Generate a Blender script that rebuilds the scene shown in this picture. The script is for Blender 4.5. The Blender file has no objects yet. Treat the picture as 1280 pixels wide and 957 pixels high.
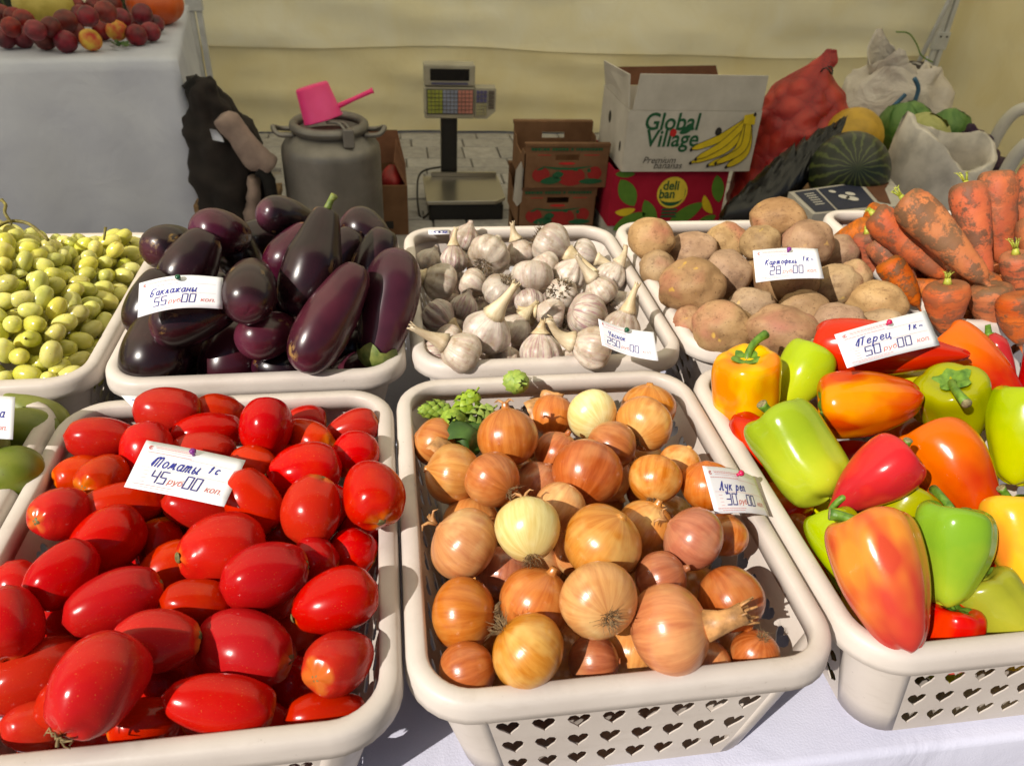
import bpy, bmesh, math, random
import numpy as np
from mathutils import Vector, Matrix, noise as mnoise

random.seed(7)
rng = np.random.default_rng(7)
SC = bpy.context.scene
COL = SC.collection
PI = math.pi

# ------------------------------------------------------------------ camera
F_PX = 960.0
PITCH, ROLL, YAW = map(math.radians, (34.14, -3.15, 10.07))
CAM = np.array([0, 0, 1.415])
RIM = 0.895            # height of the basket rims
TABLE = 0.755          # height of the market table


def _axes(p, r, yaw):
    f = np.array([math.sin(yaw) * math.cos(p), math.cos(yaw) * math.cos(p), -math.sin(p)])
    rt = np.array([math.cos(yaw), -math.sin(yaw), 0])
    dn = np.cross(f, rt)
    return (math.cos(r) * rt + math.sin(r) * dn, -math.sin(r) * rt + math.cos(r) * dn, f)


CR, CD, CF = _axes(PITCH, ROLL, YAW)
cam_data = bpy.data.cameras.new('camera')
cam = bpy.data.objects.new('camera', cam_data)
COL.objects.link(cam)
cam_data.sensor_fit = 'HORIZONTAL'
cam_data.sensor_width = 36
cam_data.lens = 36 * F_PX / 1280
cam_data.clip_start = 0.02
cam_data.clip_end = 500
cam_data.dof.use_dof = True
cam_data.dof.focus_distance = 0.80
cam_data.dof.aperture_fstop = 11.0
cam.matrix_world = Matrix(((CR[0], -CD[0], -CF[0], CAM[0]), (CR[1], -CD[1], -CF[1], CAM[1]),
                           (CR[2], -CD[2], -CF[2], CAM[2]), (0, 0, 0, 1)))
SC.camera = cam

# ------------------------------------------------------------------ sky and sun
SUN_EL = math.radians(37)
SUN_AZ = Vector((-0.80, -0.60))              # towards the sun, in plan
world = bpy.data.worlds.new('World')
SC.world = world
world.use_nodes = True
wn = world.node_tree
sky = wn.nodes.new('ShaderNodeTexSky')
sky.sky_type = 'NISHITA'
sky.sun_disc = False
sky.sun_elevation = SUN_EL
sky.sun_rotation = math.atan2(SUN_AZ.x, SUN_AZ.y)
wn.links.new(sky.outputs[0], wn.nodes['Background'].inputs[0])
wn.nodes['Background'].inputs[1].default_value = 0.05
sun_data = bpy.data.lights.new('sun', 'SUN')
sun_data.energy = 5.0
sun_data.angle = math.radians(0.55)
sun_data.color = (1.0, 0.94, 0.85)
sun = bpy.data.objects.new('sun', sun_data)
COL.objects.link(sun)
sun.rotation_euler = Vector((SUN_AZ.x * math.cos(SUN_EL), SUN_AZ.y * math.cos(SUN_EL),
                             math.sin(SUN_EL))).to_track_quat('Z', 'Y').to_euler()
SC.view_settings.view_transform = 'Standard'
SC.view_settings.look = 'None'
SC.view_settings.exposure = 0.0
SC.view_settings.gamma = 1.0
SC.cycles.use_denoising = True
SC.cycles.max_bounces = 8
SC.cycles.diffuse_bounces = 4
SC.cycles.transmission_bounces = 6
SC.cycles.sample_clamp_indirect = 6.0


# ------------------------------------------------------------------ pixel helpers
def ray(px, py):
    d = (px - 640) / F_PX * CR + (py - 478.5) / F_PX * CD + CF
    return d


def onz(px, py, z):
    d = ray(px, py)
    return CAM + d * ((z - CAM[2]) / d[2])


def aty(px, py, Y):
    d = ray(px, py)
    return CAM + d * (Y / d[1])


# ------------------------------------------------------------------ mesh helpers
class MB:
    def __init__(s):
        s.v = []; s.f = []; s.m = []

    def add(s, v, f, m=0):
        b = len(s.v)
        s.v += [tuple(map(float, p)) for p in v]
        s.f += [tuple(i + b for i in q) for q in f]
        s.m += [m] * len(f)
        return s

    def box(s, lo, hi, m=0):
        x0, y0, z0 = lo; x1, y1, z1 = hi
        return s.add([(x0, y0, z0), (x1, y0, z0), (x1, y1, z0), (x0, y1, z0), (x0, y0, z1), (x1, y0, z1), (x1, y1, z1), (x0, y1, z1)],
                     [(0, 3, 2, 1), (4, 5, 6, 7), (0, 1, 5, 4), (1, 2, 6, 5), (2, 3, 7, 6), (3, 0, 4, 7)], m)

    def tube(s, pts, rad, n=8, cap=True, m=0):
        P = [Vector(p) for p in pts]
        R = rad if hasattr(rad, '__len__') else [rad] * len(P)
        v = []; f = []
        t0 = (P[1] - P[0]).normalized()
        a = t0.orthogonal().normalized()
        for i, p in enumerate(P):
            t = ((P[i + 1] if i + 1 < len(P) else p) - (P[i - 1] if i else p)).normalized()
            a = (a - t * a.dot(t)).normalized()
            b = t.cross(a)
            for k in range(n):
                q = 2 * PI * k / n
                v.append(p + (a * math.cos(q) + b * math.sin(q)) * R[i])
        for i in range(len(P) - 1):
            for k in range(n):
                f.append((i * n + k, i * n + (k + 1) % n, (i + 1) * n + (k + 1) % n, (i + 1) * n + k))
        if cap:
            f.append(tuple(range(n - 1, -1, -1)))
            f.append(tuple(range((len(P) - 1) * n, len(P) * n)))
        return s.add(v, f, m)

    def lathe(s, prof, n=24, rf=None, m=0):
        """prof: (r, z) from one end to the other; r = 0 at an end makes a pole."""
        v = []; f = []; rows = []
        for j, (r, z) in enumerate(prof):
            if r < 1e-6:
                rows.append([len(v)]); v.append((0, 0, z))
            else:
                row = []
                for k in range(n):
                    q = 2 * PI * k / n
                    rr, zz = (r, z) if rf is None else rf(q, j / (len(prof) - 1), r, z)
                    row.append(len(v)); v.append((rr * math.cos(q), rr * math.sin(q), zz))
                rows.append(row)
        for a, b in zip(rows, rows[1:]):
            for k in range(n):
                k2 = (k + 1) % n
                if len(a) == 1 and len(b) > 1: f.append((a[0], b[k2], b[k]))
                elif len(b) == 1 and len(a) > 1: f.append((a[k], a[k2], b[0]))
                elif len(a) > 1: f.append((a[k], a[k2], b[k2], b[k]))
        return s.add(v, f, m)

    def mesh(s, name, mats, smooth=True):
        me = bpy.data.meshes.new(name)
        me.from_pydata(s.v, [], s.f)
        if not isinstance(mats, (list, tuple)): mats = [mats]
        for m_ in mats: me.materials.append(m_)
        me.polygons.foreach_set('material_index', s.m)
        me.polygons.foreach_set('use_smooth', [smooth] * len(s.f))
        me.update()
        return me

    def obj(s, name, mats, parent=None, smooth=True):
        return link(name, s.mesh(name, mats, smooth), parent)


def link(name, data, parent=None):
    o = bpy.data.objects.new(name, data)
    COL.objects.link(o)
    if parent is not None: o.parent = parent
    return o


def tag(o, label=None, cat=None, group=None, kind=None):
    if label: o['label'] = label
    if cat: o['category'] = cat
    if group: o['group'] = group
    if kind: o['kind'] = kind
    return o


def empty(name, loc=(0, 0, 0), rz=0.0):
    o = link(name, None)
    o.location = loc; o.rotation_euler = (0, 0, rz)
    o.empty_display_size = 0.05
    return o


def bevel(o, w=0.003, seg=2):
    b = o.modifiers.new('bevel', 'BEVEL'); b.width = w; b.segments = seg; b.limit_method = 'ANGLE'
    return o


def catmull(pts, n=6):
    P = [np.array(p, float) for p in pts]
    if len(P) < 3: return P
    out = []
    for i in range(len(P) - 1):
        p0 = P[max(i - 1, 0)]; p1 = P[i]; p2 = P[i + 1]; p3 = P[min(i + 2, len(P) - 1)]
        for k in range(n):
            t = k / n
            out.append(.5 * (2 * p1 + (p2 - p0) * t + (2 * p0 - 5 * p1 + 4 * p2 - p3) * t * t + (3 * p1 - p0 - 3 * p2 + p3) * t ** 3))
    out.append(P[-1])
    return out


def smooth_prof(pts, n=5):
    return [(max(0.0, float(p[0])), float(p[1])) for p in catmull(pts, n)]


def fbm(p, sc, oct=3):
    return mnoise.fractal(Vector(p) * sc, 1.0, 2.0, oct)


# ------------------------------------------------------------------ materials
class NT:
    def __init__(s, name):
        s.mat = bpy.data.materials.new(name); s.mat.use_nodes = True
        s.t = s.mat.node_tree; s.bsdf = s.t.nodes['Principled BSDF']; s.out = s.t.nodes['Material Output']
        s._tc = None; s._oi = None

    def n(s, typ, **kw):
        nd = s.t.nodes.new(typ)
        for k, v in kw.items():
            if k.startswith('i_'):
                nd.inputs[k[2:].replace('_', ' ')].default_value = v
            else: setattr(nd, k, v)
        return nd

    def l(s, a, b): s.t.links.new(a, b)

    @property
    def co(s):
        if s._tc is None: s._tc = s.n('ShaderNodeTexCoord')
        return s._tc.outputs['Object']

    @property
    def rand(s):
        if s._oi is None: s._oi = s.n('ShaderNodeObjectInfo')
        return s._oi.outputs['Random']

    def offs(s, scale=(1, 1, 1)):
        """object coordinates, shifted by the object's own random number"""
        mp = s.n('ShaderNodeMapping'); s.l(s.co, mp.inputs['Vector']); mp.inputs['Scale'].default_value = scale
        ml = s.n('ShaderNodeMath', operation='MULTIPLY'); s.l(s.rand, ml.inputs[0]); ml.inputs[1].default_value = 37.0
        s.l(ml.outputs[0], mp.inputs['Location'])
        return mp.outputs[0]

    def noise(s, scale, detail=3, rough=.55, vec=None, dist=0.0):
        nd = s.n('ShaderNodeTexNoise'); nd.inputs['Scale'].default_value = scale; nd.inputs['Detail'].default_value = detail
        nd.inputs['Roughness'].default_value = rough; nd.inputs['Distortion'].default_value = dist
        s.l(vec if vec is not None else s.co, nd.inputs['Vector'])
        return nd.outputs['Fac']

    def ramp(s, fac, stops, interp='LINEAR'):
        r = s.n('ShaderNodeValToRGB'); r.color_ramp.interpolation = interp
        el = r.color_ramp.elements
        while len(el) < len(stops): el.new(0.5)
        for e, (p, c) in zip(el, stops):
            e.position = p; e.color = (c, c, c, 1) if not hasattr(c, '__len__') else (*c[:3], 1)
        s.l(fac, r.inputs[0])
        return r.outputs[0]

    def mix(s, fac, a, b, blend='MIX'):
        m = s.n('ShaderNodeMix', data_type='RGBA', blend_type=blend)
        for sock, v in ((m.inputs[0], fac), (m.inputs[6], a), (m.inputs[7], b)):
            if hasattr(v, 'links'): s.l(v, sock)
            elif hasattr(v, '__len__'): sock.default_value = (*v[:3], 1)
            elif sock is m.inputs[0] or sock.type == 'VALUE': sock.default_value = v
            else: sock.default_value = (v, v, v, 1)
        return m.outputs[2]

    def math(s, op, a, b=0.0, clamp=False):
        m = s.n('ShaderNodeMath', operation=op); m.use_clamp = clamp
        for sock, v in zip(m.inputs, (a, b)):
            if hasattr(v, 'links'): s.l(v, sock)
            else: sock.default_value = v
        return m.outputs[0]

    def vary(s, col, hue=.01, val=.2, sat=.1):
        h = s.n('ShaderNodeHueSaturation'); s.l(col, h.inputs['Color'])
        r2 = s.math('FRACT', s.math('MULTIPLY', s.rand, 7.31))
        r3 = s.math('FRACT', s.math('MULTIPLY', s.rand, 13.77))
        s.l(s.math('ADD', s.math('MULTIPLY', s.rand, 2 * hue), .5 - hue), h.inputs['Hue'])
        s.l(s.math('ADD', s.math('MULTIPLY', r2, 2 * val), 1 - val), h.inputs['Value'])
        s.l(s.math('ADD', s.math('MULTIPLY', r3, 2 * sat), 1 - sat), h.inputs['Saturation'])
        return h.outputs[0]

    def base(s, c):
        if hasattr(c, 'links'): s.l(c, s.bsdf.inputs['Base Color'])
        else: s.bsdf.inputs['Base Color'].default_value = (*c, 1)
        return s

    def set(s, **kw):
        names = dict(rough='Roughness', spec='Specular IOR Level', coat='Coat Weight', coatr='Coat Roughness', metal='Metallic',
                     sss='Subsurface Weight', sssr='Subsurface Radius', ssss='Subsurface Scale', sheen='Sheen Weight', trans='Transmission Weight', ior='IOR', alpha='Alpha')
        for k, v in kw.items():
            sock = s.bsdf.inputs[names[k]]
            if hasattr(v, 'links'): s.l(v, sock)
            else: sock.default_value = v
        return s

    def bump(s, h, strength=.3, dist=.002):
        b = s.n('ShaderNodeBump'); b.inputs['Strength'].default_value = strength; b.inputs['Distance'].default_value = dist
        s.l(h, b.inputs['Height']); s.l(b.outputs[0], s.bsdf.inputs['Normal'])
        return s

    def sep(s, vec=None):
        x = s.n('ShaderNodeSeparateXYZ'); s.l(vec if vec is not None else s.co, x.inputs[0])
        return x.outputs


def srgb(r, g, b):
    return tuple((c / 255 / 12.92) if c / 255 <= .04045 else ((c / 255 + .055) / 1.055) ** 2.4 for c in (r, g, b))


def plain(name, col, rough=.5, var=.12, scale=20, bump=0.0, bscale=120, **kw):
    """a slightly uneven plain surface"""
    m = NT(name)
    n1 = m.noise(scale, 4)
    c2 = tuple(c * (1 - var * 2.2) for c in col)
    m.base(m.ramp(n1, [(.3, c2), (.62, col)])).set(rough=rough, **kw)
    if bump: m.bump(m.noise(bscale, 3), bump)
    return m.mat


MAT = {}
# basket plastic
m = NT('basket_plastic')
c = m.ramp(m.noise(9, 4), [(.25, srgb(190, 179, 170)), (.7, srgb(208, 198, 189))])
c = m.mix(m.ramp(m.noise(170, 3, .7, vec=m.offs()), [(.70, 0.0), (.76, .45)]), c, srgb(120, 104, 88))
c = m.mix(m.ramp(m.noise(22, 5, .7, vec=m.offs((1, 1, 3))), [(.52, 0.0), (.75, .22)]), c, srgb(150, 134, 116))
m.base(c).set(rough=m.ramp(m.noise(35, 4, .65), [(.3, .34), (.7, .55)]), spec=.4)
m.bump(m.math('ADD', m.noise(240, 2), m.math('MULTIPLY', m.noise(14, 2), 2.0)), .07, .0012)
MAT['basket'] = m.mat

# tomato: unit length along z (stem end at +z)
m = NT('tomato_skin')
z = m.sep()[2]
blot = m.noise(22, 4, .6, vec=m.offs())
ora = m.math('MULTIPLY', m.ramp(blot, [(.44, 0.0), (.74, .6)]), m.ramp(m.math('FRACT', m.math('MULTIPLY', m.rand, 5.3)), [(.2, .2), (.9, 1.0)]))
c = m.mix(ora, srgb(182, 24, 2), srgb(206, 68, 6))
top = m.ramp(m.math('ADD', m.math('MULTIPLY', z, 12.0), m.math('MULTIPLY', blot, .35)), [(.50, 0.0), (.75, .7)])
c = m.mix(top, c, srgb(190, 46, 14))
shoulder = m.ramp(m.math('ADD', m.math('MULTIPLY', z, 25.0), m.math('MULTIPLY', blot, .25)), [(.93, 0.0), (1.03, .6)])
c = m.mix(shoulder, c, srgb(206, 120, 30))
speck = m.ramp(m.noise(900, 1), [(.70, 0.0), (.78, .35)])
c = m.mix(speck, c, srgb(226, 150, 70))
m.base(m.vary(c, .004, .14, .02)).set(rough=m.ramp(m.noise(40, 4, .6, vec=m.offs((1, 1.3, 1))), [(.3, .13), (.7, .26)]), spec=.24)
m.bump(m.math('ADD', m.noise(70, 3), m.math('MULTIPLY', m.noise(400, 2), .15)), .10, .0014)
MAT['tomato'] = m.mat
MAT['stem_scar'] = plain('stem_scar', srgb(120, 110, 60), .7, .3, 300)
MAT['dry_stalk'] = plain('dry_stalk', srgb(150, 128, 84), .8, .25, 200)


def onion_mat(name, c_lo, c_hi, pale, amount):
    m = NT(name)
    sx = m.sep(m.offs())
    o = m.sep()
    ang = m.math('ARCTAN2', o[1], o[0])
    cmb = m.n('ShaderNodeCombineXYZ')
    ca = m.math('COSINE', ang); sa = m.math('SINE', ang)
    m.l(m.math('ADD', m.math('MULTIPLY', ca, 1.0), m.math('MULTIPLY', m.rand, 40.)), cmb.inputs[0]); m.l(sa, cmb.inputs[1])
    m.l(m.math('MULTIPLY', o[2], 5.0), cmb.inputs[2])
    streak = m.noise(5, 5, .62, vec=cmb.outputs[0])
    vein = m.noise(15, 2, .6, vec=cmb.outputs[0])
    big = m.noise(26, 3, vec=m.offs())
    c = m.ramp(streak, [(.28, c_lo), (.68, c_hi)])
    c = m.mix(m.ramp(vein, [(.60, 0.0), (.74, .28)]), c, tuple(x * .7 for x in c_lo))
    c = m.mix(m.ramp(big, [(.52, 0.0), (.74, amount)]), c, pale)
    end = m.ramp(m.math('ABSOLUTE', m.math('MULTIPLY', o[2], 28.0)), [(.78, 0.0), (1.0, .5)])
    c = m.mix(end, c, srgb(140, 96, 52))
    m.base(m.vary(c, .005, .12, .08)).set(rough=.28, spec=.6, coat=.15, coatr=.16)
    m.bump(m.math('ADD', streak, m.math('MULTIPLY', vein, .4)), .22, .0012)
    return m.mat


MAT['onion_gold'] = onion_mat('onion_skin_gold', srgb(178, 104, 44), srgb(214, 150, 80), srgb(226, 190, 122), .75)
MAT['onion_orange'] = onion_mat('onion_skin_orange', srgb(170, 84, 32), srgb(204, 124, 60), srgb(218, 162, 92), .6)
MAT['onion_copper'] = onion_mat('onion_skin_copper', srgb(150, 76, 42), srgb(190, 114, 70), srgb(206, 150, 98), .6)
MAT['onion_pale'] = onion_mat('onion_skin_pale', srgb(206, 176, 92), srgb(228, 214, 146), srgb(232, 224, 176), .7)
MAT['onion_peel'] = plain('onion_peel', srgb(206, 150, 92), .45, .3, 90, .3, 160)
MAT['roots'] = plain('root_hair', srgb(150, 122, 84), .9, .35, 300)
MAT['garlic_roots'] = plain('garlic_root_hair', srgb(120, 98, 68), .9, .4, 300)


def pepper_mat(name, base, tip, mid=.0, blot=.0, patch=None):
    """colour changes from the shoulder (stem end, +z) to the tip"""
    m = NT(name)
    z = m.sep()[2]
    nz = m.noise(16, 3, vec=m.offs())
    f = m.math('ADD', m.math('MULTIPLY', z, -7.0), m.math('MULTIPLY', nz, .8))
    c = m.ramp(f, [(max(0.0, .25 + mid), base), (.72 + mid, tip)])
    if patch is not None:
        c = m.mix(m.ramp(m.noise(22, 2, vec=m.offs((1, 1, .6))), [(.46, 0.0), (.60, .9)]), c, patch)
    m.base(m.vary(c, .006, .10, .05)).set(rough=m.ramp(m.noise(30, 3, vec=m.offs()), [(.3, .14), (.7, .24)]), spec=.30, coat=.05, coatr=.06)
    m.bump(m.math('ADD', m.noise(24, 3), m.math('MULTIPLY', m.noise(110, 2), .2)), .16, .003)
    return m.mat


MAT['pep_lime'] = pepper_mat('pepper_skin_lime', srgb(150, 170, 20), srgb(190, 196, 30))
MAT['pep_yellow'] = pepper_mat('pepper_skin_yellow', srgb(226, 176, 14), srgb(220, 190, 20), patch=srgb(228, 130, 20))
MAT['pep_green'] = pepper_mat('pepper_skin_green', srgb(120, 160, 26), srgb(160, 178, 28))
MAT['pep_olive'] = pepper_mat('pepper_skin_olive', srgb(150, 150, 26), srgb(172, 164, 30))
MAT['pep_red'] = pepper_mat('pepper_skin_red', srgb(190, 20, 3), srgb(170, 12, 3), patch=srgb(202, 50, 5))
MAT['pep_orange'] = pepper_mat('pepper_skin_orange', srgb(222, 132, 16), srgb(186, 22, 8), patch=srgb(190, 34, 8))
MAT['pep_redtip'] = pepper_mat('pepper_skin_orange_red_tip', srgb(214, 96, 14), srgb(176, 10, 6), mid=.02)
MAT['chili'] = pepper_mat('chili_skin', srgb(160, 10, 22), srgb(150, 8, 20))
m = NT('pepper_stem')
m.base(m.ramp(m.noise(120, 3), [(.3, srgb(56, 96, 16)), (.7, srgb(110, 146, 42))])).set(rough=.45)
m.bump(m.noise(300, 2), .2)
MAT['pep_stem'] = m.mat
MAT['stem_cut'] = plain('cut_stem_end', srgb(150, 138, 96), .8, .3, 400)

# eggplant
def egg_mat(name, dark, light):
    m = NT(name)
    o = m.sep()
    big = m.noise(14, 3, vec=m.offs())
    c = m.ramp(big, [(.35, dark), (.75, light)])
    ends = m.ramp(m.math('MULTIPLY', o[2], -8.0), [(.48, 0.0), (.60, .5)])
    c = m.mix(ends, c, srgb(96, 40, 62))
    mask = m.math('MULTIPLY', m.ramp(m.noise(15, 2, vec=m.offs((1.3, 1.3, .8))), [(.63, 0.0), (.68, 1.0)]), m.ramp(m.noise(150, 4, .7, vec=m.offs((1, 1, .35))), [(.46, 0.0), (.56, .9)]))
    c = m.mix(mask, c, srgb(140, 104, 48))
    m.base(m.vary(c, .012, .2, .1)).set(rough=m.mix(mask, .26, .6), spec=.42, coat=.12, coatr=.08)
    m.bump(m.noise(40, 3), .05, .002)
    return m.mat


MAT['egg_dark'] = egg_mat('eggplant_skin_dark', srgb(24, 10, 14), srgb(48, 20, 26))
MAT['egg_purple'] = egg_mat('eggplant_skin_purple', srgb(50, 14, 26), srgb(78, 26, 40))
m = NT('eggplant_calyx')
m.base(m.ramp(m.noise(90, 3), [(.3, srgb(78, 98, 34)), (.7, srgb(132, 138, 66))])).set(rough=.6)
m.bump(m.noise(200, 2), .3)
MAT['calyx'] = m.mat

# garlic
def garlic_mat(name, purple):
    m = NT(name)
    o = m.sep()
    ang = m.math('ARCTAN2', o[1], o[0])
    cmb = m.n('ShaderNodeCombineXYZ')
    m.l(m.math('ADD', m.math('COSINE', ang), m.math('MULTIPLY', m.rand, 40.)), cmb.inputs[0]); m.l(m.math('SINE', ang), cmb.inputs[1]); m.l(m.math('MULTIPLY', o[2], 5.0), cmb.inputs[2])
    st = m.noise(9, 4, .6, vec=cmb.outputs[0])
    big = m.noise(40, 3, vec=m.offs())
    c = m.ramp(big, [(.3, srgb(154, 136, 116)), (.62, srgb(202, 190, 176))])
    c = m.mix(m.ramp(st, [(.48, 0.0), (.66, purple)]), c, srgb(142, 84, 104))
    dirt = m.ramp(m.noise(120, 4, .7, vec=m.offs()), [(.52, 0.0), (.70, .6)])
    c = m.mix(dirt, c, srgb(134, 106, 74))
    m.base(m.vary(c, .006, .12, .15)).set(rough=.38, spec=.45, sss=.08, ssss=.004)
    m.bump(st, .35, .0012)
    return m.mat


MAT['garlic'] = garlic_mat('garlic_skin_white', .32)
MAT['garlic_purple'] = garlic_mat('garlic_skin_purple', .85)
m = NT('garlic_stalk')
o = m.sep()
m.base(m.vary(m.ramp(m.noise(60, 4, .7, vec=m.offs((1, 1, .25))), [(.3, srgb(164, 138, 98)), (.65, srgb(216, 200, 168))]), .005, .1, .1)).set(rough=.5)
m.bump(m.noise(150, 3, vec=m.offs((1, 1, .1))), .4)
MAT['garlic_stalk'] = m.mat

# potato
m = NT('potato_skin')
v = m.offs()
c = m.ramp(m.noise(24, 4, .6, vec=v), [(.28, srgb(132, 102, 72)), (.55, srgb(170, 138, 102)), (.78, srgb(190, 160, 122))])
c = m.mix(m.ramp(m.noise(14, 2, vec=m.offs((1.7, 1.1, 1.3))), [(.55, 0.0), (.72, .65)]), c, srgb(166, 104, 90))
c = m.mix(m.ramp(m.noise(90, 6, .8, vec=v), [(.52, 0.0), (.66, .65)]), c, srgb(104, 76, 54))
c = m.mix(m.ramp(m.noise(330, 2, .5, vec=v), [(.66, 0.0), (.72, .7)]), c, srgb(80, 56, 38))
c = m.mix(m.ramp(m.noise(46, 2, vec=m.offs((.8, 1, 1.4))), [(.70, 0.0), (.74, .7)]), c, srgb(206, 168, 88))
m.base(m.vary(c, .008, .14, .12)).set(rough=.62, spec=.3)
m.bump(m.noise(110, 5, .7), .55, .002)
MAT['potato'] = m.mat

# carrot
m = NT('carrot_skin')
v = m.offs()
c = m.ramp(m.noise(30, 3, vec=v), [(.3, srgb(168, 70, 10)), (.7, srgb(198, 100, 22))])
ring = m.noise(30, 3, .6, vec=m.offs((.35, .35, 4.5)))
c = m.mix(m.ramp(ring, [(.60, 0.0), (.70, .45)]), c, srgb(128, 66, 34))
mud = m.math('MULTIPLY', m.ramp(m.noise(42, 5, .75, vec=v), [(.475, 0.0), (.555, .85)]), m.ramp(m.noise(10, 2, vec=v), [(.30, .3), (.52, 1.0)]))
c = m.mix(mud, c, srgb(86, 66, 46))
crown = m.ramp(m.math('MULTIPLY', m.sep()[2], 10.0), [(.50, 0.0), (.60, .55)])
c = m.mix(crown, c, srgb(110, 76, 40))
dust = m.ramp(m.noise(16, 4, .6, vec=v), [(.4, 0.0), (.75, .25)])
c = m.mix(dust, c, srgb(164, 118, 80))
m.base(m.vary(c, .008, .12, .1)).set(rough=.6, spec=.3)
m.bump(m.math('ADD', m.math('MULTIPLY', ring, 1.0), mud), .35, .0018)
MAT['carrot'] = m.mat
m = NT('carrot_tops')
m.base(m.ramp(m.noise(80, 2), [(.3, srgb(122, 136, 32)), (.7, srgb(186, 186, 74))])).set(rough=.5, sss=.1, ssss=.004)
MAT['carrot_top'] = m.mat

# grapes
m = NT('grape_skin')
v = m.offs()
c = m.ramp(m.noise(50, 3, vec=v), [(.3, srgb(186, 184, 82)), (.7, srgb(216, 210, 122))])
c = m.mix(m.ramp(m.noise(260, 3, vec=v), [(.66, 0.0), (.72, .5)]), c, srgb(110, 88, 40))
m.base(m.vary(c, .012, .14, .12)).set(rough=.22, spec=.45, sss=.8, ssss=.008, sssr=(1, .9, .25), coat=.08)
MAT['grape'] = m.mat
MAT['grape_stem'] = plain('grape_stem', srgb(128, 116, 48), .6, .3, 150)
# green pears
m = NT('pear_skin')
c = m.ramp(m.noise(18, 3, vec=m.offs()), [(.3, srgb(94, 110, 26)), (.7, srgb(138, 140, 48))])
c = m.mix(m.ramp(m.noise(300, 2), [(.64, 0.0), (.72, .4)]), c, srgb(90, 80, 34))
m.base(m.vary(c, .01, .12, .1)).set(rough=.4)
MAT['pear'] = m.mat
m = NT('hop_bract')
m.base(m.vary(m.ramp(m.noise(120, 2), [(.3, srgb(104, 136, 36)), (.7, srgb(158, 182, 70))]), .01, .1, .1)).set(rough=.55, sss=.15, ssss=.004)
MAT['hop'] = m.mat
m = NT('hop_leaf')
m.base(m.ramp(m.noise(60, 3), [(.3, srgb(40, 70, 18)), (.7, srgb(64, 98, 30))])).set(rough=.5)
MAT['leaf'] = m.mat
# print and paper
m = NT('tag_paper'); m.base(m.ramp(m.noise(30, 2), [(.3, srgb(226, 226, 232)), (.7, srgb(236, 236, 240))])).set(rough=.55); MAT['paper'] = m.mat
for nm, col, ro in (('ink_blue', srgb(38, 46, 150), .5), ('ink_violet', srgb(44, 38, 128), .5), ('print_red', srgb(206, 92, 88), .6), ('print_pink', srgb(226, 172, 172), .6),
                    ('pin_green', srgb(20, 84, 56), .25), ('pin_purple', srgb(120, 36, 128), .25), ('pin_red', srgb(196, 26, 84), .25),
                    ('print_green', srgb(20, 84, 50), .7), ('print_black', srgb(40, 36, 32), .7), ('print_scarlet', srgb(190, 30, 28), .7), ('print_yellow', srgb(214, 186, 24), .7),
                    ('print_leaf', srgb(84, 128, 34), .7), ('print_darkred', srgb(150, 26, 24), .7), ('print_navy', srgb(30, 36, 62), .6), ('print_white', srgb(214, 210, 204), .7), ('print_lightyellow', srgb(226, 200, 60), .7)):
    MAT[nm] = plain(nm, col, ro, .08, 30)
# table cloths and tent
def cloth_mat(name, a, b, transl=0.0, seam=0):
    m = NT(name)
    wr = m.noise(3.5, 4, .55, dist=.6)
    c = m.ramp(wr, [(.3, a), (.7, b)])
    m.base(c).set(rough=.75, spec=.2)
    h = m.math('ADD', m.noise(6, 4, .5, dist=.8), m.math('MULTIPLY', m.noise(500, 1), .05))
    m.bump(h, .35, .02)
    if transl:
        tr = m.n('ShaderNodeBsdfTranslucent'); m.l(c, tr.inputs['Color'])
        mx = m.n('ShaderNodeMixShader'); mx.inputs[0].default_value = transl
        m.l(m.bsdf.outputs[0], mx.inputs[1]); m.l(tr.outputs[0], mx.inputs[2]); m.l(mx.outputs[0], m.out.inputs[0])
    return m.mat


MAT['cloth'] = cloth_mat('white_tablecloth', srgb(198, 198, 216), srgb(214, 214, 230))
MAT['cloth_grey'] = cloth_mat('off_white_tablecloth', srgb(180, 184, 202), srgb(198, 202, 216))
MAT['tarp'] = cloth_mat('cream_tarpaulin', srgb(246, 230, 178), srgb(252, 240, 198), .22)
MAT['tarp_roof'] = cloth_mat('roof_tarpaulin', srgb(252, 242, 206), srgb(255, 250, 222), .90)
MAT['tarp_up'] = cloth_mat('pale_tarpaulin', srgb(250, 240, 202), srgb(254, 248, 222), .22)
MAT['pole'] = plain('white_steel', srgb(196, 198, 204), .4, .08, 20, metal=.0)
MAT['black'] = plain('black_plastic', srgb(26, 25, 26), .45, .15, 40)
MAT['blackbag'] = plain('black_polythene', srgb(7, 6, 7), .3, .2, 20, .7, 22)
MAT['wood'] = plain('raw_wood', srgb(150, 118, 80), .7, .25, 30, .3, 90)
m = NT('ground_paving'); m.base(m.ramp(m.noise(3, 5), [(.3, srgb(128, 120, 112)), (.7, srgb(158, 150, 142))])).set(rough=.85); m.bump(m.noise(60, 4), .3); MAT['ground'] = m.mat
m = NT('paving_stone'); m.base(m.vary(m.ramp(m.noise(25, 5, .65, vec=m.offs()), [(.3, srgb(146, 143, 142)), (.7, srgb(174, 171, 170))]), .004, .12, .1)).set(rough=.8); m.bump(m.noise(150, 4), .3); MAT['paver'] = m.mat

# ================================================================== SETTING
g = MB(); g.add([(-40, -40, 0), (40, -40, 0), (40, 40, 0), (-40, 40, 0)], [(0, 1, 2, 3)])
ground = tag(g.obj('ground', MAT['ground']), kind='structure')
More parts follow.
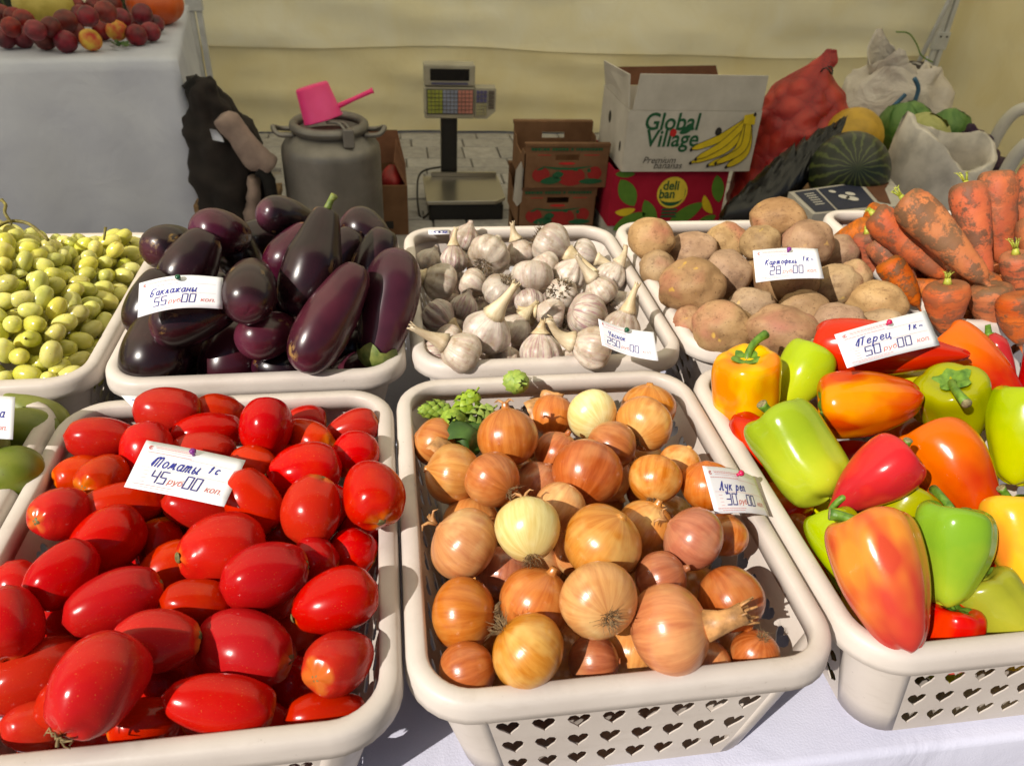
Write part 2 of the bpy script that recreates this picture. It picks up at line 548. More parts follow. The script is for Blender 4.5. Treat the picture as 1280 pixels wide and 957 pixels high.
# paving stones behind the table, laid in courses of uneven length
pv_meshes = {}
def paver_mesh(w, d):
    k = (round(w, 3), round(d, 3))
    if k not in pv_meshes:
        b = MB(); h = .022; e = .004
        x, y = w / 2 - .004, d / 2 - .004
        b.add([(-x, -y, 0), (x, -y, 0), (x, y, 0), (-x, y, 0), (-x, -y, h - e), (x, -y, h - e), (x, y, h - e), (-x, y, h - e),
               (-x + e, -y + e, h), (x - e, -y + e, h), (x - e, y - e, h), (-x + e, y - e, h)],
              [(0, 1, 5, 4), (1, 2, 6, 5), (2, 3, 7, 6), (3, 0, 4, 7), (4, 5, 9, 8), (5, 6, 10, 9), (6, 7, 11, 10), (7, 4, 8, 11), (8, 9, 10, 11)])
        pv_meshes[k] = b.mesh('paving_stone', MAT['paver'], False)
    return pv_meshes[k]
yy = 2.62; prow = 0
while yy < 4.72:
    d = (.155, .105, .155, .205)[prow % 4]
    xx = -1.5 + random.uniform(0, .2)
    while xx < 3.2:
        w = random.choice((.205, .305, .205, .155, .305))
        if not (xx < -.75 and yy < 4.1):
            o = link('paving_stone', paver_mesh(w, d), ground)
            o.location = (xx + w / 2, yy + d / 2, random.uniform(-.002, .0015))
            o.rotation_euler = (random.gauss(0, .004), random.gauss(0, .004), 0)
        xx += w
    yy += d; prow += 1

# ------------------------------------------------------------------ tent
TX0, TX1, TY0, TY1 = -6.0, 3.42, 0.50, 4.80
tent = tag(empty('market_tent', (0, 0, 0)), 'cream tarpaulin market tent with white steel poles behind the stall', 'tent')
def sheet(x0, x1, nx, fn, nz):
    b = MB(); v = []; f = []
    for i in range(nx + 1):
        for j in range(nz + 1):
            v.append(fn(i / nx, j / nz))
    for i in range(nx):
        for j in range(nz):
            a = i * (nz + 1) + j
            f.append((a, a + nz + 1, a + nz + 2, a + 1))
    return b.add(v, f)
SEAM = .505
def wallfn(z0, z1, yofs=0.0):
    def fn(u, w):
        x = TX0 + (TX1 - TX0) * u; z_ = z0 + (z1 - z0) * w
        sag = .012 * math.sin(x * 1.9 + .6) + .008 * math.sin(x * 4.3)
        if abs(z_ - SEAM) < .02: z_ += sag
        y = TY1 + yofs + .04 * fbm((x * .8, 0, z_ * 1.6), 1.0) + .030 * fbm((x * .6 + z_ * 1.5, 4, z_ * 4.0), 1.7)
        return (x, y - .012 * max(0, 1 - abs(z_ - SEAM) / .05), z_)
    return fn
sheet(0, 1, 170, wallfn(.015, SEAM), 14).obj('lower_wall_panel', MAT['tarp'], tent)
sheet(0, 1, 170, wallfn(SEAM - .012, 2.25, -.014), 34).obj('upper_wall_panel', MAT['tarp_up'], tent)
def sidefn(u, w):
    y = TY1 - u * 3.0; z_ = .015 + 2.2 * w
    return (TX1 + .02 + .03 * fbm((y * .9, 2, z_ * 1.7), 1.0) + .012 * fbm((y * 3, 2, z_ * 3), 1.5), y, z_)
sheet(0, 1, 60, sidefn, 30).obj('side_wall_panel', MAT['tarp'], tent)
def rooffn(u, w):
    x = TX0 + (TX1 + .1 - TX0) * u; y = TY0 + (TY1 + .05 - TY0) * w
    return (x, y, 2.05 + .85 * min(w, 1 - w) * 1.7 - .02 * math.sin(u * 40) ** 2)
sheet(0, 1, 60, rooffn, 20).obj('roof', MAT['tarp_roof'], tent)
def pole(name_parts, bx, by, lean, top=2.1, w=.028, joint=.72):
    b = MB()
    for s in (-1, 1):
        x = bx + s * (w / 2 + .006)
        b.box((x - w / 2, by - w / 2, 0), (x + w / 2, by + w / 2, top))
    o = bevel(b.obj('pole', MAT['pole'], tent, False), .004)
    b2 = MB(); b2.box((bx - w - .014, by - w / 2 - .008, joint - .03), (bx + w + .014, by + w / 2 + .008, joint + .07))
    bevel(b2.obj('bracket', MAT['pole'], o, False), .004)
    b3 = MB()
    for s in (-1, 1):
        b3.tube([(bx + s * .02, by - w / 2 - .007, joint + .045), (bx + s * .02, by - w / 2 - .011, joint + .045)], .006, 8)
    b3.obj('bolt', MAT['black'], o)
    bf = MB(); bf.box((bx - .06, by - .05, 0.001), (bx + .06, by + .05, .012)); bf.obj('foot_plate', MAT['pole'], o, False)
    return o
p = aty(252, 60, 4.62); pole('l', p[0], 4.62, 0)
p = aty(1172, 40, 4.60); pole('r', p[0], 4.55, 0, joint=.62)
b = MB(); b.tube([(3.16, 4.5, .45), (3.30, 4.45, 1.35)], .014, 8); b.obj('brace', MAT['pole'], tent)

# ------------------------------------------------------------------ market table and its cloth
TFY, TBY, TXL, TXR = .342, 1.36, -1.1, 1.55
table = tag(empty('market_table', (0.2, .85, 0)), 'long trestle table under the white cloth carrying the produce baskets', 'table')
def under(root, mb, name, mat_, smooth=False):
    o = mb.obj(name, mat_, root, smooth)
    o.matrix_parent_inverse = Matrix.Translation(-root.location)
    return o
b = MB(); b.box((TXL, TFY + .006, .725), (TXR, TBY, TABLE - .006)); under(table, b, 'table_top', MAT['wood'])
for sx in (TXL + .1, (TXL + TXR) / 2, TXR - .1):
    for sy in (TFY + .12, TBY - .1):
        b = MB(); b.tube([(sx, sy, 0), (sx, sy, .725)], .017, 10); under(table, b, 'leg', MAT['pole'], True)

def clothfn(nx=150):
    b = MB(); rows = []
    prof = []                                   # (y, z, drop) from the back edge over the top and down the front
    for k in range(24): prof.append((TBY + .006 - (TBY - TFY) * k / 24, TABLE - .0015, 0))
    for k in range(5):
        q = k / 4 * PI / 2; prof.append((TFY - .008 * math.sin(q), TABLE - .0095 + .008 * math.cos(q), 0))
    for k in range(1, 22): prof.append((TFY - .008, TABLE - .0095 - .030 * k, .030 * k))
    prof = [(TBY + .01, TABLE - .03 * k, 0) for k in range(12, 0, -1)] + prof
    v = []; f = []; n = len(prof)
    for i in range(nx + 1):
        x = TXL - .012 + (TXR - TXL + .024) * i / nx
        for (y, z_, dr) in prof:
            if dr > 0:
                y -= min(1, dr / .12) * (.014 + .012 * math.sin(x * 21 + .7 * math.sin(x * 8)) + .008 * math.sin(x * 47 + 1)) * (0.6 + dr)
            elif y > TFY and y < TBY:
                z_ += .0012 * max(0, fbm((x * 6, y * 6, 0), 1.0))
            v.append((x, y, z_))
    for i in range(nx):
        for j in range(n - 1):
            a = i * n + j
            f.append((a, a + 1, a + n + 1, a + n))
    return b.add(v, f)
tag(clothfn().obj('tablecloth', MAT['cloth']), 'white cloth over the market table under the produce baskets', 'tablecloth')

# ------------------------------------------------------------------ baskets
BW, BL, BH = .360, .442, RIM - TABLE
def rrect(a, b_, r, nside_x, nside_y, nc=6):
    """closed outline of a rounded rectangle, counter-clockwise, each point with its outward normal"""
    pts = []
    def seg(p, q, n, nr):
        for k in range(n): pts.append((p[0] + (q[0] - p[0]) * k / n, p[1] + (q[1] - p[1]) * k / n, nr[0], nr[1]))
    def arc(cx, cy, a0):
        for k in range(nc):
            q = a0 + PI / 2 * k / nc; pts.append((cx + r * math.cos(q), cy + r * math.sin(q), math.cos(q), math.sin(q)))
    seg((-a + r, -b_), (a - r, -b_), nside_x, (0, -1)); arc(a - r, -b_ + r, -PI / 2)
    seg((a, -b_ + r), (a, b_ - r), nside_y, (1, 0)); arc(a - r, b_ - r, 0)
    seg((a - r, b_), (-a + r, b_), nside_x, (0, 1)); arc(-a + r, b_ - r, PI / 2)
    seg((-a, b_ - r), (-a, -b_ + r), nside_y, (-1, 0)); arc(-a + r, -b_ + r, PI)
    return pts
LIP = .0187
def basket_meshes():
    # rim: a rolled lip swept round the mouth
    prof = [(.0015, -.020), (-.0005, -.008), (.0006, -.0018), (.0032, 0), (.0095, .0003), (.0155, -.0004), (.0188, -.0030), (.0206, -.0075), (.0214, -.015), (.0220, -.0215),
            (.0205, -.022), (.0195, -.016), (.0165, -.008), (.012, -.0045), (.006, -.004), (.004, -.010), (.0045, -.020)]
    prof = [(d * .84 + .0002, z_) for d, z_ in prof]
    a, b_ = BW / 2 - LIP, BL / 2 - LIP
    base = rrect(a, b_, .036, 6, 8, 8)
    rm = MB(); v = []; f = []; n = len(prof)
    for (x, y, nx, ny) in base:
        for (d, z_) in prof: v.append((x + nx * d, y + ny * d, BH + z_))
    N = len(base)
    for i in range(N):
        for j in range(n):
            f.append((i * n + j, ((i + 1) % N) * n + j, ((i + 1) % N) * n + (j + 1) % n, i * n + (j + 1) % n))
    rim = rm.add(v, f).mesh('rim', MAT['basket'])
    # tapered wall with heart-shaped holes
    at_, bt, rt = a + .007, b_ + .011, .044
    ab, bb, rb = a - .029, b_ + .001, .036
    z0, z1 = .006, BH - .006
    def P(side, s, t):
        A = ab + (at_ - ab) * t; B = bb + (bt - bb) * t; R = rb + (rt - rb) * t; z_ = z0 + (z1 - z0) * t
        if side == 0: return (-(A - R) + 2 * (A - R) * s, -B, z_)
        if side == 1: return (A, -(B - R) + 2 * (B - R) * s, z_)
        if side == 2: return ((A - R) - 2 * (A - R) * s, B, z_)
        return (-A, (B - R) - 2 * (B - R) * s, z_)
    walls = []
    heart = []
    for k in range(16):
        q = 2 * PI * k / 16
        heart.append((16 * math.sin(q) ** 3 / 16, (13 * math.cos(q) - 5 * math.cos(2 * q) - 2 * math.cos(3 * q) - math.cos(4 * q) + 2.5) / 15))
    bnd = [(0, 1), (.5, 1), (1, 1), (1, .5), (1, 0), (1, -.5), (1, -1), (.5, -1), (0, -1), (-.5, -1), (-1, -1), (-1, -.5), (-1, 0), (-1, .5), (-1, 1), (-.5, 1)]
    t_lo, t_hi, rows = .05, .78, 3
    for side in range(4):
        wb = MB()
        cols = 8 if side in (0, 2) else 11
        for ci in range(cols):
            for ri in range(rows):
                s0 = (ci + .5) / cols; tc = t_lo + (t_hi - t_lo) * (ri + .5) / rows
                hs, ht = .5 / cols, .5 * (t_hi - t_lo) / rows
                vv = [P(side, s0 + hs * x, tc + ht * y) for x, y in bnd]
                vv += [P(side, s0 + hs * .68 * x, tc + ht * .70 * y) for x, y in heart]
                wb.add(vv, [(k + 16, (k + 1) % 16 + 16, (k + 1) % 16, k) for k in range(16)])
            for (ta, tb) in ((0, t_lo), (t_hi, 1)):
                wb.add([P(side, ci / cols, ta), P(side, (ci + 1) / cols, ta), P(side, (ci + 1) / cols, tb), P(side, ci / cols, tb)], [(0, 1, 2, 3)])
        # the rounded corner that follows this side
        cs = []
        for t in (0, .25, .5, .75, 1):
            A = ab + (at_ - ab) * t; B = bb + (bt - bb) * t; R = rb + (rt - rb) * t; z_ = z0 + (z1 - z0) * t
            cx, cy = ((A - R, -B + R), (A - R, B - R), (-A + R, B - R), (-A + R, -B + R))[side]
            for k in range(9):
                q = -PI / 2 + side * PI / 2 + PI / 2 * k / 8
                cs.append((cx + R * math.cos(q), cy + R * math.sin(q), z_))
        wb.add(cs, [(j * 9 + k, j * 9 + k + 1, (j + 1) * 9 + k + 1, (j + 1) * 9 + k) for j in range(4) for k in range(8)])
        ncorner = 32; me = wb.mesh('side_wall', MAT['basket']); me.polygons.foreach_set('use_smooth', [k >= len(me.polygons) - ncorner for k in range(len(me.polygons))])
        bm = bmesh.new(); bm.from_mesh(me); bmesh.ops.remove_doubles(bm, verts=bm.verts, dist=.0002); bm.to_mesh(me); bm.free()
        walls.append(me)
    # base plate with a raised foot
    bs = MB(); out = rrect(ab - .0015, bb - .0015, rb, 6, 8, 8)
    nb = len(out)
    v = [(x, y, z0) for x, y, _, _ in out] + [(x * .985, y * .985, .001) for x, y, _, _ in out] + [(0, 0, .003)]
    f = [(i, (i + 1) % nb, nb + (i + 1) % nb, nb + i) for i in range(nb)] + [(nb + i, nb + (i + 1) % nb, 2 * nb) for i in range(nb)]
    basem = bs.add(v, f).mesh('base', MAT['basket'])
    return rim, walls, basem
RIMM, WALLS, BASEM = basket_meshes()
BASKETS = {}
def basket(key, x0, y0, what, rz=0.0):
    cx, cy = x0 + BW / 2, y0 + BL / 2
    o = tag(empty('plastic_basket', (cx, cy, TABLE + .001), rz), f'beige plastic basket with heart-shaped holes holding {what}', 'basket', 'produce baskets on the market table')
    link('rim', RIMM, o)
    for w in WALLS:
        ws = link('side_wall', w, o)
        sm = ws.modifiers.new('thickness', 'SOLIDIFY'); sm.thickness = .0012; sm.offset = -1
    link('base', BASEM, o)
    BASKETS[key] = (cx, cy, rz)
    return o
basket('onion', -.006, .332, 'the yellow onions')
basket('tomato', -.367, .318, 'the red plum tomatoes')
basket('pepper', .356, .333, 'the sweet peppers')
basket('pear', -.729, .330, 'the green pears', .004)
basket('eggplant', -.350, .784, 'the dark eggplants')
basket('garlic', .0160, .793, 'the garlic bulbs')
basket('potato', .3800, .805, 'the potatoes')
basket('carrot', .7840, .842, 'the muddy carrots', -.04)
basket('grape', -.7130, .790, 'the green grapes')
NEAR = dict(tomato=('pear', 'onion', 'eggplant'), onion=('tomato', 'pepper', 'garlic'), pepper=('onion', None, 'potato'), pear=(None, 'tomato', 'grape'),
            eggplant=('grape', 'garlic', None), garlic=('eggplant', 'potato', None), potato=('garlic', 'carrot', None), carrot=('potato', None, None), grape=(None, 'eggplant', None))
def whereabouts(key, p, hidden=False):
    """in words: which rim or neighbouring basket a piece lies beside"""
    cx, cy, rz = BASKETS[key]
    if hidden: return 'buried under the others'
    u, w = (p[0] - cx) / (BW / 2), (p[1] - cy) / (BL / 2)
    l_, r_, f_ = NEAR[key]
    side = f'by the {l_} basket' if u < -.45 and l_ else f'by the {r_} basket' if u > .45 and r_ else ''
    if w > .45: return f'in the corner between {l_ if u < 0 else r_} and {f_} baskets' if side and f_ else (side + ' facing the ' + (f_ + ' basket' if f_ else 'tent wall')).strip()
    if w < -.5: return (side + ' at the ' + ('table edge' if key in ('tomato', 'onion', 'pepper', 'pear') else {'eggplant': 'tomato', 'garlic': 'onion', 'potato': 'pepper', 'carrot': 'pepper', 'grape': 'pear'}[key] + ' side')).strip()
    return side or 'in the middle of the heap'

# ================================================================== PRODUCE
def lens_frame(px, py):
    w = ray(px, py); w = w / np.linalg.norm(w)
    r = CR - w * np.dot(CR, w); r /= np.linalg.norm(r)
    return r, np.cross(w, r), w


class Heap:
    """pieces seen at (px, py), centre z centimetres above the rim, apparent size in pixels; the
    distance of each along its line of sight is then eased until neighbours touch without sinking in"""
    def __init__(s, key, floor=TABLE + .008, room=.030):
        s.key = key; s.it = []; s.floor = floor; s.room = room

    def add(s, px, py, z, ang, tilt, ln, wd, **kw):
        d = ray(px, py); t = (RIM + z / 100 - CAM[2]) / d[2]
        r, dn, w = lens_frame(px, py)
        a, ti = math.radians(ang), math.radians(tilt)
        ax = math.cos(ti) * (math.cos(a) * r + math.sin(a) * dn) - math.sin(ti) * w
        W = wd / F_PX
        st, ct = math.sin(ti), max(.35, math.cos(ti))
        L = math.sqrt(max((ln / F_PX) ** 2 - (W * st) ** 2, (W * .5) ** 2)) / ct
        lo, hi = kw.get('ratio', (.85, 1.9))
        L = min(max(L, W * lo), W * hi)
        s.it.append(dict(d=d, t=t, t0=t, ax=ax, L=L, W=W, **kw))

    def spheres(s, i):
        L, W = i['L'] * i['t'], i['W'] * i['t']
        c = CAM + i['d'] * i['t']
        k = max(1, int(round(2 * (L - W) / W)) + 1) if L > W * 1.12 else 1
        if k == 1: return [c], min(L, W) / 2 * .96
        return [c + i['ax'] * o for o in np.linspace(-(L - W) / 2, (L - W) / 2, k)], W / 2 * .95

    def relax(s, n=70):
        for _ in range(n):
            S = [s.spheres(i) for i in s.it]
            mv = np.zeros(len(s.it))
            for a in range(len(s.it)):
                for b_ in range(a + 1, len(s.it)):
                    A, B = s.it[a], s.it[b_]
                    if np.linalg.norm(CAM + A['d'] * A['t'] - CAM - B['d'] * B['t']) > (max(A['L'], A['W']) * A['t'] + max(B['L'], B['W']) * B['t']) / 2: continue
                    pen = 0
                    rr = S[a][1] + S[b_][1]
                    for p in S[a][0]:
                        for q in S[b_][0]:
                            pen = max(pen, rr - np.linalg.norm(p - q))
                    if pen > .0004:
                        sg = 1 if A['t'] < B['t'] else -1
                        mv[a] -= sg * pen * .22; mv[b_] += sg * pen * .22
            for i, m_ in zip(s.it, mv):
                t = i['t'] + np.clip(m_, -.004, .004)
                t = min(max(t, i['t0'] - s.room * .4), i['t0'] + s.room * 1.3)
                c = CAM + i['d'] * t
                low = s.floor + i['W'] * t / 2
                if c[2] < low: t = (low - CAM[2]) / i['d'][2]
                i['t'] = t

    def trim(s):
        """drop pieces beyond the edge of the picture that would lie outside their basket"""
        cx, cy, rz = BASKETS[s.key]; keep = []
        for i in s.it:
            c = CAM + i['d'] * i['t']; px = 640 + F_PX * np.dot(i['d'], CR)
            if 0 <= px <= 1280 or (abs(c[0] - cx) < BW / 2 - .055 and abs(c[1] - cy) < BL / 2 - .06): keep.append(i)
        s.it = keep

    def fill(s, size, step, top, n_max, seed=1, margin=.050, **kw):
        """the pieces underneath, which carry the ones on show"""
        s.trim()
        r_ = np.random.default_rng(seed)
        cx, cy, rz = BASKETS[s.key]
        occ = []
        for i in s.it:
            cs, r = s.spheres(i); occ += [(c, r) for c in cs]
        out = []; R = size / 2
        z_ = s.floor + R
        while z_ < RIM + top and len(out) < n_max:
            lev = (z_ - TABLE) / BH
            hx = BW / 2 - margin - (1 - lev) * .016 - R * .75; hy = BL / 2 - margin - (1 - lev) * .016 - R * .75
            for gx in np.arange(-hx, hx + .001, step):
                for gy in np.arange(-hy, hy + .001, step):
                    p = np.array([cx + gx + r_.uniform(-.1, .1) * step, cy + gy + r_.uniform(-.1, .1) * step, z_ + r_.uniform(0, .006)])
                    if all(np.linalg.norm(p - c) > (r + R) * kw.get('tight', .86) for c, r in occ) and len(out) < n_max:
                        occ.append((p, R)); out.append(p)
            z_ += step * .45
        for p in out:
            v = r_.normal(size=3); v[2] *= .4; v /= np.linalg.norm(v)
            q = (p - CAM); t = float(np.dot(q, CF))
            s.it.append(dict(d=q / t, t=t, t0=t, ax=v, L=size / t * kw.get('asp', 1.0), W=size / t, hidden=True, **kw))

    def place(s, o, i, nomL, nomW):
        ax = Vector(i['ax']).normalized()
        x = ax.orthogonal().normalized()
        x = Matrix.Rotation(i.get('roll', random.uniform(0, 6.28)), 3, ax) @ x
        y = ax.cross(x)
        c = CAM + i['d'] * i['t']
        L, W = i['L'] * i['t'] / nomL, i['W'] * i['t'] / nomW
        M3 = Matrix((x * W, y * W, ax * L)).transposed().to_4x4()
        M3.translation = Vector(c)
        o.matrix_world = M3
        return o


def face_cam_roll(i, off=0.0):
    """roll that turns the piece's local +x towards the camera (a bend or a mark that the photo shows)"""
    ax = Vector(i['ax']).normalized(); x = ax.orthogonal().normalized()
    to = -Vector(i['d']).normalized(); to = (to - ax * to.dot(ax)).normalized()
    return math.atan2(ax.dot(x.cross(to)), x.dot(to)) + off


def jig(seed, amp, sc):
    off = seed * 11.7
    return lambda x, y, z_: 1 + amp * fbm((x + off, y - off, z_ + off * .5), sc, 2)


def warp(b, fn):
    b.v = [tuple(np.array(p) * fn(*p)) for p in b.v]
    return b


def tuft(n, r0, ln, th, spread, seed, m=0):
    """a bunch of dry root hairs growing along +z from the origin"""
    r_ = random.Random(seed); b = MB()
    for k in range(n):
        a = r_.uniform(0, 2 * PI); rr = r0 * math.sqrt(r_.random()); l_ = ln * r_.uniform(.5, 1.1)
        dx, dy = math.cos(a) * spread * r_.uniform(.2, 1), math.sin(a) * spread * r_.uniform(.2, 1)
        p0 = (rr * math.cos(a), rr * math.sin(a), 0)
        b.tube([p0, (p0[0] + dx * l_ * .4 + r_.gauss(0, .1) * l_, p0[1] + dy * l_ * .4 + r_.gauss(0, .1) * l_, l_ * .5),
                (p0[0] + dx * l_ + r_.gauss(0, .2) * l_, p0[1] + dy * l_ + r_.gauss(0, .2) * l_, l_ * r_.uniform(.6, 1))], [th, th * .8, th * .3], 4, False)
    return b


# ------------------------------------------------------------------ tomatoes
TL_, TW_ = .075, .052
def tomato_mesh(k):
    r_ = random.Random(k)
    fat = r_.uniform(-.16, .12); pw = r_.uniform(1.85, 2.25); pr = []
    for j in range(15):
        u = j / 14; z_ = -.5 + u
        r = (1 - abs(2 * z_) ** pw) ** .5 * (1 + fat * z_ * 2) * .5
        if j in (0, 14): r = 0
        zz = z_
        if u > .93: zz -= .02 * (u - .93) / .07
        pr.append((r * TW_, zz * TL_))
    pr = smooth_prof(pr, 2); pr[0] = (0, pr[0][1]); pr[-1] = (0, pr[-1][1])
    b = MB().lathe(pr, 28, lambda q, u, r, z_: (r * (1 + .022 * math.cos(3 * q + k) + .02 * math.cos(2 * q)), z_ + .0012 * math.cos(4 * q) * (u > .8)))
    return warp(b, jig(k, .10, 16)).mesh('tomato', MAT['tomato'])
TOM = [tomato_mesh(k) for k in range(7)]
sc_ = MB().lathe([(0, .0008), (.0022, .0010), (.0036, .0004), (.0042, -.0008)], 10)
SCAR = sc_.mesh('stem_scar', MAT['stem_scar'])
cal = MB()
for k in range(6):
    a = k / 6 * 2 * PI + random.uniform(-.3, .3)
    cal.tube([(0, 0, 0), (math.cos(a) * .006, math.sin(a) * .006, .004), (math.cos(a) * .013, math.sin(a) * .013, .002 + random.uniform(-.004, .006)), (math.cos(a + .5) * .016, math.sin(a + .5) * .016, .006)], [.0016, .0014, .0011, .0005], 5)
cal.tube([(0, 0, -.002), (.001, 0, .006), (.004, .001, .011)], [.002, .0016, .0018], 6)
CALYX = cal.mesh('dried_calyx', MAT['dry_stalk'])

H = Heap('tomato')
T_LAB = {2: 'orange-tinged plum tomato rising over the rim beside the blue-scribbled sticker', 40: 'round-looking red plum tomato lying on the rim next to the onion basket',
         21: 'large plum tomato with a dried curled calyx hanging over the basket rim', 18: 'long plum tomato lying flat against the front rim of its basket',
         16: 'big glossy plum tomato with a dark stem scar at its side', 22: 'long red plum tomato beside the one with the dried calyx'}
TOMS = [  # px, py, z, stem angle, tilt, length, width, scar
 (1, 127, 548, 1.2, 5, 0, 86, 53, 0), (2, 209, 513, 2.2, 0, 10, 80, 56, 0), (3, 185, 566, .5, 80, 10, 78, 62, 0), (4, 100, 592, -1.5, 160, 0, 62, 44, 0),
 (5, 130, 597, -.3, 150, 45, 66, 54, 1), (6, 76, 642, .2, 160, 40, 72, 64, 1), (7, 152, 632, -1, -10, 5, 104, 56, 0), (8, 131, 677, 2, 140, 15, 102, 72, 1),
 (9, 252, 636, .3, 12, 0, 92, 50, 0), (10, 202, 686, -.4, -100, 10, 80, 50, 1), (11, 275, 686, 2.2, 168, 18, 108, 84, 1), (12, 78, 718, .6, 125, 0, 98, 70, 1),
 (13, 143, 752, .8, -25, 0, 120, 74, 0), (14, 331, 719, 2.5, -15, 0, 112, 80, 0), (15, 417, 752, 1.0, 158, -10, 112, 74, 0), (16, 307, 811, 2.4, 12, 25, 126, 93, 1),
 (17, 424, 827, .4, 145, 45, 88, 74, 1), (18, 275, 881, -1.6, 8, 0, 138, 68, 0), (19, 409, 891, -2.6, -8, 0, 100, 52, 0), (20, 352, 853, -2.2, 30, 0, 90, 70, 0),
 (21, 121, 857, 2.4, 118, 12, 136, 100, 2), (22, 47, 842, .6, -30, 0, 132, 82, 0), (23, 46, 905, -1.5, 165, 0, 84, 58, 0), (24, 8, 779, .4, 80, 0, 92, 76, 0),
 (25, 197, 801, .8, -8, 12, 106, 72, 1), (26, 246, 752, -.2, 3, 0, 86, 56, 0), (27, 190, 858, -2.6, 40, 0, 90, 66, 0), (28, 182, 903, -3.0, 170, 0, 92, 62, 0),
 (29, 236, 842, -2.4, 60, 0, 90, 66, 0), (30, -4, 912, -1, 20, 0, 90, 62, 0), (31, 24, 732, -1.6, 60, 0, 70, 54, 0), (32, 259, 541, 1.9, -8, 0, 89, 52, 0),
 (33, 272, 517, 1.2, 0, 0, 66, 48, 0), (34, 332, 534, 1.4, 95, 15, 74, 62, 0), (35, 382, 528, -.6, 0, 0, 52, 42, 0), (36, 381, 549, .3, 20, 40, 70, 46, 1),
 (37, 441, 535, .1, -20, 0, 66, 42, 0), (38, 443, 568, .8, 100, 35, 62, 56, 0), (39, 379, 589, 1.0, 170, 0, 96, 66, 0), (40, 465, 618, 3.6, 70, 35, 88, 74, 0),
 (41, 390, 638, 2.6, -75, 5, 92, 71, 0), (42, 318, 626, 1.2, 55, 0, 90, 62, 0), (43, 316, 582, .2, 20, 30, 58, 48, 1), (44, 254, 566, .7, 0, 0, 84, 52, 0),
 (45, 440, 690, .0, 20, 0, 64, 54, 0), (46, 394, 698, .1, 30, 0, 62, 54, 0), (48, 452, 662, -2.0, 80, 0, 60, 52, 0), (49, 352, 668, -1.6, 60, 0, 66, 52, 0),
 (50, 216, 604, -.2, 10, 0, 86, 58, 0), (51, 268, 602, -.6, 60, 0, 70, 54, 0), (52, -40, 850, -.4, 30, 0, 120, 74, 0), (53, -60, 920, .2, 170, 0, 110, 70, 0), (54, 330, 905, -3.0, 20, 0, 80, 56, 0)]
for (k, *r) in TOMS: H.add(*r[:6], r[6] * 1.05, flag=r[7], idn=k)
H.relax(); H.fill(.050, .044, -.006, 90, 3, asp=1.25, tight=.76)
for i in H.it:
    o = H.place(link('tomato', random.choice(TOM)), i, TL_, TW_)
    tag(o, T_LAB.get(i.get('idn'), ('ripe plum tomato showing its stem scar ' if i.get('flag') == 1 else 'smooth ripe red plum tomato ') + whereabouts('tomato', o.matrix_world.translation, i.get('hidden'))), 'tomato', 'tomatoes in the basket')
    if i.get('flag') in (0, 1): c_ = link('stem_scar', SCAR, o); c_.location = (0, 0, TL_ * .5 - .0022)
    if i.get('flag') == 2: c_ = link('dried_calyx', CALYX, o); c_.location = (0, 0, TL_ * .5 - .003); c_.scale = (.6, .6, .6)

# ------------------------------------------------------------------ onions
OD = .065
def onion_mesh(k, mat_, neck=.25, flat=1.0):
    pr = [(0, -.455), (.07, -.458), (.16, -.44), (.28, -.39), (.40, -.28), (.475, -.14), (.50, .0), (.48, .14), (.42, .26), (.31, .36), (.19, .42), (.11, .445), (.075, .455), (.06, .46 + neck * .5), (.05, .46 + neck), (0, .46 + neck)]
    pr = smooth_prof([(r * OD, z_ * OD * flat) for r, z_ in pr], 2)
    pr[0] = (0, pr[0][1]); pr[-1] = (0, pr[-1][1])
    b = MB().lathe(pr, 28, lambda q, u, r, z_: (r * (1 + .012 * math.cos(2 * q + k) + .010 * math.cos(5 * q + 2 * k) + .004 * math.cos(23 * q)), z_))
    return warp(b, jig(k + 20, .06, 16)).mesh('onion', mat_)
ON = {}
for nm in ('gold', 'orange', 'copper', 'pale'):
    ON[nm] = [onion_mesh(k + 3 * j, MAT['onion_' + nm], (.03, .09, .01)[k], (.97, 1.0, .92)[k]) for j, k in ((len(ON), 0), (len(ON), 1), (len(ON), 2))]
ROOT = [tuft(46, .006, .011, .00035, 1.1, k).mesh('roots', MAT['roots']) for k in range(3)]
nk = MB()
nk.tube([(0, 0, -.006), (.001, 0, .006), (.003, 0, .014), (.005, .001, .022)], [.012, .0085, .0075, .008], 12)
for k in range(14):
    a = random.uniform(0, 6.28); r = random.uniform(.002, .007)
    nk.tube([(.004 + r * math.cos(a), r * math.sin(a), .018), (.006 + 1.5 * r * math.cos(a), 1.5 * r * math.sin(a), .028 + random.uniform(-.004, .004))], [.0016, .0009], 4)
NECK = nk.mesh('dry_neck', MAT['onion_peel'])
fl = MB()
for k in range(5):
    a = random.uniform(0, 6.28)
    fl.tube([(0, 0, 0), (.004 * math.cos(a), .004 * math.sin(a), .008), (.010 * math.cos(a), .010 * math.sin(a), .011), (.015 * math.cos(a), .015 * math.sin(a), .008)], [.0022, .0018, .0012, .0004], 5)
WISP = fl.mesh('dry_top', MAT['onion_peel'])

H = Heap('onion', room=.034)
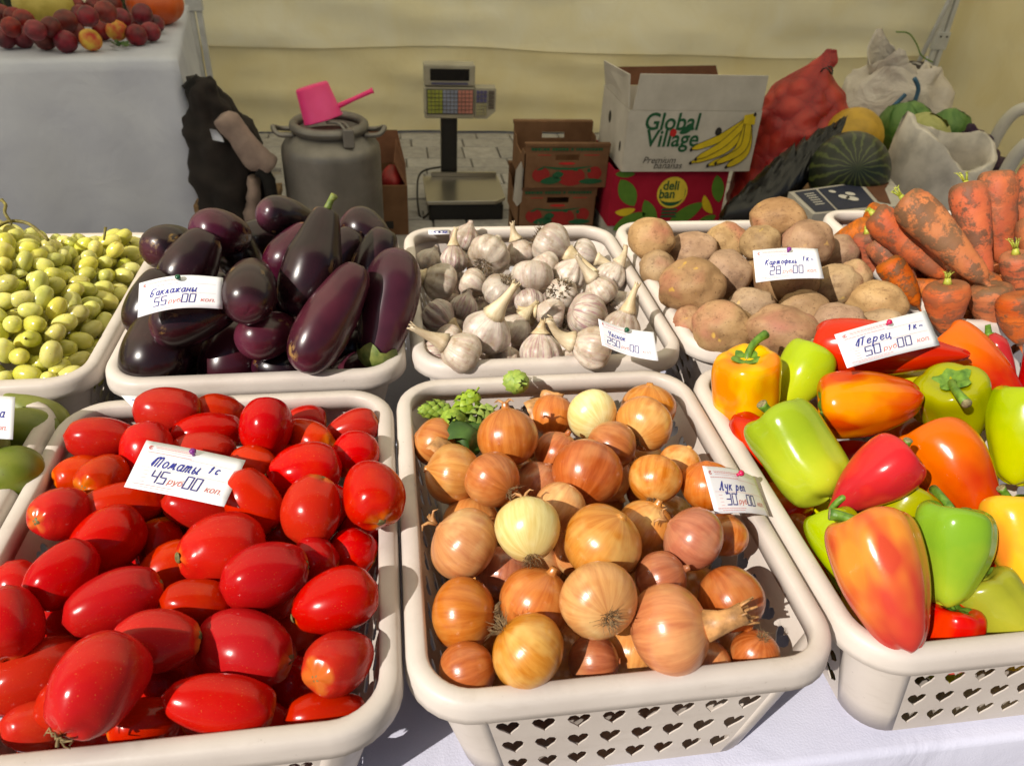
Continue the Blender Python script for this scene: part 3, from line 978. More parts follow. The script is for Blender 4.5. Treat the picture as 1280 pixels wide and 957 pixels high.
# px, py, z, angle of the neck, tilt, w, h(across), kind, detail at the end turned to us: r root, n big neck, w wisp
ONS = [
 (1, 635, 546, 3.2, -95, 5, 80, 74, 'orange', 'w'), (2, 566, 592, .8, 190, 10, 78, 76, 'gold', ''), (3, 616, 599, 2.4, 215, -35, 72, 72, 'copper', 'r'), (4, 674, 603, -.5, -60, 0, 60, 58, 'orange', ''),
 (5, 696, 566, .6, -60, 10, 66, 56, 'copper', ''), (6, 734, 591, 3.4, -70, -25, 90, 88, 'copper', 'r'), (7, 740, 518, 2.6, -130, -40, 66, 66, 'pale', 'r'), (8, 805, 530, 2.6, -60, -45, 72, 72, 'gold', 'r'),
 (9, 810, 510, .8, -85, 15, 70, 68, 'gold', ''), (10, 764, 557, 1.0, 30, 0, 70, 64, 'copper', ''), (11, 819, 598, 2.4, -80, -30, 66, 66, 'gold', 'r'), (12, 850, 580, .6, -60, 10, 56, 54, 'gold', ''),
 (13, 884, 606, 1.6, -90, 20, 72, 68, 'orange', ''), (14, 660, 660, 4.2, -98, -30, 90, 84, 'pale', 'rw'), (15, 580, 680, 2.0, 215, 10, 94, 92, 'gold', 'w'), (16, 753, 676, 3.2, -50, 30, 100, 98, 'gold', ''),
 (17, 806, 660, .8, -60, 20, 76, 74, 'gold', ''), (18, 866, 672, 2.8, 215, 10, 84, 82, 'copper', 'w'), (19, 906, 668, .6, -70, 0, 62, 60, 'orange', ''), (20, 826, 722, .6, -20, 10, 76, 66, 'copper', ''),
 (21, 748, 749, 3.6, -120, -55, 98, 99, 'gold', 'r'), (22, 670, 752, 1.8, -60, 20, 90, 88, 'orange', ''), (23, 580, 766, .6, 180, -20, 92, 92, 'orange', 'r'), (24, 660, 814, -.2, 40, -20, 100, 96, 'gold', 'r'),
 (25, 584, 838, -3.0, 160, 0, 76, 72, 'copper', ''), (26, 742, 826, -2.6, 0, 10, 80, 66, 'copper', ''), (27, 838, 788, 1.0, -8, 10, 114, 112, 'orange', 'n'), (28, 913, 748, .6, 62, 0, 100, 84, 'copper', ''),
 (29, 944, 816, -2.2, 120, -45, 66, 60, 'copper', 'r'), (30, 545, 552, -.8, 200, 0, 64, 62, 'orange', ''), (31, 700, 634, 1.0, 120, 10, 68, 66, 'gold', ''), (32, 630, 716, -1.0, 100, 0, 76, 72, 'copper', ''),
 (33, 790, 812, -3.4, 100, 0, 80, 76, 'gold', ''), (34, 880, 832, -3.4, 100, 0, 76, 72, 'orange', ''), (35, 690, 520, -1.2, 100, 0, 60, 58, 'orange', '')]
O_LAB = {1: 'deep orange onion with a wispy top beside the green hop leaves', 14: 'pale peeled yellow-white onion among the golden ones', 27: 'large orange onion with a thick frayed dry neck', 2: 'golden onion with a torn skin showing pale flesh',
         6: 'large coppery pink onion with its root underneath', 21: 'golden onion showing its grey root disc to the front', 13: 'orange onion that the folded onion price tag leans on', 7: 'pale yellow onion with root tuft near the far rim',
         18: 'coppery onion with a pinched dry top beside the perforated side wall', 24: 'golden onion touching the front rim with its roots trailing to one side', 28: 'pointed coppery onion lying against the perforated side wall', 16: 'broad pale gold onion in the middle of the onion heap',
         3: 'round reddish onion next to the torn-skinned golden one'}
for (k, *r) in ONS: H.add(*r[:7], kind=r[7], det=r[8], idn=k, ratio=(.86, 1.06))
H.relax(); H.fill(.058, .050, -.010, 60, 4, kind='gold', det='', tight=.76)
for i in H.it:
    o = H.place(link('onion', random.choice(ON[i['kind']])), i, OD, OD)
    kd = {'gold': 'golden', 'orange': 'orange-brown', 'copper': 'coppery', 'pale': 'pale yellow'}[i['kind']]
    tag(o, O_LAB.get(i.get('idn'), f'{kd} onion' + (' with root tuft showing ' if 'r' in i['det'] else ' with wispy dry top ' if 'w' in i['det'] else ' ') + whereabouts('onion', o.matrix_world.translation, i.get('hidden'))), 'onion', f'{kd} onions in the basket')
    for ch in i['det']:
        if ch == 'r': c_ = link('roots', random.choice(ROOT), o); c_.location = (0, 0, -.0285); c_.rotation_euler = (PI, 0, random.uniform(0, 6))
        if ch == 'n': c_ = link('dry_neck', NECK, o); c_.location = (0, 0, .031)
        if ch == 'w': c_ = link('dry_top', WISP, o); c_.location = (0, 0, .030); c_.rotation_euler = (0, 0, random.uniform(0, 6)); c_.scale = (.8, .8, .8)
# torn pale flesh on one onion and loose flakes of skin
def flake(px, py, z, size, rot, lab):
    b = MB(); v = []; f = []; n = 7
    for i in range(n):
        for j in range(n):
            u, w = i / (n - 1) - .5, j / (n - 1) - .5
            e = 1 - .25 * abs(fbm((u * 3 + px, w * 3, 0), 1.5))
            v.append((u * size * e, w * size * .62 * e, size * (.55 * (.25 - u * u) + .25 * (.25 - w * w)) + .002 * fbm((u * 4, w * 4, px), 1)))
    for i in range(n - 1):
        for j in range(n - 1): f.append((i * n + j, (i + 1) * n + j, (i + 1) * n + j + 1, i * n + j + 1))
    o = b.add(v, f).obj('onion_skin_flake', MAT['onion_peel'])
    sm = o.modifiers.new('thickness', 'SOLIDIFY'); sm.thickness = .0004
    o.location = onz(px, py, RIM + z / 100); o.rotation_euler = rot
    tag(o, lab, 'onion skin', 'loose flakes of onion skin')
for (px, py, z, s_, rt) in ((676, 512, -.6, .045, (.6, .2, .5)), (690, 498, .2, .03, (1.0, .1, -.3)), (552, 560, 1.2, .04, (.4, .3, 1.2)), (606, 618, .4, .03, (.3, .6, .3))):
    flake(px, py, z, s_, rt, 'loose dry flake of onion skin among the onions')

# hop cones and leaf at the far corner of the onion basket
def hop(name, loc, size, rot, lab):
    b = MB(); r_ = random.Random(int(size * 1e5))
    for ring in range(7):
        zf = ring / 6; rad = size * .34 * math.sin(PI * (.22 + .68 * zf)); n = 7
        for k in range(n):
            a = 2 * PI * (k + .5 * (ring % 2)) / n + r_.gauss(0, .06)
            ca, sa = math.cos(a), math.sin(a); w = size * .16; zc = size * (.5 - zf)
            out = rad * 1.18; t_ = (-sa, ca)
            P = [(ca * rad * .5, sa * rad * .5, zc + size * .10), (ca * out * .95 + t_[0] * w, sa * out * .95 + t_[1] * w, zc - size * .02), (ca * out * 1.12, sa * out * 1.12, zc - size * .20), (ca * out * .95 - t_[0] * w, sa * out * .95 - t_[1] * w, zc - size * .02), (ca * out * 1.14, sa * out * 1.14, zc - size * .03)]
            b.add(P, [(0, 1, 4), (0, 4, 3), (1, 2, 4), (4, 2, 3)])
    b.tube([(0, 0, size * .5), (.002, 0, size * .75)], .0012, 5)
    o = b.obj(name, MAT['hop']); o.location = loc; o.rotation_euler = rot
    return tag(o, lab, 'hop cone', 'hop cones on the onion basket')
hop('hop_cone', onz(645, 477, RIM + .014), .033, (1.1, .3, .2), 'bright green hop cone sitting on the rim between onions and garlic')
hop('hop_cone', onz(545, 513, RIM + .004), .030, (1.4, .5, 1.2), 'small green hop cone beside the dark hop leaf')
hop('hop_cone', onz(566, 527, RIM + .006), .034, (.8, -.4, .3), 'green hop cone tucked under the hop leaf')
hop('hop_cone', onz(583, 507, RIM + .012), .0341, (.5, .4, 1.3), 'green hop cone standing topmost in the hop cluster')
hop('hop_cone', onz(598, 522, RIM + .006), .0342, (1.2, -.3, 2.0), 'green hop cone leaning on the deep orange onion')
b = MB(); v = []; f = []; n = 9
for i in range(n):
    for j in range(n):
        u, w = i / (n - 1) * 2 - 1, j / (n - 1) * 2 - 1
        k = math.hypot(u, w); s_ = max(abs(u), abs(w)) / k if k > 1e-6 else 1
        a = math.atan2(w, u); rr = .022 * (1 + .10 * math.cos(3 * a) + .04 * math.cos(13 * a)) * max(abs(u), abs(w))
        v.append((rr * math.cos(a), rr * math.sin(a), .006 * math.cos(4 * a) * (k ** 2) * .5 - .012 * k * k))
for i in range(n - 1):
    for j in range(n - 1): f.append((i * n + j, (i + 1) * n + j, (i + 1) * n + j + 1, i * n + j + 1))
for q, (px, py, rt) in enumerate(((578, 538, (.5, -.2, .3)), (592, 534, (.7, .3, 1.4)))):
    bb = MB().add(v, f)
    o = bb.obj('hop_leaf', MAT['leaf']); o.location = onz(px, py, RIM + .012); o.rotation_euler = rt
    tag(o, ('crinkled dark green hop leaf under the hop cones', 'dark green hop leaf drooping beside the deep orange onion')[q], 'leaf', 'hop leaves in the onion basket')

# ------------------------------------------------------------------ sweet peppers
PL_, PW_ = .100, .075
def pepper_mesh(k, taper, lobes, dep, mat_, tipr=.5):
    """shoulder at +z; taper 0 blocky .. 1 pointed"""
    pr = [(0, .44), (.12, .435), (.20, .465), (.30, .50), (.40, .485), (.47, .42), (.50, .30), (.50 - .02 * taper, .12), (.49 - .11 * taper, -.08), (.455 - .20 * taper, -.26), (.39 - .24 * taper, -.40), (.25 - .15 * taper, -.475), (.12 - .06 * taper, -.495), (0, -.485 - .015 * taper)]
    pr = smooth_prof([(r * PW_, z_ * PL_) for r, z_ in pr], 3)
    pr[0] = (0, pr[0][1]); pr[-1] = (0, pr[-1][1])
    def rf(q, u, r, z_):
        w = math.cos(lobes * q + .4 * math.sin(q + k))
        e = dep * (.45 + .9 * abs(u - .45)); ww_ = 1 - (1 - abs(math.cos(lobes * q / 2 + .4 * math.sin(q + k)))) ** 2.2 * 1.6
        return r * (1 + e * ww_ * .5 - e * .3 + .05 * math.cos(q + k) + .03 * math.cos(2 * q - k)), z_ + .005 * w * (u - .5)
    b = MB().lathe(pr[::-1], 40, rf)
    bend = random.Random(k).uniform(-.35, .35)
    b.v = [(x + bend * (z_ / PL_) ** 2 * .05, y, z_) for x, y, z_ in b.v]
    return warp(b, jig(k + 40, .11, 13)).mesh('sweet_pepper', mat_)
def stem_mesh(k, curve, ln=.04):
    b = MB(); pts = []
    for j in range(9):
        u = j / 8; pts.append((curve * ln * u * u, .15 * ln * math.sin(u * 3 + k) * u, .034 + ln * (u - .35 * abs(curve) * u * u)))
    b.tube(pts, [.0085, .0058, .0048, .0044, .0042, .0042, .0044, .0048, .0055], 10)
    pr = []
    n = 24
    v = [(0, 0, .043)]; f = []
    for ring, (r, z_) in enumerate(((.008, .0475), (.014, .0490), (.019, .0485))):
        for q in range(n):
            a = 2 * PI * q / n; s_ = 1 + (.16 * math.cos(5 * a + k) if ring == 2 else 0)
            v.append((r * s_ * math.cos(a), r * s_ * math.sin(a), z_ + (.0016 * math.cos(5 * a + k) if ring else 0)))
    for q in range(n): f.append((0, 1 + q, 1 + (q + 1) % n))
    for ring in range(2):
        for q in range(n): f.append((1 + ring * n + q, 1 + (ring + 1) * n + q, 1 + (ring + 1) * n + (q + 1) % n, 1 + ring * n + (q + 1) % n))
    b.add(v, f)
    b.tube([pts[-1], tuple(np.array(pts[-1]) * 2 - np.array(pts[-2]) * 1 if False else np.array(pts[-1]) + (np.array(pts[-1]) - np.array(pts[-2])) * .12)], [.0054, .0050], 10, m=1)
    me = b.mesh('stem', [MAT['pep_stem'], MAT['stem_cut']])
    return me
STEMS = [stem_mesh(0, .9, .042), stem_mesh(1, -.7, .034), stem_mesh(2, .35, .03), stem_mesh(3, 1.2, .05)]
PSH = dict(block=(-.05, 4, .16), taper=(.50, 3, .20), point=(1.0, 3, .12), round=(.05, 4, .22))
PEPC = {}
def pep(shape, mat_):
    k = (shape, mat_)
    if k not in PEPC: PEPC[k] = [pepper_mesh(len(PEPC) * 3 + j, *PSH[shape], MAT['pep_' + mat_]) for j in range(1)]
    return random.choice(PEPC[k])
H = Heap('pepper', room=.03)
# px, py, z, stem angle, tilt, len, wid, shape, colour, stem variant (None: stem hidden)
PEPS = [
 (1, 932, 489, 3.6, -88, 28, 100, 86, 'block', 'yellow', 0, 2.6), (2, 999, 476, 3.0, -60, -10, 96, 70, 'taper', 'lime', None, 0), (3, 1001, 568, 4.2, -122, -5, 134, 104, 'block', 'lime', 2, 0),
 (4, 1113, 438, 5.4, 184, 5, 180, 78, 'point', 'red', 2, 1.0), (5, 1088, 503, 3.8, 172, 12, 122, 92, 'taper', 'orange', 1, 2.0), (6, 1194, 507, 3.8, -95, 42, 92, 88, 'round', 'olive', 3, 0),
 (7, 1226, 462, 2.8, -140, 0, 124, 74, 'point', 'redtip', None, 0), (10, 1277, 546, 3.6, -80, 0, 124, 88, 'taper', 'lime', None, 0), (11, 1199, 590, 3.6, -118, -5, 140, 102, 'taper', 'redtip', None, 0),
 (12, 1084, 603, 3.6, -40, 0, 128, 82, 'point', 'red', 2, 0), (13, 1152, 604, .4, -40, 0, 110, 82, 'taper', 'orange', None, 0), (14, 1106, 728, 2.8, -102, -2, 174, 122, 'taper', 'orange', 1, 1.2),
 (15, 1188, 694, 3.4, -78, 8, 128, 96, 'taper', 'green', 0, 3.6), (16, 1277, 682, 2.0, -95, 0, 132, 88, 'taper', 'yellow', 2, 0), (17, 1248, 762, -1.0, -115, 15, 96, 92, 'round', 'olive', 2, 1),
 (18, 1056, 690, -1.0, -110, 0, 112, 74, 'taper', 'lime', 0, 2), (19, 1186, 796, -3.0, -70, 20, 84, 74, 'round', 'red', 1, 2), (20, 940, 548, -.4, 60, 0, 80, 62, 'taper', 'red', None, 0),
 (21, 1148, 487, 1.0, 30, 0, 90, 70, 'taper', 'olive', None, 0), (22, 1040, 468, .8, 40, 0, 90, 66, 'taper', 'yellow', None, 0), (23, 1122, 646, .6, -60, 0, 90, 74, 'taper', 'olive', None, 0),
 (24, 1340, 620, 2.4, -70, 0, 130, 90, 'taper', 'red', 2, 0), (25, 1370, 740, 1.6, -100, 0, 140, 96, 'taper', 'yellow', 1, 0), (26, 1330, 790, .2, -60, 0, 120, 90, 'taper', 'orange', None, 0), (27, 1345, 500, 2.0, -60, 0, 110, 80, 'taper', 'redtip', None, 0)]
P_LAB = {1: 'blocky yellow-orange pepper with a curled green stem beside the onion basket rim', 2: 'lime green pepper between the yellow-orange one and the price tag', 3: 'big smooth blocky lime yellow pepper next to the side rim', 4: 'long pointed red pepper under the pepper price tag',
         5: 'orange and red pepper lying sideways with dark green calyx', 6: 'round yellow-green pepper with a long hooked green stem', 7: 'orange pepper with red tip next to the red chili', 10: 'light green pepper between the round hooked-stem pepper and the side',
         11: 'large orange pepper turning red at its pointed end', 12: 'pointed red pepper with short cut stem in the middle of the heap', 14: 'large tapered orange-red pepper standing stem up at the front rim', 15: 'pale green lobed pepper with curved stem beside the large orange one',
         16: 'deep yellow pepper standing beside the pale green lobed one', 17: 'olive green pepper low against the front rim', 18: 'lime pepper squeezed between the side rim and the large orange pepper', 19: 'red pepper low at the front rim with a dark twisted stem'}
for (k, *r) in PEPS: H.add(*r[:5], r[5] * .95, r[6] * .93, shape=r[7], col=r[8], stem=r[9], srot=r[10], idn=k, ratio=(.9, 2.4))
H.relax(); H.fill(.062, .066, -.04, 22, 5, shape='taper', col='red', stem=None, srot=0, asp=1.25)
for i in H.it:
    i['roll'] = face_cam_roll(i, random.uniform(-.6, .6))
    if i.get('hidden'): i['col'] = random.choice(['red', 'orange', 'olive', 'lime', 'yellow'])
    o = H.place(link('sweet_pepper', pep(i['shape'], i['col'])), i, PL_, PW_)
    cn = {'lime': 'lime green', 'yellow': 'yellow', 'green': 'green', 'olive': 'olive green', 'red': 'red', 'orange': 'orange-red', 'redtip': 'red-tipped orange'}[i['col']]
    tag(o, P_LAB.get(i.get('idn'), f'{cn} sweet pepper mostly buried in the pepper basket'), 'pepper', f'{cn} peppers in the basket')
    if i['stem'] is not None:
        c_ = link('stem', STEMS[i['stem']], o); c_.rotation_euler = (0, 0, i['srot'])
        k_ = o.matrix_world.to_scale(); c_.scale = (1, 1, k_.x / k_.z); c_.location = (0, 0, PL_ * .455 - .0455 * k_.x / k_.z)
# chilies
def chili(px, py, z, ang, ln, wd, lab):
    H2 = Heap('pepper'); H2.add(px, py, z, ang, 0, ln, wd, ratio=(1, 6))
    b = MB(); pts = []; rr = []
    for j in range(12):
        u = j / 11; pts.append((.004 * math.sin(u * 2.6), 0, .05 - .1 * u)); rr.append(.0125 * (min(1, .55 + 3 * u)) * (1 - .86 * max(0, u - .25) / .75))
    b.tube(pts, rr, 12)
    o = b.obj('chili_pepper', MAT['chili']); H2.place(o, H2.it[0], .10, .025)
    s_ = MB(); s_.tube([(0, 0, .048), (0, 0, .054), (.003, 0, .068)], [.008, .004, .003], 8)
    s_.obj('stem', MAT['pep_stem'], o)
    return tag(o, lab, 'chili pepper', 'red chilies in the pepper basket')
chili(1252, 452, 3.0, -112, 72, 27, 'dark red chili pepper leaning on the far rim of the pepper basket')
chili(1281, 470, 2.6, -70, 90, 26, 'dark red chili beside the one leaning on the far rim')

# ------------------------------------------------------------------ eggplants
EL_, EW_ = .150, .072
def egg_mesh(k, mat_, neck):
    """stem end at +z, thick blossom end at -z"""
    pr = [(0, -.50), (.10, -.497), (.26, -.46), (.40, -.37), (.48, -.24), (.50, -.10), (.48, .06), (.44 - .06 * neck, .22), (.38 - .08 * neck, .36), (.30 - .06 * neck, .44), (.18, .485), (0, .50)]
    pr = smooth_prof([(r * EW_, z_ * EL_) for r, z_ in pr], 3); pr[0] = (0, pr[0][1]); pr[-1] = (0, pr[-1][1])
    b = MB().lathe(pr, 26, lambda q, u, r, z_: (r * (1 + .02 * math.cos(2 * q + k)), z_))
    bend = random.Random(k + 5).uniform(-.05, .05)
    b.v = [(x + bend * .15 * (1 - (2 * z_ / EL_) ** 2), y, z_) for x, y, z_ in b.v]
    return warp(b, jig(k + 60, .04, 10)).mesh('eggplant', mat_)
EGG = {n_: [egg_mesh(k, MAT['egg_' + n_], nk_) for k, nk_ in ((0, .2), (1, 1.0), (2, .5))] for n_ in ('dark', 'purple')}
def calyx_mesh():
    b = MB(); n = 24; v = []; f = []
    for ring, (r, z_) in enumerate(((.005, .0775), (.013, .0762), (.0205, .070), (.0245, .060), (.0262, .050))):
        for q in range(n):
            a = 2 * PI * q / n
            dz = (.011 * (math.cos(5 * a) - 1) * -.5) if ring == 4 else (.004 * (1 - math.cos(5 * a)) * .5 if ring == 3 else 0)
            v.append((r * math.cos(a) * 1.02, r * math.sin(a) * 1.02, z_ + dz))
    for ring in range(4):
        for q in range(n): f.append((ring * n + q, (ring + 1) * n + q, (ring + 1) * n + (q + 1) % n, ring * n + (q + 1) % n))
    b.add(v, f)
    b.tube([(0, 0, .072), (.001, 0, .084), (.004, .001, .096), (.007, .001, .102)], [.008, .0062, .0058, .0068], 10)
    return b.mesh('calyx', MAT['calyx'])
ECAL = calyx_mesh()
est = MB(); est.tube([(0, 0, .072), (0, 0, .080), (.003, 0, .088), (.008, 0, .093)], [.006, .0045, .004, .0052], 8)
ESTEM = est.mesh('stem', MAT['calyx'])
H = Heap('eggplant', room=.04)
# px, py, z, stem angle, tilt, len, wid, colour, shape, c = calyx  s = bare stem
EGGS = [
 (1, 211, 308, 7.0, -20, -45, 64, 57, 'dark', 0, ''), (2, 276, 291, 9.0, 10, -40, 72, 59, 'purple', 0, ''), (3, 240, 330, 6.5, -60, 0, 92, 68, 'dark', 2, ''), (4, 360, 273, 9.5, 15, -35, 74, 50, 'dark', 2, ''),
 (5, 390, 328, 9.5, -72, -8, 140, 74, 'dark', 1, 's'), (6, 460, 294, 7.5, 45, 10, 76, 56, 'dark', 0, ''), (7, 484, 384, 5.0, 103, 10, 150, 73, 'purple', 2, 'c'), (8, 413, 397, 5.0, -60, -8, 152, 70, 'purple', 2, ''),
 (9, 366, 316, 7.5, -50, -10, 84, 58, 'purple', 0, ''), (10, 312, 363, 8.0, -80, -55, 80, 68, 'dark', 0, ''), (11, 334, 418, 3.4, -20, -35, 76, 60, 'purple', 0, ''), (12, 196, 440, .4, -82, -10, 102, 86, 'dark', 0, ''),
 (13, 289, 446, -1.2, -80, 0, 100, 78, 'purple', 0, ''), (14, 242, 398, 4.5, -20, 0, 104, 66, 'dark', 2, ''), (15, 366, 464, -2.0, 10, 0, 100, 56, 'dark', 0, ''), (16, 436, 466, -2.2, -40, 0, 66, 46, 'purple', 0, ''),
 (17, 322, 302, 5.6, -30, 0, 76, 58, 'dark', 0, ''), (18, 468, 328, 5.6, -70, 0, 90, 56, 'dark', 0, ''), (19, 300, 322, 5.0, 60, 0, 80, 56, 'dark', 0, ''), (20, 420, 330, 5.0, -60, 0, 100, 56, 'dark', 0, ''), (21, 190, 380, 3.0, -70, 0, 90, 62, 'dark', 0, '')]
E_LAB = {1: 'dark eggplant at the far corner with a pale scar', 2: 'reddish purple eggplant showing its pale blossom end at the top of the heap', 4: 'dark eggplant lying topmost near the milk can', 5: 'long dark brown eggplant with a bare yellow stem pointing up', 6: 'short dark eggplant behind the green-capped one',
         7: 'long eggplant with its green calyx hanging down over the rim', 8: 'long purple eggplant slanting across the heap towards the front rim', 10: 'nearly black glossy eggplant beside the eggplant price tag', 12: 'broad dark eggplant with brown scratches at the basket corner', 13: 'wide magenta purple eggplant at the front rim', 3: 'dark eggplant under the top edge of the eggplant price tag', 11: 'short purple eggplant with a pale round blossom end'}
for (k, *r) in EGGS: H.add(*r[:7], col=r[7], sh=r[8], det=r[9], idn=k, ratio=(1.15, 2.3))
H.relax(); H.fill(.064, .066, .02, 26, 6, col='dark', sh=0, det='', asp=1.4)
for i in H.it:
    i['roll'] = face_cam_roll(i, 0.4)
    o = H.place(link('eggplant', EGG[i['col']][i['sh']]), i, EL_, EW_)
    cn = {'dark': 'dark glossy', 'purple': 'purple'}[i['col']]
    tag(o, E_LAB.get(i.get('idn'), f'{cn} eggplant partly covered ' + whereabouts('eggplant', o.matrix_world.translation, i.get('hidden'))), 'eggplant', f'{cn} eggplants in the basket')
    if i['det'] == 'c': link('calyx', ECAL, o)
    if i['det'] == 's': link('stem', ESTEM, o)

# ------------------------------------------------------------------ garlic
GD = .050
def garlic_mesh(k, mat_):
    n_cl = random.Random(k).choice((7, 8, 9, 10))
    pr = [(0, -.36), (.10, -.375), (.22, -.38), (.36, -.33), (.46, -.22), (.50, -.08), (.48, .06), (.40, .20), (.27, .33), (.16, .42), (.10, .50), (.08, .58), (0, .60)]
    pr = smooth_prof([(r * GD, z_ * GD) for r, z_ in pr], 3); pr[0] = (0, pr[0][1]); pr[-1] = (0, pr[-1][1])
    def rf(q, u, r, z_):
        w = abs(math.sin(n_cl * q / 2 + .3 * math.sin(2 * q + k)))
        e = .12 * math.sin(PI * min(1, u * 1.15))
        return r * (1 - e + e * w ** .6 * 1.25 + .03 * math.cos(2 * q + k)), z_
    return warp(MB().lathe(pr, 44, rf), jig(k + 80, .06, 22)).mesh('garlic_bulb', mat_)
GAR = {n_: [garlic_mesh(k, MAT[n_]) for k in range(4)] for n_ in ('garlic', 'garlic_purple')}
def stalk_mesh(k, ln, bend):
    b = MB(); pts = []; rr = []
    for j in range(9):
        u = j / 8; pts.append((bend * ln * u * u, .04 * ln * math.sin(3 * u + k), .020 + ln * u * (1 - .25 * abs(bend) * u))); rr.append(.0085 * (1 - u) ** 2.6 + .0042 - .0006 * u + (.0006 if j == 8 else 0))
    b.tube(pts, rr, 10)
    for q in range(5):
        a = q * 1.3; b.tube([tuple(np.array(pts[-1]) + np.array([.003 * math.cos(a), .003 * math.sin(a), -.003])), tuple(np.array(pts[-1]) + np.array([.0045 * math.cos(a), .0045 * math.sin(a), .003]))], [.001, .0006], 4)
    return b.mesh('stalk', MAT['garlic_stalk'])
STK = {'s': stalk_mesh(0, .016, .2), 'm': stalk_mesh(1, .027, .15), 'l': stalk_mesh(2, .043, .10), 'c': stalk_mesh(3, .034, .6)}
GROOT = [tuft(70, .009, .009, .0005, 1.0, k + 9).mesh('roots', MAT['garlic_roots']) for k in range(2)]
H = Heap('garlic', room=.03)
# px, py, z, stalk angle, tilt, len, wid, skin, stalk, root tuft
GARS = [
 (1, 567, 324, 1.2, -88, 0, 46, 36, 'p', 'm', 0), (2, 612, 317, 2.4, -60, -40, 56, 56, 'w', '', 1), (3, 690, 306, 3.2, 30, 10, 58, 58, 'w', 'l', 1), (4, 549, 353, 1.0, 200, 5, 52, 50, 'w', 'm', 0), (5, 591, 355, .8, 30, 0, 44, 40, 'w', 's', 0),
 (6, 665, 348, 2.2, 90, 10, 56, 55, 'w', 's', 0), (7, 713, 342, 2.0, -60, 20, 44, 44, 'w', '', 0), (8, 626, 366, 1.8, 120, -30, 52, 52, 'w', '', 1), (9, 609, 413, 3.2, -62, 28, 62, 64, 'w', 'l', 0), (10, 549, 395, .8, 40, 20, 48, 46, 'p', 'm', 0),
 (11, 580, 384, .8, -70, -10, 42, 40, 'p', '', 0), (12, 576, 441, 1.4, 208, 10, 60, 58, 'w', 'l', 0), (13, 560, 424, -.8, 180, 0, 42, 40, 'w', '', 0), (14, 676, 438, .8, -90, 10, 56, 54, 'p', 's', 0), (15, 740, 434, 2.2, 196, 5, 66, 62, 'w', 'c', 0),
 (16, 735, 394, 2.4, 20, -20, 62, 58, 'p', '', 0), (17, 750, 364, 2.4, -125, 10, 46, 44, 'w', 'l', 1), (18, 778, 406, 2.0, -72, 8, 46, 48, 'w', 'l', 0), (19, 688, 392, 1.2, 190, 0, 46, 42, 'w', 'm', 1), (20, 662, 380, 1.2, 80, 30, 42, 40, 'p', 's', 0),
 (21, 628, 450, -.4, 100, 0, 50, 46, 'w', '', 0), (22, 703, 368, .8, 80, -70, 42, 42, 'w', '', 2), (23, 765, 344, .2, -60, 0, 42, 40, 'w', 'c', 0), (24, 536, 326, .0, -60, 0, 38, 36, 'w', '', 0), (25, 582, 297, 1.0, -70, 0, 40, 40, 'p', '', 1),
 (26, 650, 315, 1.2, -110, 10, 42, 40, 'w', 'm', 0), (27, 681, 333, 1.2, 60, 0, 42, 40, 'w', 's', 0), (29, 772, 381, .2, -40, 0, 44, 42, 'w', '', 0), (30, 730, 318, 1.4, 20, 0, 42, 40, 'w', 'l', 0), (31, 645, 412, -.2, -60, 0, 46, 44, 'w', 'c', 0), (32, 715, 458, -.6, 0, 0, 50, 46, 'w', '', 0), (33, 600, 330, .2, 0, 0, 46, 44, 'w', 's', 0), (34, 545, 445, -1, 0, 0, 46, 44, 'p', '', 0)]
G_LAB = {9: 'large white garlic bulb with a thick brownish stalk standing up', 18: 'white garlic bulb with a tall pale stalk behind the garlic price tag', 15: 'plump garlic bulb with a thick stalk lying sideways beside the price tag', 12: 'garlic bulb at the corner with its stalk reaching over the rim', 22: 'garlic bulb turned over showing a dark mat of roots',
         3: 'large pale garlic bulb with hairy roots at the far rim', 2: 'garlic bulb with a grey peeling patch and root end forward', 16: 'purple-striped garlic bulb next to the garlic price tag', 1: 'small purple garlic bulb with an upright stalk near the far corner', 17: 'garlic bulb with a long stalk leaning back and root tuft'}
for (k, *r) in GARS: H.add(*r[:2], r[2] - 1.2, *r[3:5], r[5] * .95, r[6] * .95, skin=r[7], stk=r[8], rt=r[9], idn=k, ratio=(.85, 1.2))
H.relax(); H.fill(.040, .038, .0, 90, 7, skin='p', stk='', rt=0)
for i in H.it:
    o = H.place(link('garlic_bulb', random.choice(GAR['garlic_purple' if i['skin'] == 'p' else 'garlic'])), i, GD, GD)
    cn = 'purple-tinged' if i['skin'] == 'p' else 'white'
    tag(o, G_LAB.get(i.get('idn'), f'{cn} garlic bulb ' + ('with a cut stalk ' if i['stk'] else '') + whereabouts('garlic', o.matrix_world.translation, i.get('hidden'))), 'garlic', f'{cn} garlic bulbs in the basket')
    if i['stk']: c_ = link('stalk', STK[i['stk']], o); c_.rotation_euler = (0, 0, random.uniform(0, 6))
    if i['rt']:
        c_ = link('roots', random.choice(GROOT), o); c_.location = (0, 0, -.017); c_.rotation_euler = (PI, 0, 0)
        if i['rt'] == 2: c_.scale = (1.7, 1.7, 1.3)

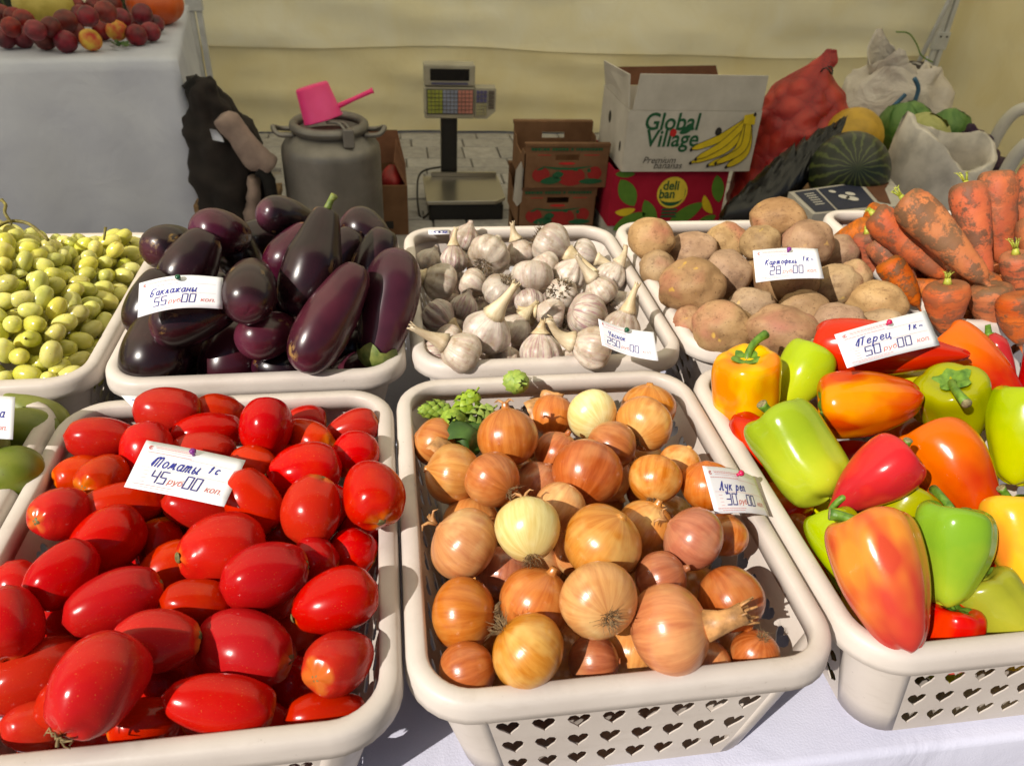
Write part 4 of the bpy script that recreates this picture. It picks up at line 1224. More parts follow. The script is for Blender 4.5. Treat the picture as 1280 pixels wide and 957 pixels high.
# ------------------------------------------------------------------ potatoes
KD = .062
def potato_mesh(k):
    bm = bmesh.new(); bmesh.ops.create_icosphere(bm, subdivisions=4, radius=KD / 2)
    r_ = random.Random(k); eyes = [Vector((r_.gauss(0, 1), r_.gauss(0, 1), r_.gauss(0, 1))).normalized() for _ in range(6)]
    off = Vector((k * 3.1, k * 1.7, -k))
    for v in bm.verts:
        d = v.co.normalized(); s_ = 1 + .16 * mnoise.noise(d * 1.3 + off) + .05 * mnoise.noise(d * 3.1 + off) + .012 * mnoise.noise(d * 9 + off)
        for e in eyes:
            a = (d - e).length
            s_ -= .045 * math.exp(-(a / .13) ** 2) - .012 * math.exp(-((a - .22) / .10) ** 2)
        v.co = d * (KD / 2) * s_
    me = bpy.data.meshes.new('potato'); bm.to_mesh(me); bm.free()
    me.materials.append(MAT['potato']); me.polygons.foreach_set('use_smooth', [True] * len(me.polygons))
    return me
POT = [potato_mesh(k) for k in range(7)]
H = Heap('potato', room=.03)
POTS = [  # px, py, z, angle, tilt, len, wid
 (1, 814, 299, 3.6, 20, 0, 57, 53), (2, 865, 358, 3.4, -10, 0, 82, 66), (3, 907, 304, 2.0, 0, 0, 56, 50), (4, 866, 313, 1.0, 0, 0, 62, 46), (5, 908, 343, 2.2, 60, 0, 62, 58), (6, 973, 274, 5.6, 0, 0, 70, 50),
 (7, 951, 305, 3.6, 30, 0, 50, 46), (8, 1010, 304, 4.2, 0, 0, 64, 58), (9, 981, 345, 4.6, 10, 0, 84, 70), (10, 1044, 356, 2.4, -20, 0, 60, 52), (11, 904, 411, 3.0, 10, 0, 80, 68), (12, 978, 414, 3.0, 8, 0, 88, 64),
 (13, 939, 381, 1.2, 0, 0, 58, 42), (14, 1004, 388, 2.2, 5, 0, 64, 52), (15, 1097, 378, 2.0, 10, 0, 72, 50), (16, 1048, 403, 1.6, -5, 0, 64, 50), (17, 1070, 346, 1.0, 60, 0, 44, 36), (18, 822, 335, 1.0, 30, 0, 48, 44), (19, 864, 408, -.4, 60, 0, 52, 46),
 (20, 1036, 378, .2, 0, 0, 50, 46), (21, 942, 352, .6, 0, 0, 54, 50), (22, 1044, 318, .6, 0, 0, 56, 48), (23, 1100, 412, -.4, 0, 0, 66, 52), (24, 960, 445, -.2, 0, 0, 60, 48), (25, 1030, 440, -.2, 0, 0, 60, 48)]
K_LAB = {1: 'small round potato on the rim next to the garlic basket', 2: 'large pinkish potato with a scuffed yellow patch', 6: 'potato lying topmost at the far rim by the newspaper box', 9: 'big potato under the potato price tag', 11: 'round knobbly potato at the near corner of the potato basket', 12: 'broad potato with a peeled yellow spot behind the yellow-orange pepper', 15: 'smooth brown potato next to the carrot basket'}
for (k, *r) in POTS: H.add(*r[:7], idn=k, ratio=(.9, 1.7))
H.relax(); H.fill(.052, .052, -.012, 40, 8)
for i in H.it:
    o = H.place(link('potato', random.choice(POT)), i, KD, KD)
    tag(o, K_LAB.get(i.get('idn'), ('large' if i['W'] * i['t'] > .062 else 'small') + ' earthy brown potato ' + whereabouts('potato', o.matrix_world.translation, i.get('hidden'))), 'potato', 'potatoes in the basket')

# ------------------------------------------------------------------ carrots
CL_, CW_ = .130, .046
def carrot_mesh(k, blunt):
    """crown at +z"""
    pr = [(0, .475), (.10, .47), (.16, .478), (.30, .485), (.42, .45), (.49, .37), (.50, .25), (.45, .08), (.385, -.08), (.31, -.22), (.225 + .05 * blunt, -.34), (.13 + .06 * blunt, -.43), (.06 + .03 * blunt, -.48), (.02, -.58), (0, -.66)]
    pr = smooth_prof([(r * CW_, z_ * CL_) for r, z_ in pr], 4); pr[0] = (0, pr[0][1]); pr[-1] = (0, pr[-1][1])
    r_ = random.Random(k); rings = [(r_.uniform(.15, .9), r_.uniform(0, 6.28)) for _ in range(16)]
    def rf(q, u, r, z_):
        s_ = 1 + .03 * math.cos(2 * q + k)
        for ru, rq in rings:
            s_ -= .035 * math.exp(-((u - ru) / .008) ** 2) * max(0, math.cos(q - rq))
        return r * s_, z_
    b = MB().lathe(pr, 24, rf)
    bend = r_.uniform(-.04, .04); b.v = [(x + bend * .13 * (1 - (2 * z_ / CL_) ** 2), y, z_) for x, y, z_ in b.v]
    return warp(b, jig(k + 90, .07, 14)).mesh('carrot', MAT['carrot'])
CAR = [carrot_mesh(k, k % 2) for k in range(5)]
def top_mesh(k, ln):
    b = MB(); r_ = random.Random(k)
    b.tube([(0, 0, .058), (0, 0, .064), (.001, 0, .070)], [.009, .0065, .005], 10)
    for q in range(6):
        a = q / 6 * 2 * PI + r_.gauss(0, .3); s_ = r_.uniform(.15, .5); l_ = ln * r_.uniform(.5, 1)
        p0 = np.array([.003 * math.cos(a), .003 * math.sin(a), .070]); p2 = p0 + np.array([s_ * l_ * math.cos(a), s_ * l_ * math.sin(a), l_])
        b.tube([p0, (p0 + p2) / 2 + np.array([0, 0, .002]), p2], [.0022, .0017, .0011], 5)
        for w in range(3): b.tube([p2, p2 + np.array([r_.gauss(0, .003), r_.gauss(0, .003), .004])], [.0009, .0004], 4)
    return b.mesh('leaf_stub', MAT['carrot_top'])
CTOP = [top_mesh(0, .019), top_mesh(1, .011), top_mesh(2, .004)]
H = Heap('carrot', room=.035)
CARS = [  # px, py, z, crown angle, tilt, len, wid, leaf stub
 (1, 1136, 306, 6.5, -138, 0, 122, 46, 2), (2, 1180, 300, 8.5, -134, 0, 148, 56, 0), (3, 1221, 292, 8.5, -106, 0, 128, 50, 0), (4, 1250, 272, 8.5, -100, 0, 120, 52, None), (5, 1184, 388, 1.8, -92, 18, 72, 58, 1), (6, 1240, 390, 1.8, -92, 18, 70, 57, None),
 (7, 1128, 355, 1.6, -125, 0, 74, 38, None), (8, 1087, 318, 2.4, -100, 15, 56, 40, 2), (9, 1060, 296, 2.6, -25, 0, 60, 36, None), (10, 1088, 280, 4.0, -60, 0, 52, 32, None), (11, 1200, 345, 3.0, 160, 0, 70, 42, None), (12, 1270, 348, 4.2, -95, 20, 66, 48, 0),
 (13, 1160, 362, .8, 20, 0, 60, 36, None), (14, 1120, 336, 2.0, -130, 0, 90, 38, None), (15, 1276, 400, 1.6, -92, 16, 70, 56, None), (16, 1310, 330, 4.0, -110, 0, 130, 52, None), (17, 1330, 395, 2.0, -92, 10, 80, 56, 1), (18, 1290, 262, 7.0, -90, 0, 110, 48, None), (19, 1150, 320, 3.4, -130, 0, 110, 42, None), (20, 1230, 350, 3.0, 40, 0, 90, 42, None)]
C_LAB = {2: 'thick mud-streaked carrot with pale green leaf stubs slanting down the heap', 1: 'orange carrot with a dry yellow crown beside the thick leaf-stubbed one', 3: 'pointed carrot with a hairy root tip hanging down', 4: 'upright carrot at the back of the heap near the plastic chair', 5: 'short blunt carrot with a green stub standing at the front rim', 6: 'blunt muddy carrot with a trimmed flat crown at the front rim', 9: 'small muddy carrot at the far corner of the carrot basket', 12: 'carrot with a green sprouting crown at the basket side'}
for (k, *r) in CARS: H.add(*r[:6], r[6] * .9, leaf=r[7], idn=k, ratio=(1.1, 3.2))
H.relax(); H.fill(.042, .046, .005, 130, 9, leaf=None, asp=1.7)
for i in H.it:
    o = H.place(link('carrot', random.choice(CAR)), i, CL_, CW_)
    tag(o, C_LAB.get(i.get('idn'), 'earthy orange carrot partly hidden ' + whereabouts('carrot', o.matrix_world.translation, i.get('hidden'))), 'carrot', 'carrots in the basket')
    if i['leaf'] is not None:
        c_ = link('leaf_stub', CTOP[i['leaf']], o); k_ = o.matrix_world.to_scale()
        q_ = .72 / k_.x; c_.scale = (q_, q_, q_ * k_.x / k_.z); c_.location = (0, 0, .0610 - .058 * q_ * k_.x / k_.z)

# ------------------------------------------------------------------ pears (left basket)
def pear_mesh(k):
    pr = [(0, -.46), (.12, -.49), (.30, -.45), (.44, -.33), (.50, -.16), (.46, .02), (.36, .20), (.25, .34), (.17, .44), (.09, .49), (0, .485)]
    pr = smooth_prof([(r * .066, z_ * .095) for r, z_ in pr], 3); pr[0] = (0, pr[0][1]); pr[-1] = (0, pr[-1][1])
    return warp(MB().lathe(pr, 24), jig(k + 120, .08, 12)).mesh('green_pear', MAT['pear'])
PEAR = [pear_mesh(k) for k in range(3)]
H = Heap('pear')
PEARS = [(1, 22, 536, 1.6, 190, 0, 92, 58), (2, 44, 516, .8, 210, 0, 84, 46), (3, 2, 594, 1.0, 175, 0, 96, 72), (4, -40, 560, 1.4, 170, 0, 90, 70), (5, -60, 620, .6, 60, 0, 90, 70), (6, -90, 530, 1.2, 200, 0, 80, 60), (7, -90, 680, .4, 20, 0, 96, 76), (8, -20, 505, .2, 180, 0, 80, 50), (9, -140, 600, .8, 20, 0, 90, 70), (10, -60, 720, -.4, 90, 0, 96, 76)]
for (k, *r) in PEARS: H.add(*r[:7], idn=k, ratio=(1.1, 1.8))
H.relax(); H.fill(.058, .054, -.004, 90, 12, asp=1.3)
PE_LAB = {1: 'green pear under the cut-off price tag', 2: 'green pear against the far corner of the pear basket', 3: 'large green pear beside the tomato basket rim'}
for i in H.it:
    o = H.place(link('green_pear', random.choice(PEAR)), i, .095, .066)
    tag(o, PE_LAB.get(i.get('idn'), 'smooth green pear heaped in the pear basket'), 'pear', 'pears in the basket')

# ------------------------------------------------------------------ grapes
gm = MB().lathe(smooth_prof([(0, -.5), (.22, -.47), (.38, -.35), (.48, -.17), (.5, .0), (.48, .17), (.39, .34), (.24, .45), (.09, .49), (0, .495)], 2), 16)
gm.v = [(x * .0222, y * .0222, z_ * .0315) for x, y, z_ in gm.v]
gm.tube([(0, 0, .015), (.0006, 0, .020)], [.0016, .0010], 6, m=1)
GRAPE = gm.mesh('grape', [MAT['grape'], MAT['grape_stem']])
gcx, gcy, _ = BASKETS['grape']
def grape_top(x, y):
    """height of the heap above the rim"""
    u, w = (x - gcx) / .15, (y - gcy) / .20
    e = max(0, 1 - max(abs(u), abs(w)) ** 4)
    return -.016 + e * (.046 + .035 * math.exp(-((x + .62) / .10) ** 2 - ((y - 1.06) / .13) ** 2) + .012 * math.sin(x * 31 + y * 17))
gp = []
for layer in range(3):
    tries = 0
    while tries < 2600:
        tries += 1
        x = gcx + rng.uniform(-.148, .148); y = gcy + rng.uniform(-.196, .196)
        z_ = RIM + grape_top(x, y) - layer * .0175 + rng.uniform(-.004, .004)
        if z_ < TABLE + .03: continue
        if all((x - q[0]) ** 2 + (y - q[1]) ** 2 + (z_ - q[2]) ** 2 > .0208 ** 2 for q in gp): gp.append((x, y, z_, layer))
GB_LAB = ['bunch of green grapes at the front rim of the grape basket', 'bunch of yellow-green grapes heaped highest in the middle of the basket', 'bunch of green grapes at the far rim with its brown stem sticking up']
bunch_c = [(gcx + .02, gcy - .12), (gcx - .03, gcy + .01), (gcx + .0, gcy + .13)]
bunches = []
for (bx, by), lab in zip(bunch_c, GB_LAB):
    o = tag(empty('grape_bunch', (bx, by, RIM - .03)), lab, 'grapes', 'grape bunches in the basket')
    bunches.append(o)
cnt = [0, 0, 0]
for (x, y, z_, ly) in gp:
    bi = min(range(3), key=lambda k: (x - bunch_c[k][0]) ** 2 * .3 + (y - bunch_c[k][1]) ** 2)
    root = bunches[bi]; cnt[bi] += 1
    o = link('grape', GRAPE, root)
    inward = Vector((root.location.x - x, root.location.y - y, (root.location.z - .02 - z_) * .6)) + Vector((random.gauss(0, .07), random.gauss(0, .07), random.gauss(0, .05)))
    o.rotation_euler = inward.to_track_quat('Z', 'X').to_euler()
    o.location = Vector((x, y, z_)) - root.location
    s_ = random.uniform(.88, 1.10); o.scale = (s_, s_, s_ * random.uniform(.92, 1.1))
for root in bunches:
    b = MB()
    for k in range(16):
        a = random.uniform(0, 6.28); d = random.uniform(.05, .14)
        ex, ey = .75 * d * math.cos(a), d * math.sin(a)
        zt = RIM + grape_top(root.location.x + ex, root.location.y + ey) - root.location.z - .004
        b.tube([(0, 0, .005), (ex * .5, ey * .5, zt * .7), (ex, ey, zt)], [.0026, .0018, .0012], 6)
    b.obj('stem', MAT['grape_stem'], root)
b = MB(); r2 = bunches[2]
def loc_(px, py, z_): return tuple(Vector(onz(px, py, z_)) - r2.location)
b.tube(catmull([loc_(60, 300, RIM + .05), loc_(36, 280, RIM + .062), loc_(10, 277, RIM + .066), loc_(-12, 290, RIM + .06)], 4), .0024, 7)
b.obj('woody_stem', MAT['grape_stem'], r2); b = MB()
b.tube(catmull([loc_(14, 278, RIM + .066), loc_(6, 266, RIM + .078), loc_(7, 256, RIM + .084), loc_(2, 250, RIM + .088)], 4), [.0022] * 12 + [.003], 7)
b.obj('woody_stem', MAT['grape_stem'], r2); b = MB()
b.tube([loc_(130, 300, RIM + .035), loc_(132, 284, RIM + .05)], [.0016, .0024], 6)
b.obj('woody_stem', MAT['grape_stem'], r2)

# ================================================================== PRICE TAGS
def text_geo(s, size=1.0, shear=0.0, bold=0.0, align='LEFT', spacing=1.0):
    cu = bpy.data.curves.new('lettering', 'FONT'); cu.body = s; cu.size = size; cu.shear = shear; cu.offset = bold; cu.align_x = align; cu.space_character = spacing
    cu.resolution_u = 4
    o = bpy.data.objects.new('lettering', cu); COL.objects.link(o)
    dg = bpy.context.evaluated_depsgraph_get(); me = o.evaluated_get(dg).to_mesh()
    v = [tuple(q.co) for q in me.vertices]; f = [tuple(p.vertices) for p in me.polygons]
    o.evaluated_get(dg).to_mesh_clear(); bpy.data.objects.remove(o); bpy.data.curves.remove(cu)
    return v, f


def circ(cx, cy, r, a0=0, a1=360, n=9, sx=1.0):
    return [(cx + sx * r * math.cos(math.radians(a0 + (a1 - a0) * k / n)), cy + r * math.sin(math.radians(a0 + (a1 - a0) * k / n))) for k in range(n + 1)]


GL = {  # handwritten letters: width, strokes; x-height 1, baseline 0
 'o': (.8, [circ(.32, .5, .48, 90, 450, 10, .62)]),
 'a': (.9, [circ(.32, .5, .48, 60, 420, 10, .62), [(.62, 1), (.62, .1), (.8, .05)]]),
 't': (1.15, [[(0, 0), (.05, 1)], [(.03, .6), (.22, 1), (.36, .75), (.36, 0)], [(.37, .6), (.56, 1), (.72, .75), (.72, .1), (.9, .05)]]),
 'T': (1.5, [[(.1, .2), (0, .5), (.25, 1.5), (.2, 0)], [(.25, 1.2), (.5, 1.55), (.65, 1.2), (.62, 0)], [(.65, 1.2), (.9, 1.55), (1.1, 1.2), (1.05, 0)]]),
 'm': (1.1, [[(0, .1), (.12, .1), (.3, 1), (.42, .15), (.62, 1), (.75, .1), (.95, .1)]]),
 'y': (1.05, [[(0, 1), (.02, .1), (.25, 0), (.38, .3), (.05, .5)], [(.65, 1), (.62, .1), (.82, .05)]]),
 'B': (1.1, [[(.85, 1.7), (.2, 1.6), (.08, .8), (.1, .05), (.5, 0), (.62, .4), (.4, .75), (.12, .65)]]),
 'k': (.85, [[(.05, 1), (.03, 0)], [(.55, 1), (.1, .5), (.35, .4), (.6, 0)]]),
 'l': (.85, [[(0, .1), (.12, .1), (.35, 1), (.5, .1), (.68, .08)]]),
 'j': (1.1, [[(0, 1), (.3, .55), (0, .05)], [(.42, 1), (.40, 0)], [(.85, 1), (.45, .5), (.85, .05)]]),
 'n': (.9, [[(.05, 1), (.03, 0)], [(.04, .5), (.55, .52)], [(.58, 1), (.55, .1), (.72, .05)]]),
 'C': (1.0, [[(.05, 1.6), (.08, 1.0), (.5, .9)], [(.62, 1.6), (.5, 0)]]),
 'e': (.8, [[(.05, .5), (.5, .62), (.36, 1), (.08, .75), (.1, .2), (.3, 0), (.6, .2)]]),
 's': (.75, [circ(.36, .5, .48, 50, 310, 9, .65)]),
 'K': (1.1, [[(.1, 1.6), (.02, 0)], [(.75, 1.6), (.12, .8), (.4, .6), (.7, 0)]]),
 'p': (.95, [[(.1, 1), (-.05, -.75)], [(.08, .6), (.35, 1), (.6, .6), (.35, .05), (.1, .2)]]),
 'f': (1.1, [[(.52, 1.3), (.40, -.7)], circ(.28, .5, .42, 40, 320, 8, .6), circ(.70, .5, .42, 140, -140, 8, .55)]),
 'b': (.8, [[(.08, 1), (.04, .1), (.3, 0), (.45, .3), (.06, .5)]]),
 'P': (1.35, [[(.0, .2), (-.1, .5), (.3, 1.5), (.22, 0)], [(.2, 1.4), (1.1, 1.6)], [(.85, 1.5), (.75, 0)]]),
 'c': (.95, [[(0, 1), (.02, .15), (.25, .02), (.5, .3), (.55, 1)], [(.52, .15), (.75, .05), (.72, -.35)]]),
 'L': (1.1, [[(-.1, .15), (.1, .05), (.55, 1.6), (.6, .05), (.8, .05)]]),
 'u': (.9, [[(.02, 1), (.1, .4), (.5, .45)], [(.6, 1), (.45, -.55), (.15, -.65), (.1, -.3)]]),
 'h': (.9, [[(.02, 1), (.0, 0)], [(.02, .6), (.3, 1), (.5, .7), (.5, .1), (.68, .05)]]),
 '1': (.55, [[(.0, .9), (.22, 1.4), (.08, 0)]]),
 '-': (.8, [[(0, .45), (.3, .55), (.7, .4)]]), ' ': (.7, [])}
SEG = {'0': 'abcdef', '2': 'abged', '3': 'abgcd', '4': 'fgbc', '5': 'afgcd', '8': 'abcdefg'}
SEGL = {'a': ((0, 2), (1, 2)), 'b': ((1, 2), (1, 1)), 'c': ((1, 1), (1, 0)), 'd': ((0, 0), (1, 0)), 'e': ((0, 1), (0, 0)), 'f': ((0, 2), (0, 1)), 'g': ((0, 1), (1, 1))}


def ribbon(b, pts, w, PF, m=0, n=4):
    pts = catmull(pts, n) if len(pts) > 2 else [np.array(p, float) for p in pts]
    if len(pts) == 2: pts = [pts[0] + (pts[1] - pts[0]) * k / 4 for k in range(5)]
    v = []; f = []
    for i, p in enumerate(pts):
        t = pts[min(i + 1, len(pts) - 1)] - pts[max(i - 1, 0)]; l_ = np.hypot(*t) or 1; nr = np.array([-t[1], t[0]]) / l_
        ww = w * (.85 + .3 * abs(math.sin(i * .7)))
        if i == 0: p = p - t / l_ * w * .4
        if i == len(pts) - 1: p = p + t / l_ * w * .4
        v += [PF(*(p + nr * ww / 2)), PF(*(p - nr * ww / 2))]
    for i in range(len(pts) - 1): f.append((2 * i, 2 * i + 1, 2 * i + 3, 2 * i + 2))
    b.add(v, f, m)


def price_tag(corners, zs, name, word, price, pin, label, bend=(0, 0), extra='', wscale=1.0, shift=0.0, unit_w=.105):
    """corners TL TR BR BL in the photo, zs their heights (cm over the rim)"""
    C4 = [np.array(onz(px, py, RIM + z_ / 100)) for (px, py), z_ in zip(corners, zs)]
    O = (C4[0] + C4[1] + C4[2] + C4[3]) / 4
    nr = np.cross(C4[1] - C4[0], C4[0] - C4[3]); nr /= np.linalg.norm(nr)
    if np.dot(nr, CAM - O) < 0: nr = -nr
    W = np.linalg.norm(C4[1] - C4[0]); Hh = np.linalg.norm(C4[3] - C4[0])
    def PF(x, y, lift=.00035):
        """x right, y up, in millimetres on a 105 x 55 card"""
        u, v = x / 105, 1 - y / 55
        p = (C4[0] * (1 - u) + C4[1] * u) * (1 - v) + (C4[3] * (1 - u) + C4[2] * u) * v
        p = p + nr * (bend[0] * math.sin(PI * u) + bend[1] * (u - .35) * abs(u - .35) + lift)
        return p - O
    card = MB(); v = []; f = []; nx, ny = 14, 6
    for i in range(nx + 1):
        for j in range(ny + 1): v.append(PF(105 * i / nx, 55 * j / ny, 0))
    for i in range(nx):
        for j in range(ny): a = i * (ny + 1) + j; f.append((a, a + ny + 1, a + ny + 2, a + 1))
    o = card.add(v, f).obj('price_tag', MAT['paper']); o.location = O
    sm = o.modifiers.new('thickness', 'SOLIDIFY'); sm.thickness = .0003; sm.offset = -1
    tag(o, label, 'price tag', 'price tags on the produce')
    ink = MB(); x = 16.0 + shift; sz = 9.2 * wscale
    for ch in word:
        w_, st = GL[ch]
        for s_ in st:
            ribbon(ink, [(x + (p[0] + .28 * p[1]) * sz * .80, 27.0 + p[1] * sz * .80 + random.gauss(0, .12)) for p in s_], 1.35, PF)
        x += w_ * sz * .80 + .7
    for ch in extra:
        w_, st = GL[ch]; x = max(x, 76.0)
        for s_ in st: ribbon(ink, [(x + (p[0] + .3 * p[1]) * 5.0, 31.5 + p[1] * 5.5) for p in s_], 1.4, PF)
        x += w_ * 5 + 3.0
    ink.obj('handwriting', MAT['ink_blue'], o)['kind'] = 'stuff'
    dg = MB()
    def digits(txt, x0):
        for ch in txt:
            for sgm in SEG[ch]:
                (ax, ay), (bx, by) = SEGL[sgm]
                ribbon(dg, [(x0 + ax * 6.4 + ay * .9, 9.6 + ay * 6.6), (x0 + bx * 6.4 + by * .9, 9.6 + by * 6.6)], 1.25, PF)
            x0 += 9.2
    digits(price, 40 - 9.2 * len(price)); digits('00', 57)
    dg.obj('price_digits', MAT['ink_violet'], o)['kind'] = 'stuff'
    pr = MB()
    for txt, x0 in (('руб.', 40.0), ('коп.', 79.0)):
        tv, tf = text_geo(txt, 9.0, .25)
        pr.add([PF(x0 + a, 10.5 + b_) for a, b_, _ in tv], tf)
    ribbon(pr, circ(8.5, 47.5, 1.9, 40, 330, 8), .8, PF); ribbon(pr, [(8.0, 46.8), (8.6, 48.4)], .8, PF)
    pr.obj('printed_words', MAT['print_red'], o)['kind'] = 'stuff'
    fine = MB(); r_ = random.Random(len(word))
    for (xa, xb, y, th) in ((13, 52, 49.6, .5), (14, 50, 47.6, 1.0), (15, 50, 45.4, .5), (7, 36, 41.8, .9), (38, 50, 41.6, .9), (52, 97, 40.6, .35), (8, 97, 24.8, .35), (6, 48, 5.2, .8), (12, 44, 2.9, .7)):
        xx = xa
        while xx < xb:
            l_ = r_.uniform(2.2, 4.2) if th > .4 else xb - xa
            nseg = 1 if th > .4 else 14
            for q in range(nseg):
                x1, x2 = xx + l_ * q / nseg, xx + l_ * (q + 1) / nseg
                fine.add([PF(x1, y), PF(x2, y), PF(x2, y + th), PF(x1, y + th)], [(0, 1, 2, 3)])
            xx += l_ + .5
    for q in range(4):
        fine_x = 40 - 9.2 * len(price) - 9.5
        ribbon(fine, [(fine_x, 9 + q * 4), (fine_x + 5, 9 + q * 4)], .45, PF)
    fine.obj('fine_print', MAT['print_pink'], o)['kind'] = 'stuff'
    pn = MB(); c = np.array(PF(54, 47.6)); nrm = nr
    pn.tube([c, c + nrm * .0035], [.0016, .0016], 8); pn.tube([c + nrm * .0034, c + nrm * .0058, c + nrm * .0072], [.0030, .0032, .0018], 12)
    pn.obj('pin', MAT[pin], o)
    return o


price_tag([(183, 550), (307, 575), (280, 633), (155, 608)], (4.4, 4.4, 4.2, 4.2), 't', 'Tomaty', '45', 'pin_purple', 'white price tag reading 45 roubles pinned on the tomatoes', (.001, 0), '1s')
price_tag([(174, 354), (279, 347), (278, 386), (172, 397)], (10.4, 11.0, 8.6, 8.2), 'e', 'Baklajany', '55', 'pin_green', 'curled white price tag reading 55 roubles pinned on the eggplants', (.010, 0), wscale=.86)
price_tag([(748, 398), (816, 416), (822, 452), (753, 431)], (7.0, 5.4, 3.4, 5.0), 'g', 'Cesnok', '250', 'pin_green', 'white price tag reading 250 roubles standing in the garlic', (-.006, .006), wscale=.85)
price_tag([(941, 313), (1022, 311), (1030, 348), (945, 353)], (9.6, 9.6, 7.8, 7.8), 'k', 'Kaptofelb', '28', 'pin_purple', 'white price tag reading 28 roubles pinned on the potatoes', (.003, 0), '1k-', wscale=.72)
price_tag([(1043, 418), (1157, 388), (1175, 431), (1059, 460)], (10.8, 10.4, 8.6, 9.0), 'p', 'Pepec', '50', 'pin_red', 'white price tag reading 50 roubles pinned on the long red pepper', (.003, 0), '1k-')
price_tag([(878, 582), (943, 596), (962, 645), (894, 642)], (5.6, 1.2, .6, 3.6), 'o', 'Luk peh', '30', 'pin_red', 'folded white price tag reading 30 roubles between onions and peppers', (.006, .0), wscale=.9)
price_tag([(-80, 490), (19, 496), (16, 549), (-82, 545)], (5.0, 5.0, 3.2, 3.2), 'q', 'a', '00', 'pin_green', 'white price tag standing in the pears beside the tomato basket', (.001, 0), shift=70)

# stickers on the rims
def sticker(corners, z, strokes, label, name='rim_sticker'):
    C4 = [np.array(onz(px, py, RIM + z / 100)) for px, py in corners]; O = sum(C4) / 4
    def PF(x, y, lift=.0004):
        u, v = x, 1 - y
        return (C4[0] * (1 - u) + C4[1] * u) * (1 - v) + (C4[3] * (1 - u) + C4[2] * u) * v + np.array([0, 0, lift]) - O
    b = MB(); b.add([PF(x, y, 0) for x, y in ((0, 0), (1, 0), (1, 1), (0, 1))], [(0, 1, 2, 3)])
    o = b.obj(name, MAT['paper']); o.location = O
    sm = o.modifiers.new('thickness', 'SOLIDIFY'); sm.thickness = .0003; sm.offset = -1
    k = MB()
    for s_ in strokes: ribbon(k, s_, .07, PF)
    k.obj('handwriting', MAT['ink_blue'], o)['kind'] = 'stuff'
    tag(o, label, 'sticker', 'paper stickers on the basket rims')
sticker([(535, 287.2), (561, 286.8), (562, 292.6), (536, 293)], .16, [circ(.42, .45, .26, 0, 360, 8, .5), circ(.62, .45, .26, 0, 360, 8, .45), [(.75, .7), (.9, .6), (.78, .2), (.92, .2)], [(.1, .5), (.2, .5)]], 'tiny white sticker with blue digits on the far rim of the garlic basket')
sticker([(151, 494), (192, 494), (186, 506), (166, 509)], 1.0, [[(.25, .55), (.6, .5), (.4, .3), (.7, .7)], circ(.62, .5, .2, 0, 360, 8, .5), [(.7, .3), (.85, .45), (.8, .15)]], 'curled white sticker with a blue scribble on the tomato basket rim')

# ================================================================== BACKGROUND THINGS
def at(o, root):
    o.matrix_parent_inverse = Matrix.Translation(-Vector(root.location)); return o


def cyl(b, c, r, z0, z1, n=20, m=0):
    return b.tube([(c[0], c[1], z0), (c[0], c[1], z1)], r, n, True, m)


def ellipsoid(r, n=18, k=0, amp=.03):
    pr = [(r * math.sin(PI * j / 14), -r * math.cos(PI * j / 14)) for j in range(15)]
    pr[0] = (0, -r); pr[-1] = (0, r)
    return warp(MB().lathe(pr, n), jig(k, amp, .6 / r))


# ---- the cloth-covered table on the left
FTX0, FTX1, FTY0, FTY1, FTZ = -2.6, -.735, 3.04, 4.20, .785
FTROT = Matrix.Translation((-.70, 3.04, 0)) @ Matrix.Rotation(math.radians(9.0), 4, 'Z') @ Matrix.Translation((.70, -3.04, 0))
ft = tag(empty('fruit_table', (-1.6, 3.5, 0)), 'table draped to the ground under the plums beside the tent wall', 'table')
b = MB(); b.box((FTX0 + .02, FTY0 + .02, FTZ - .04), (FTX1 - .02, FTY1 - .02, FTZ - .006)); b.v = [tuple(FTROT @ Vector(p)) for p in b.v]; under(ft, b, 'table_top', MAT['wood'])
for sx in (FTX0 + .1, FTX1 - .1):
    for sy in (FTY0 + .1, FTY1 - .1):
        b = MB(); q_ = FTROT @ Vector((sx, sy, 0)); b.tube([(q_.x, q_.y, 0), (q_.x, q_.y, FTZ - .04)], .02, 8); under(ft, b, 'leg', MAT['pole'], True)
def drape():
    b = MB(); nx, ny = 90, 60; v = []; f = []
    ex = .74                                    # how far the cloth hangs
    for i in range(nx + 1):
        for j in range(ny + 1):
            X = FTX0 - .05 + (FTX1 - FTX0 + .05 + ex) * i / nx; Y = FTY0 - ex + (FTY1 - FTY0 + ex) * j / ny
            dx, dy = max(0, X - FTX1), max(0, FTY0 - Y)
            x, y, z_ = min(X, FTX1), max(Y, FTY0), FTZ
            d = max(dx, dy) if min(dx, dy) <= 0 else math.hypot(dx, dy) * .97
            d = min(d, FTZ - .02)
            if d > 0:
                z_ = FTZ - d
                fold = .020 * math.sin(X * 9 + 1) + .010 * math.sin(X * 23)
                fold2 = .018 * math.sin(Y * 10)
                g_ = min(1, d / .25)
                if dy > 0: y = FTY0 - .006 - g_ * (.012 + fold * .7 + .05 * d)
                if dx > 0: x = FTX1 + .006 + g_ * (.008 + fold2 * .4 + .01 * d)
                if dx > 0 and dy > 0:
                    k = .03 * g_; x += k * .4; y -= k * .4
            else:
                z_ += .002 * fbm((x * 4, y * 4, 0), 1)
            v.append(tuple(FTROT @ Vector((x, y, z_))))
    for i in range(nx):
        for j in range(ny):
            a = i * (ny + 1) + j; f.append((a, a + ny + 1, a + ny + 2, a + 1))
    return b.add(v, f)
tag(drape().obj('tablecloth', MAT['cloth_grey']), 'off-white cloth hanging to the ground over the table with the plums', 'tablecloth')

